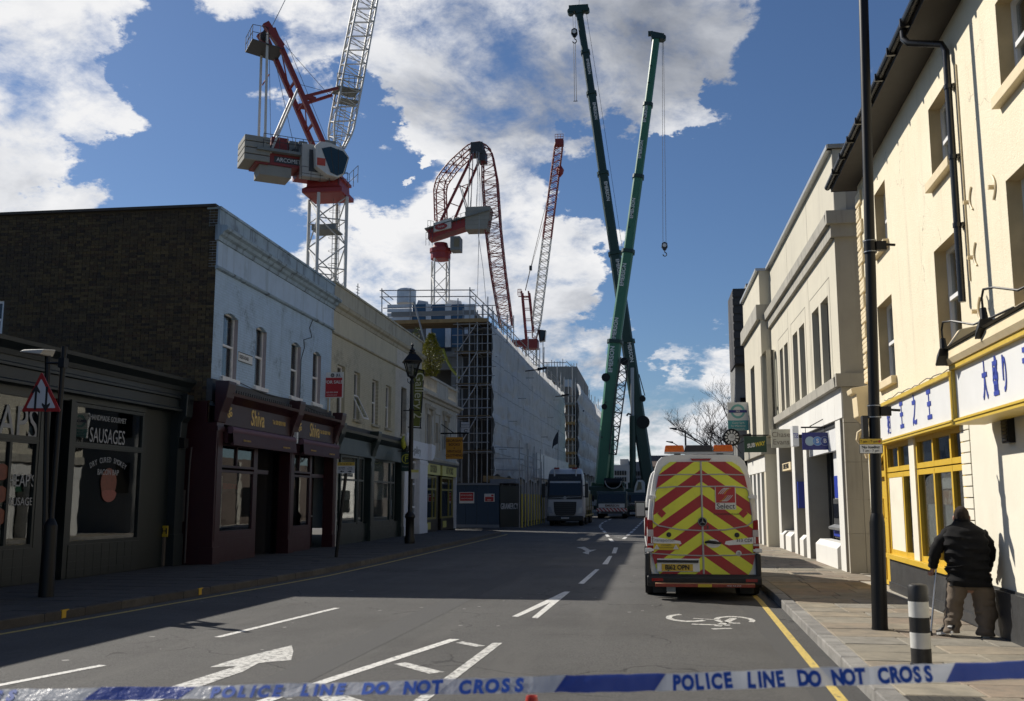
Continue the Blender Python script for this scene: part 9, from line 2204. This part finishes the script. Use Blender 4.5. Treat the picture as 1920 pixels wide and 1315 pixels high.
mb.loft(rings); jk = obj('jacket', mb, JACK, man, smooth=True)
mb = MB(); mb.path([q_(1771+i*8.2, 1062+1.5*math.sin(i), -.225+.004*(i-4.5)**2) for i in range(10)], .005, 4); obj('back_seam', mb, JACK, jk)
def sleeve(js, rr, extra):
    mb = MB(); pts_ = []; rd = []
    for i in range(len(js)-1):
        for k in range(4): t = k/4; pts_.append(js[i].lerp(js[i+1], t)); rd.append((rr[i]+(rr[i+1]-rr[i])*t)*(1+.09*math.sin((i*4+k)*2.1)))
    pts_.append(js[-1]); rd.append(rr[-1]); mb.path(pts_, rd, 14); return obj('sleeve', mb, JACK, jk, smooth=True)
sleeve([q_(1781,1000,.03), q_(1763,1018,.02), q_(1754,1034,.02), q_(1751,1050,.08), q_(1749,1063,.12)], [.088,.080,.074,.062,.056], 0)
sleeve([q_(1836,1000,.03), q_(1851,1020,.02), q_(1856,1038,.05), q_(1853,1056,.14), q_(1851,1068,.21)], [.088,.080,.074,.060,.054], 0)
mb = MB(); mb.path([q_(1804,977,.09)+Vector((.075*math.cos(t), .07*math.sin(t), .012)) for t in [2*PI*i/18 for i in range(19)]], .016, 6); obj('collar', mb, JACK, jk, smooth=True)
mb = MB(); mb.path([q_(1818+41.8*math.cos(t), 1090+.6*math.sin(t*3), .205*math.sin(t)) for t in [2*PI*i/32 for i in range(33)]], .006, 4); obj('hem_seam', mb, JACK, jk)
def trouser(rows_):
    mb = MB(); rings = []; N = 24
    for (v, u, hw, dep, dy) in dense(rows_):
        c = q_(u, v, dy); ring = []
        for i in range(N):
            th = 2*PI*i/N; w = hw*PXM; p = Vector((w*math.cos(th), dep*math.sin(th), 0)); f = .018*mnoise.noise(Vector((p.x*10, p.y*8+u, c.z*10)))+.010*math.sin(c.z*52+math.sin(th+u)*2.2)*(.4 if v < 1120 else 1)
            ring.append(c+p*(1+f/max(.04,p.length)))
        rings.append(ring)
    mb.loft(rings); return mb
tl_ = trouser([(1085,1800,21,.15,.0),(1100,1796,20.5,.145,.01),(1118,1792,18.5,.125,.03),(1136,1789,17,.108,.05),(1152,1787,16.5,.100,.04),(1168,1785,15.5,.095,.0),(1180,1784.5,15,.092,-.02),(1186,1785,14,.085,-.02)])
obj('trouser_leg', tl_, TROU, man, smooth=True)
tr_ = trouser([(1085,1832,24,.15,.0),(1100,1839,22.5,.15,.01),(1118,1843.5,21.5,.14,.03),(1136,1846.5,20.5,.125,.03),(1152,1848,20.5,.115,.01),(1168,1849,18,.105,-.02),(1184,1848,16,.098,-.05),(1192,1848,15,.092,-.05)])
obj('trouser_leg', tr_, TROU, man, smooth=True)
st_ = trouser([(1078,1816,40,.17,.0),(1092,1817,41,.165,.0),(1099,1818,39,.15,.01),(1104,1818,32,.11,.01),(1107,1818,20,.08,.02)])
obj('trouser_seat', st_, TROU, man, smooth=True)
def shoe(heel, toe, lift, w):
    d = (toe-heel); L_ = d.length; d.normalize(); s = d.cross(Vector((0,0,1))).normalized(); up_ = s.cross(d)
    prof = [(0,.034,.075),(.12,.040,.085),(.35,.038,.082),(.6,.045,.065),(.82,.046,.048),(.95,.036,.036),(1.0,.018,.02)]
    mb = MB(); rings = []
    for t, hw, h in prof:
        c = heel+d*(t*L_); rings.append([c+s*(hw*math.cos(a))+up_*(h*(.5+.5*math.sin(a))+.02) for a in [2*PI*i/12 for i in range(12)]])
    mb.loft(rings); so = obj('shoe', mb, SHOE, man, smooth=True)
    mb = MB(); ring0 = [heel+d*(t*L_)+s*(hw*1.06) for t, hw, h in prof]+[heel+d*(t*L_)-s*(hw*1.06) for t, hw, h in reversed(prof)]; mb.prism(ring0, up_*.028); obj('sole', mb, SOLE, so)
    mb = MB(); mb.path([heel+d*(L_*.55)+s*.03+up_*.09, heel+d*(L_*.62)+up_*.098, heel+d*(L_*.55)-s*.03+up_*.09], .006, 4); obj('lace', mb, SOLE, so)
    return so
zf = .122
h_ = q_(1850, 1196, -.10); shoe(Vector((h_.x, h_.y, zf)), Vector((h_.x+.03, h_.y+.29, zf)), 0, 1)
h_ = q_(1786, 1184, -.08); shoe(Vector((h_.x+.02, h_.y-.03, zf+.05)), Vector((h_.x-.12, h_.y+.20, zf+.002)), 0, 1)
h_ = q_(1790, 1187, -.02)
# hand on the crutch grip: palm, four unequal fingers, thumb
hc = J['haL'][0]
def fingers(c, fwd, side, dn):
    mb = MB(); mb.loft(ellip(c, .026, .042, .040, 12, 8)); pm = obj('hand', mb, SKIN, man, smooth=True)
    for k, (o, L_) in enumerate(((.030,.95),(.010,1.05),(-.011,1.0),(-.030,.8))):
        b = c+fwd*o+side*.018+dn*-.004; mb = MB(); mb.path([b, b+side*.020*L_+dn*.012, b+side*.018*L_+dn*.034, b-side*.004+dn*.042*L_, b-side*.020*L_+dn*.036], [.0098,.0095,.009,.0082,.007], 8); obj('finger', mb, SKIN, pm, smooth=True)
    b = c+fwd*.030-side*.012; mb = MB(); mb.path([b, b+fwd*.022+dn*.006, b+fwd*.026+side*.018+dn*.016, b+fwd*.018+side*.034+dn*.022], [.0125,.0115,.010,.008], 8); obj('thumb', mb, SKIN, pm, smooth=True)
fingers(hc, Vector((0,1,0)), Vector((-1,0,0)), Vector((0,0,-1)))
fingers(J['haR'][0], Vector((0,1,0)), Vector((1,0,0)), Vector((0,0,-1)))
ck = thing('crutch', 'grey metal elbow crutch under the left hand of the stooped man', 'crutch', q_(1745, 1192, .0))
ALU = M('brushed_aluminium', (.50,.50,.52), .35, .8, .1)
gp = hc+Vector((0,0,-.022)); ft = Vector((q_(1745,1190,.05).x, my+.05, .125)); ctop = q_(1755,1040,.10)
mb = MB(); mb.tube(ft, gp+Vector((.03,-.055,-.0)), .0125, 10); mb.tube(gp+Vector((.03,-.055,0)), ctop, .0115, 10); obj('shaft', mb, ALU, ck, smooth=True)
mb = MB(); mb.tube(gp+Vector((.03,-.06,0)), gp+Vector((-.005,.07,.0)), .015, 8); obj('grip', mb, VTRIM, ck)
mb = MB(); mb.path([ctop+Vector((.0+.06*math.cos(t)-.03,.06*math.sin(t)-.03,0)) for t in [.3+4.6*i/10 for i in range(11)]], .012, 5); obj('cuff', mb, VTRIM, ck)
mb = MB(); mb.lathe(ft, [(.026,-.003),(.024,.02),(.016,.05)], 10); obj('ferrule', mb, VTRIM, ck)
mb = MB(); c = ft.lerp(gp, .28); mb.lathe(c, [(.015,-.02),(.016,0),(.015,.02)], 8); obj('adjuster', mb, DARKMETAL, ck)

# ------------------------------------------------------------------ police tape and cone
tpy = 4.25
def tapec(u):
    P_ = [(-300,1309),(0,1304.5),(330,1299),(640,1292),(1000,1284),(1300,1278),(1600,1268),(1920,1256),(2250,1243)]
    for (a, va), (b, vb) in zip(P_, P_[1:]):
        if a <= u <= b: k = (u-a)/(b-a); return va+(vb-va)*k
    return P_[-1][1]
def tapew(u):                                       # the ribbon twists: angle of its face to the camera
    for a, b, ta, tb_ in ((-300,300,.86,.9),(300,700,.9,.82),(700,1200,.82,.35),(1200,2250,.35,.12)):
        if a <= u <= b: return ta+(tb_-ta)*(u-a)/(b-a)
    return .1
TW = .068
def tpt(u, s):
    c = at_y(u, tapec(u), tpy + .05*math.sin(u*.0031)); th = tapew(u) + .06*math.sin(u*.021); w = TW*s; cr_ = .006*mnoise.noise(Vector((u*.012, s*2, 0)))+.004*mnoise.noise(Vector((u*.05, s*3, 5)))
    return c + Vector((0, math.sin(th)*w+cr_, math.cos(th)*w+cr_*.6))
def mat_tape(nm, col):
    m, nt, b = new_mat(nm); L = nt.links; b.inputs['Base Color'].default_value = (*col, 1); b.inputs['Roughness'].default_value = .28
    tl = nd(nt, 'ShaderNodeBsdfTranslucent'); tl.inputs[0].default_value = (*col, 1); tp_ = nd(nt, 'ShaderNodeBsdfTransparent')
    m1_ = nd(nt, 'ShaderNodeMixShader'); m1_.inputs[0].default_value = .4; L.new(b.outputs[0], m1_.inputs[1]); L.new(tl.outputs[0], m1_.inputs[2])
    m2_ = nd(nt, 'ShaderNodeMixShader'); m2_.inputs[0].default_value = .10; L.new(m1_.outputs[0], m2_.inputs[1]); L.new(tp_.outputs[0], m2_.inputs[2])
    L.new(m2_.outputs[0], nt.nodes['Material Output'].inputs[0]); bump(nt, b, noise_(nt, 1, 5, .6, scaled_pos(nt, (14, 14, 5))), .5, .02); return m
TAPEW = mat_tape('white_tape_film', (.64,.66,.70)); TAPEB = mat_tape('blue_tape_film', (.012,.065,.40)); TAPEI = plain('blue_tape_ink', (.02,.09,.42), .35)
tape = thing('police_tape', 'blue and white police cordon tape stretched across the foreground', 'tape', at_y(960, 1285, tpy))
bl = [(-300,-150),(172,352),(1050,1238),(1782,2000)]
mb = MB(); us = list(range(-300, 2251, 10))
for a, b in zip(us, us[1:]): mb.add([tpt(a,-.5), tpt(b,-.5), tpt(b,0), tpt(b,.5), tpt(a,.5), tpt(a,0)], [(0,1,2,5),(5,2,3,4)])
obj('ribbon', mb, TAPEW, tape, smooth=True)
OFF = Vector((0,-.002,0))
for a, b in bl:
    mb = MB(); n = int((b-a)/8)
    for i in range(n):
        u0, u1 = a+(b-a)*i/n, a+(b-a)*(i+1)/n; sl = lambda s: s*22
        mb.add([tpt(u0+sl(-.5),-.5)+OFF, tpt(u1+sl(-.5),-.5)+OFF, tpt(u1+sl(.5),.5)+OFF, tpt(u0+sl(.5),.5)+OFF], [(0,1,2,3)])
    obj('blue_block', mb, TAPEB, tape, smooth=True)
for st in (-560, 392, 1258, 2010):
    L_ = 640 if st < 1000 else 530; cur = st
    for wd in ('POLICE','LINE','DO','NOT','CROSS'):
        for ch_ in wd:
            cw = L_/27.2*(.62 if ch_ == 'I' else 1.08)
            u = cur+cw/2
            if -120 < u < 2100:
                p = tpt(u, -.06)+Vector((0,-.004,0)); xd = (tpt(u+8,0)-tpt(u-8,0)).normalized(); zd_ = (tpt(u,.5)-tpt(u,-.5)).normalized()
                text(ch_, .078, p, xd, zd_, TAPEI, tape, sx=.76 if st > 1000 else .92, bold=.0045, ext=.0003)
            cur += cw
        cur += L_/27.2*1.15
cp = at_y(997, 1305, 4.62); cn_ = thing('traffic_cone', 'tip of a red traffic cone below the tape at the bottom edge', 'cone', (cp.x, 4.62, 0))
REDC = M('cone_red_plastic', (.55,.035,.015), .4)
H_ = cp.z
mb = MB(); mb.lathe((cp.x, 4.62, 0), [(.20,.03),(.026,H_-.01),(.024,H_),(.019,H_),(.018,H_-.06)], 18); obj('cone_body', mb, REDC, cn_, smooth=True)
mb = MB(); mb.box(cp.x-.24, cp.x+.24, 4.38, 4.86, 0.002, .035); obj('base', mb, REDC, cn_, bevel=.01)
mb = MB(); zc = lambda z: .20+(.026-.20)*(z-.03)/(H_-.04); mb.lathe((cp.x, 4.62, 0), [(zc(.45)+.003,.45),(zc(.7)+.003,.7)], 18); obj('white_band', mb, POSTW, cn_, smooth=True)
# lettering becomes plain mesh
dg = bpy.context.evaluated_depsgraph_get()
for o in [o for o in bpy.data.objects if o.type == 'FONT']:
    me = bpy.data.meshes.new_from_object(o.evaluated_get(dg)); nm = o.name; mlo = o.matrix_local.copy(); par = o.parent
    m_ = o.data.materials[0]; bpy.data.objects.remove(o)
    if not len(me.polygons): continue
    if not len(me.materials): me.materials.append(m_)
    n = bpy.data.objects.new('lettering', me); COL.objects.link(n); n.parent = par; n.matrix_local = mlo
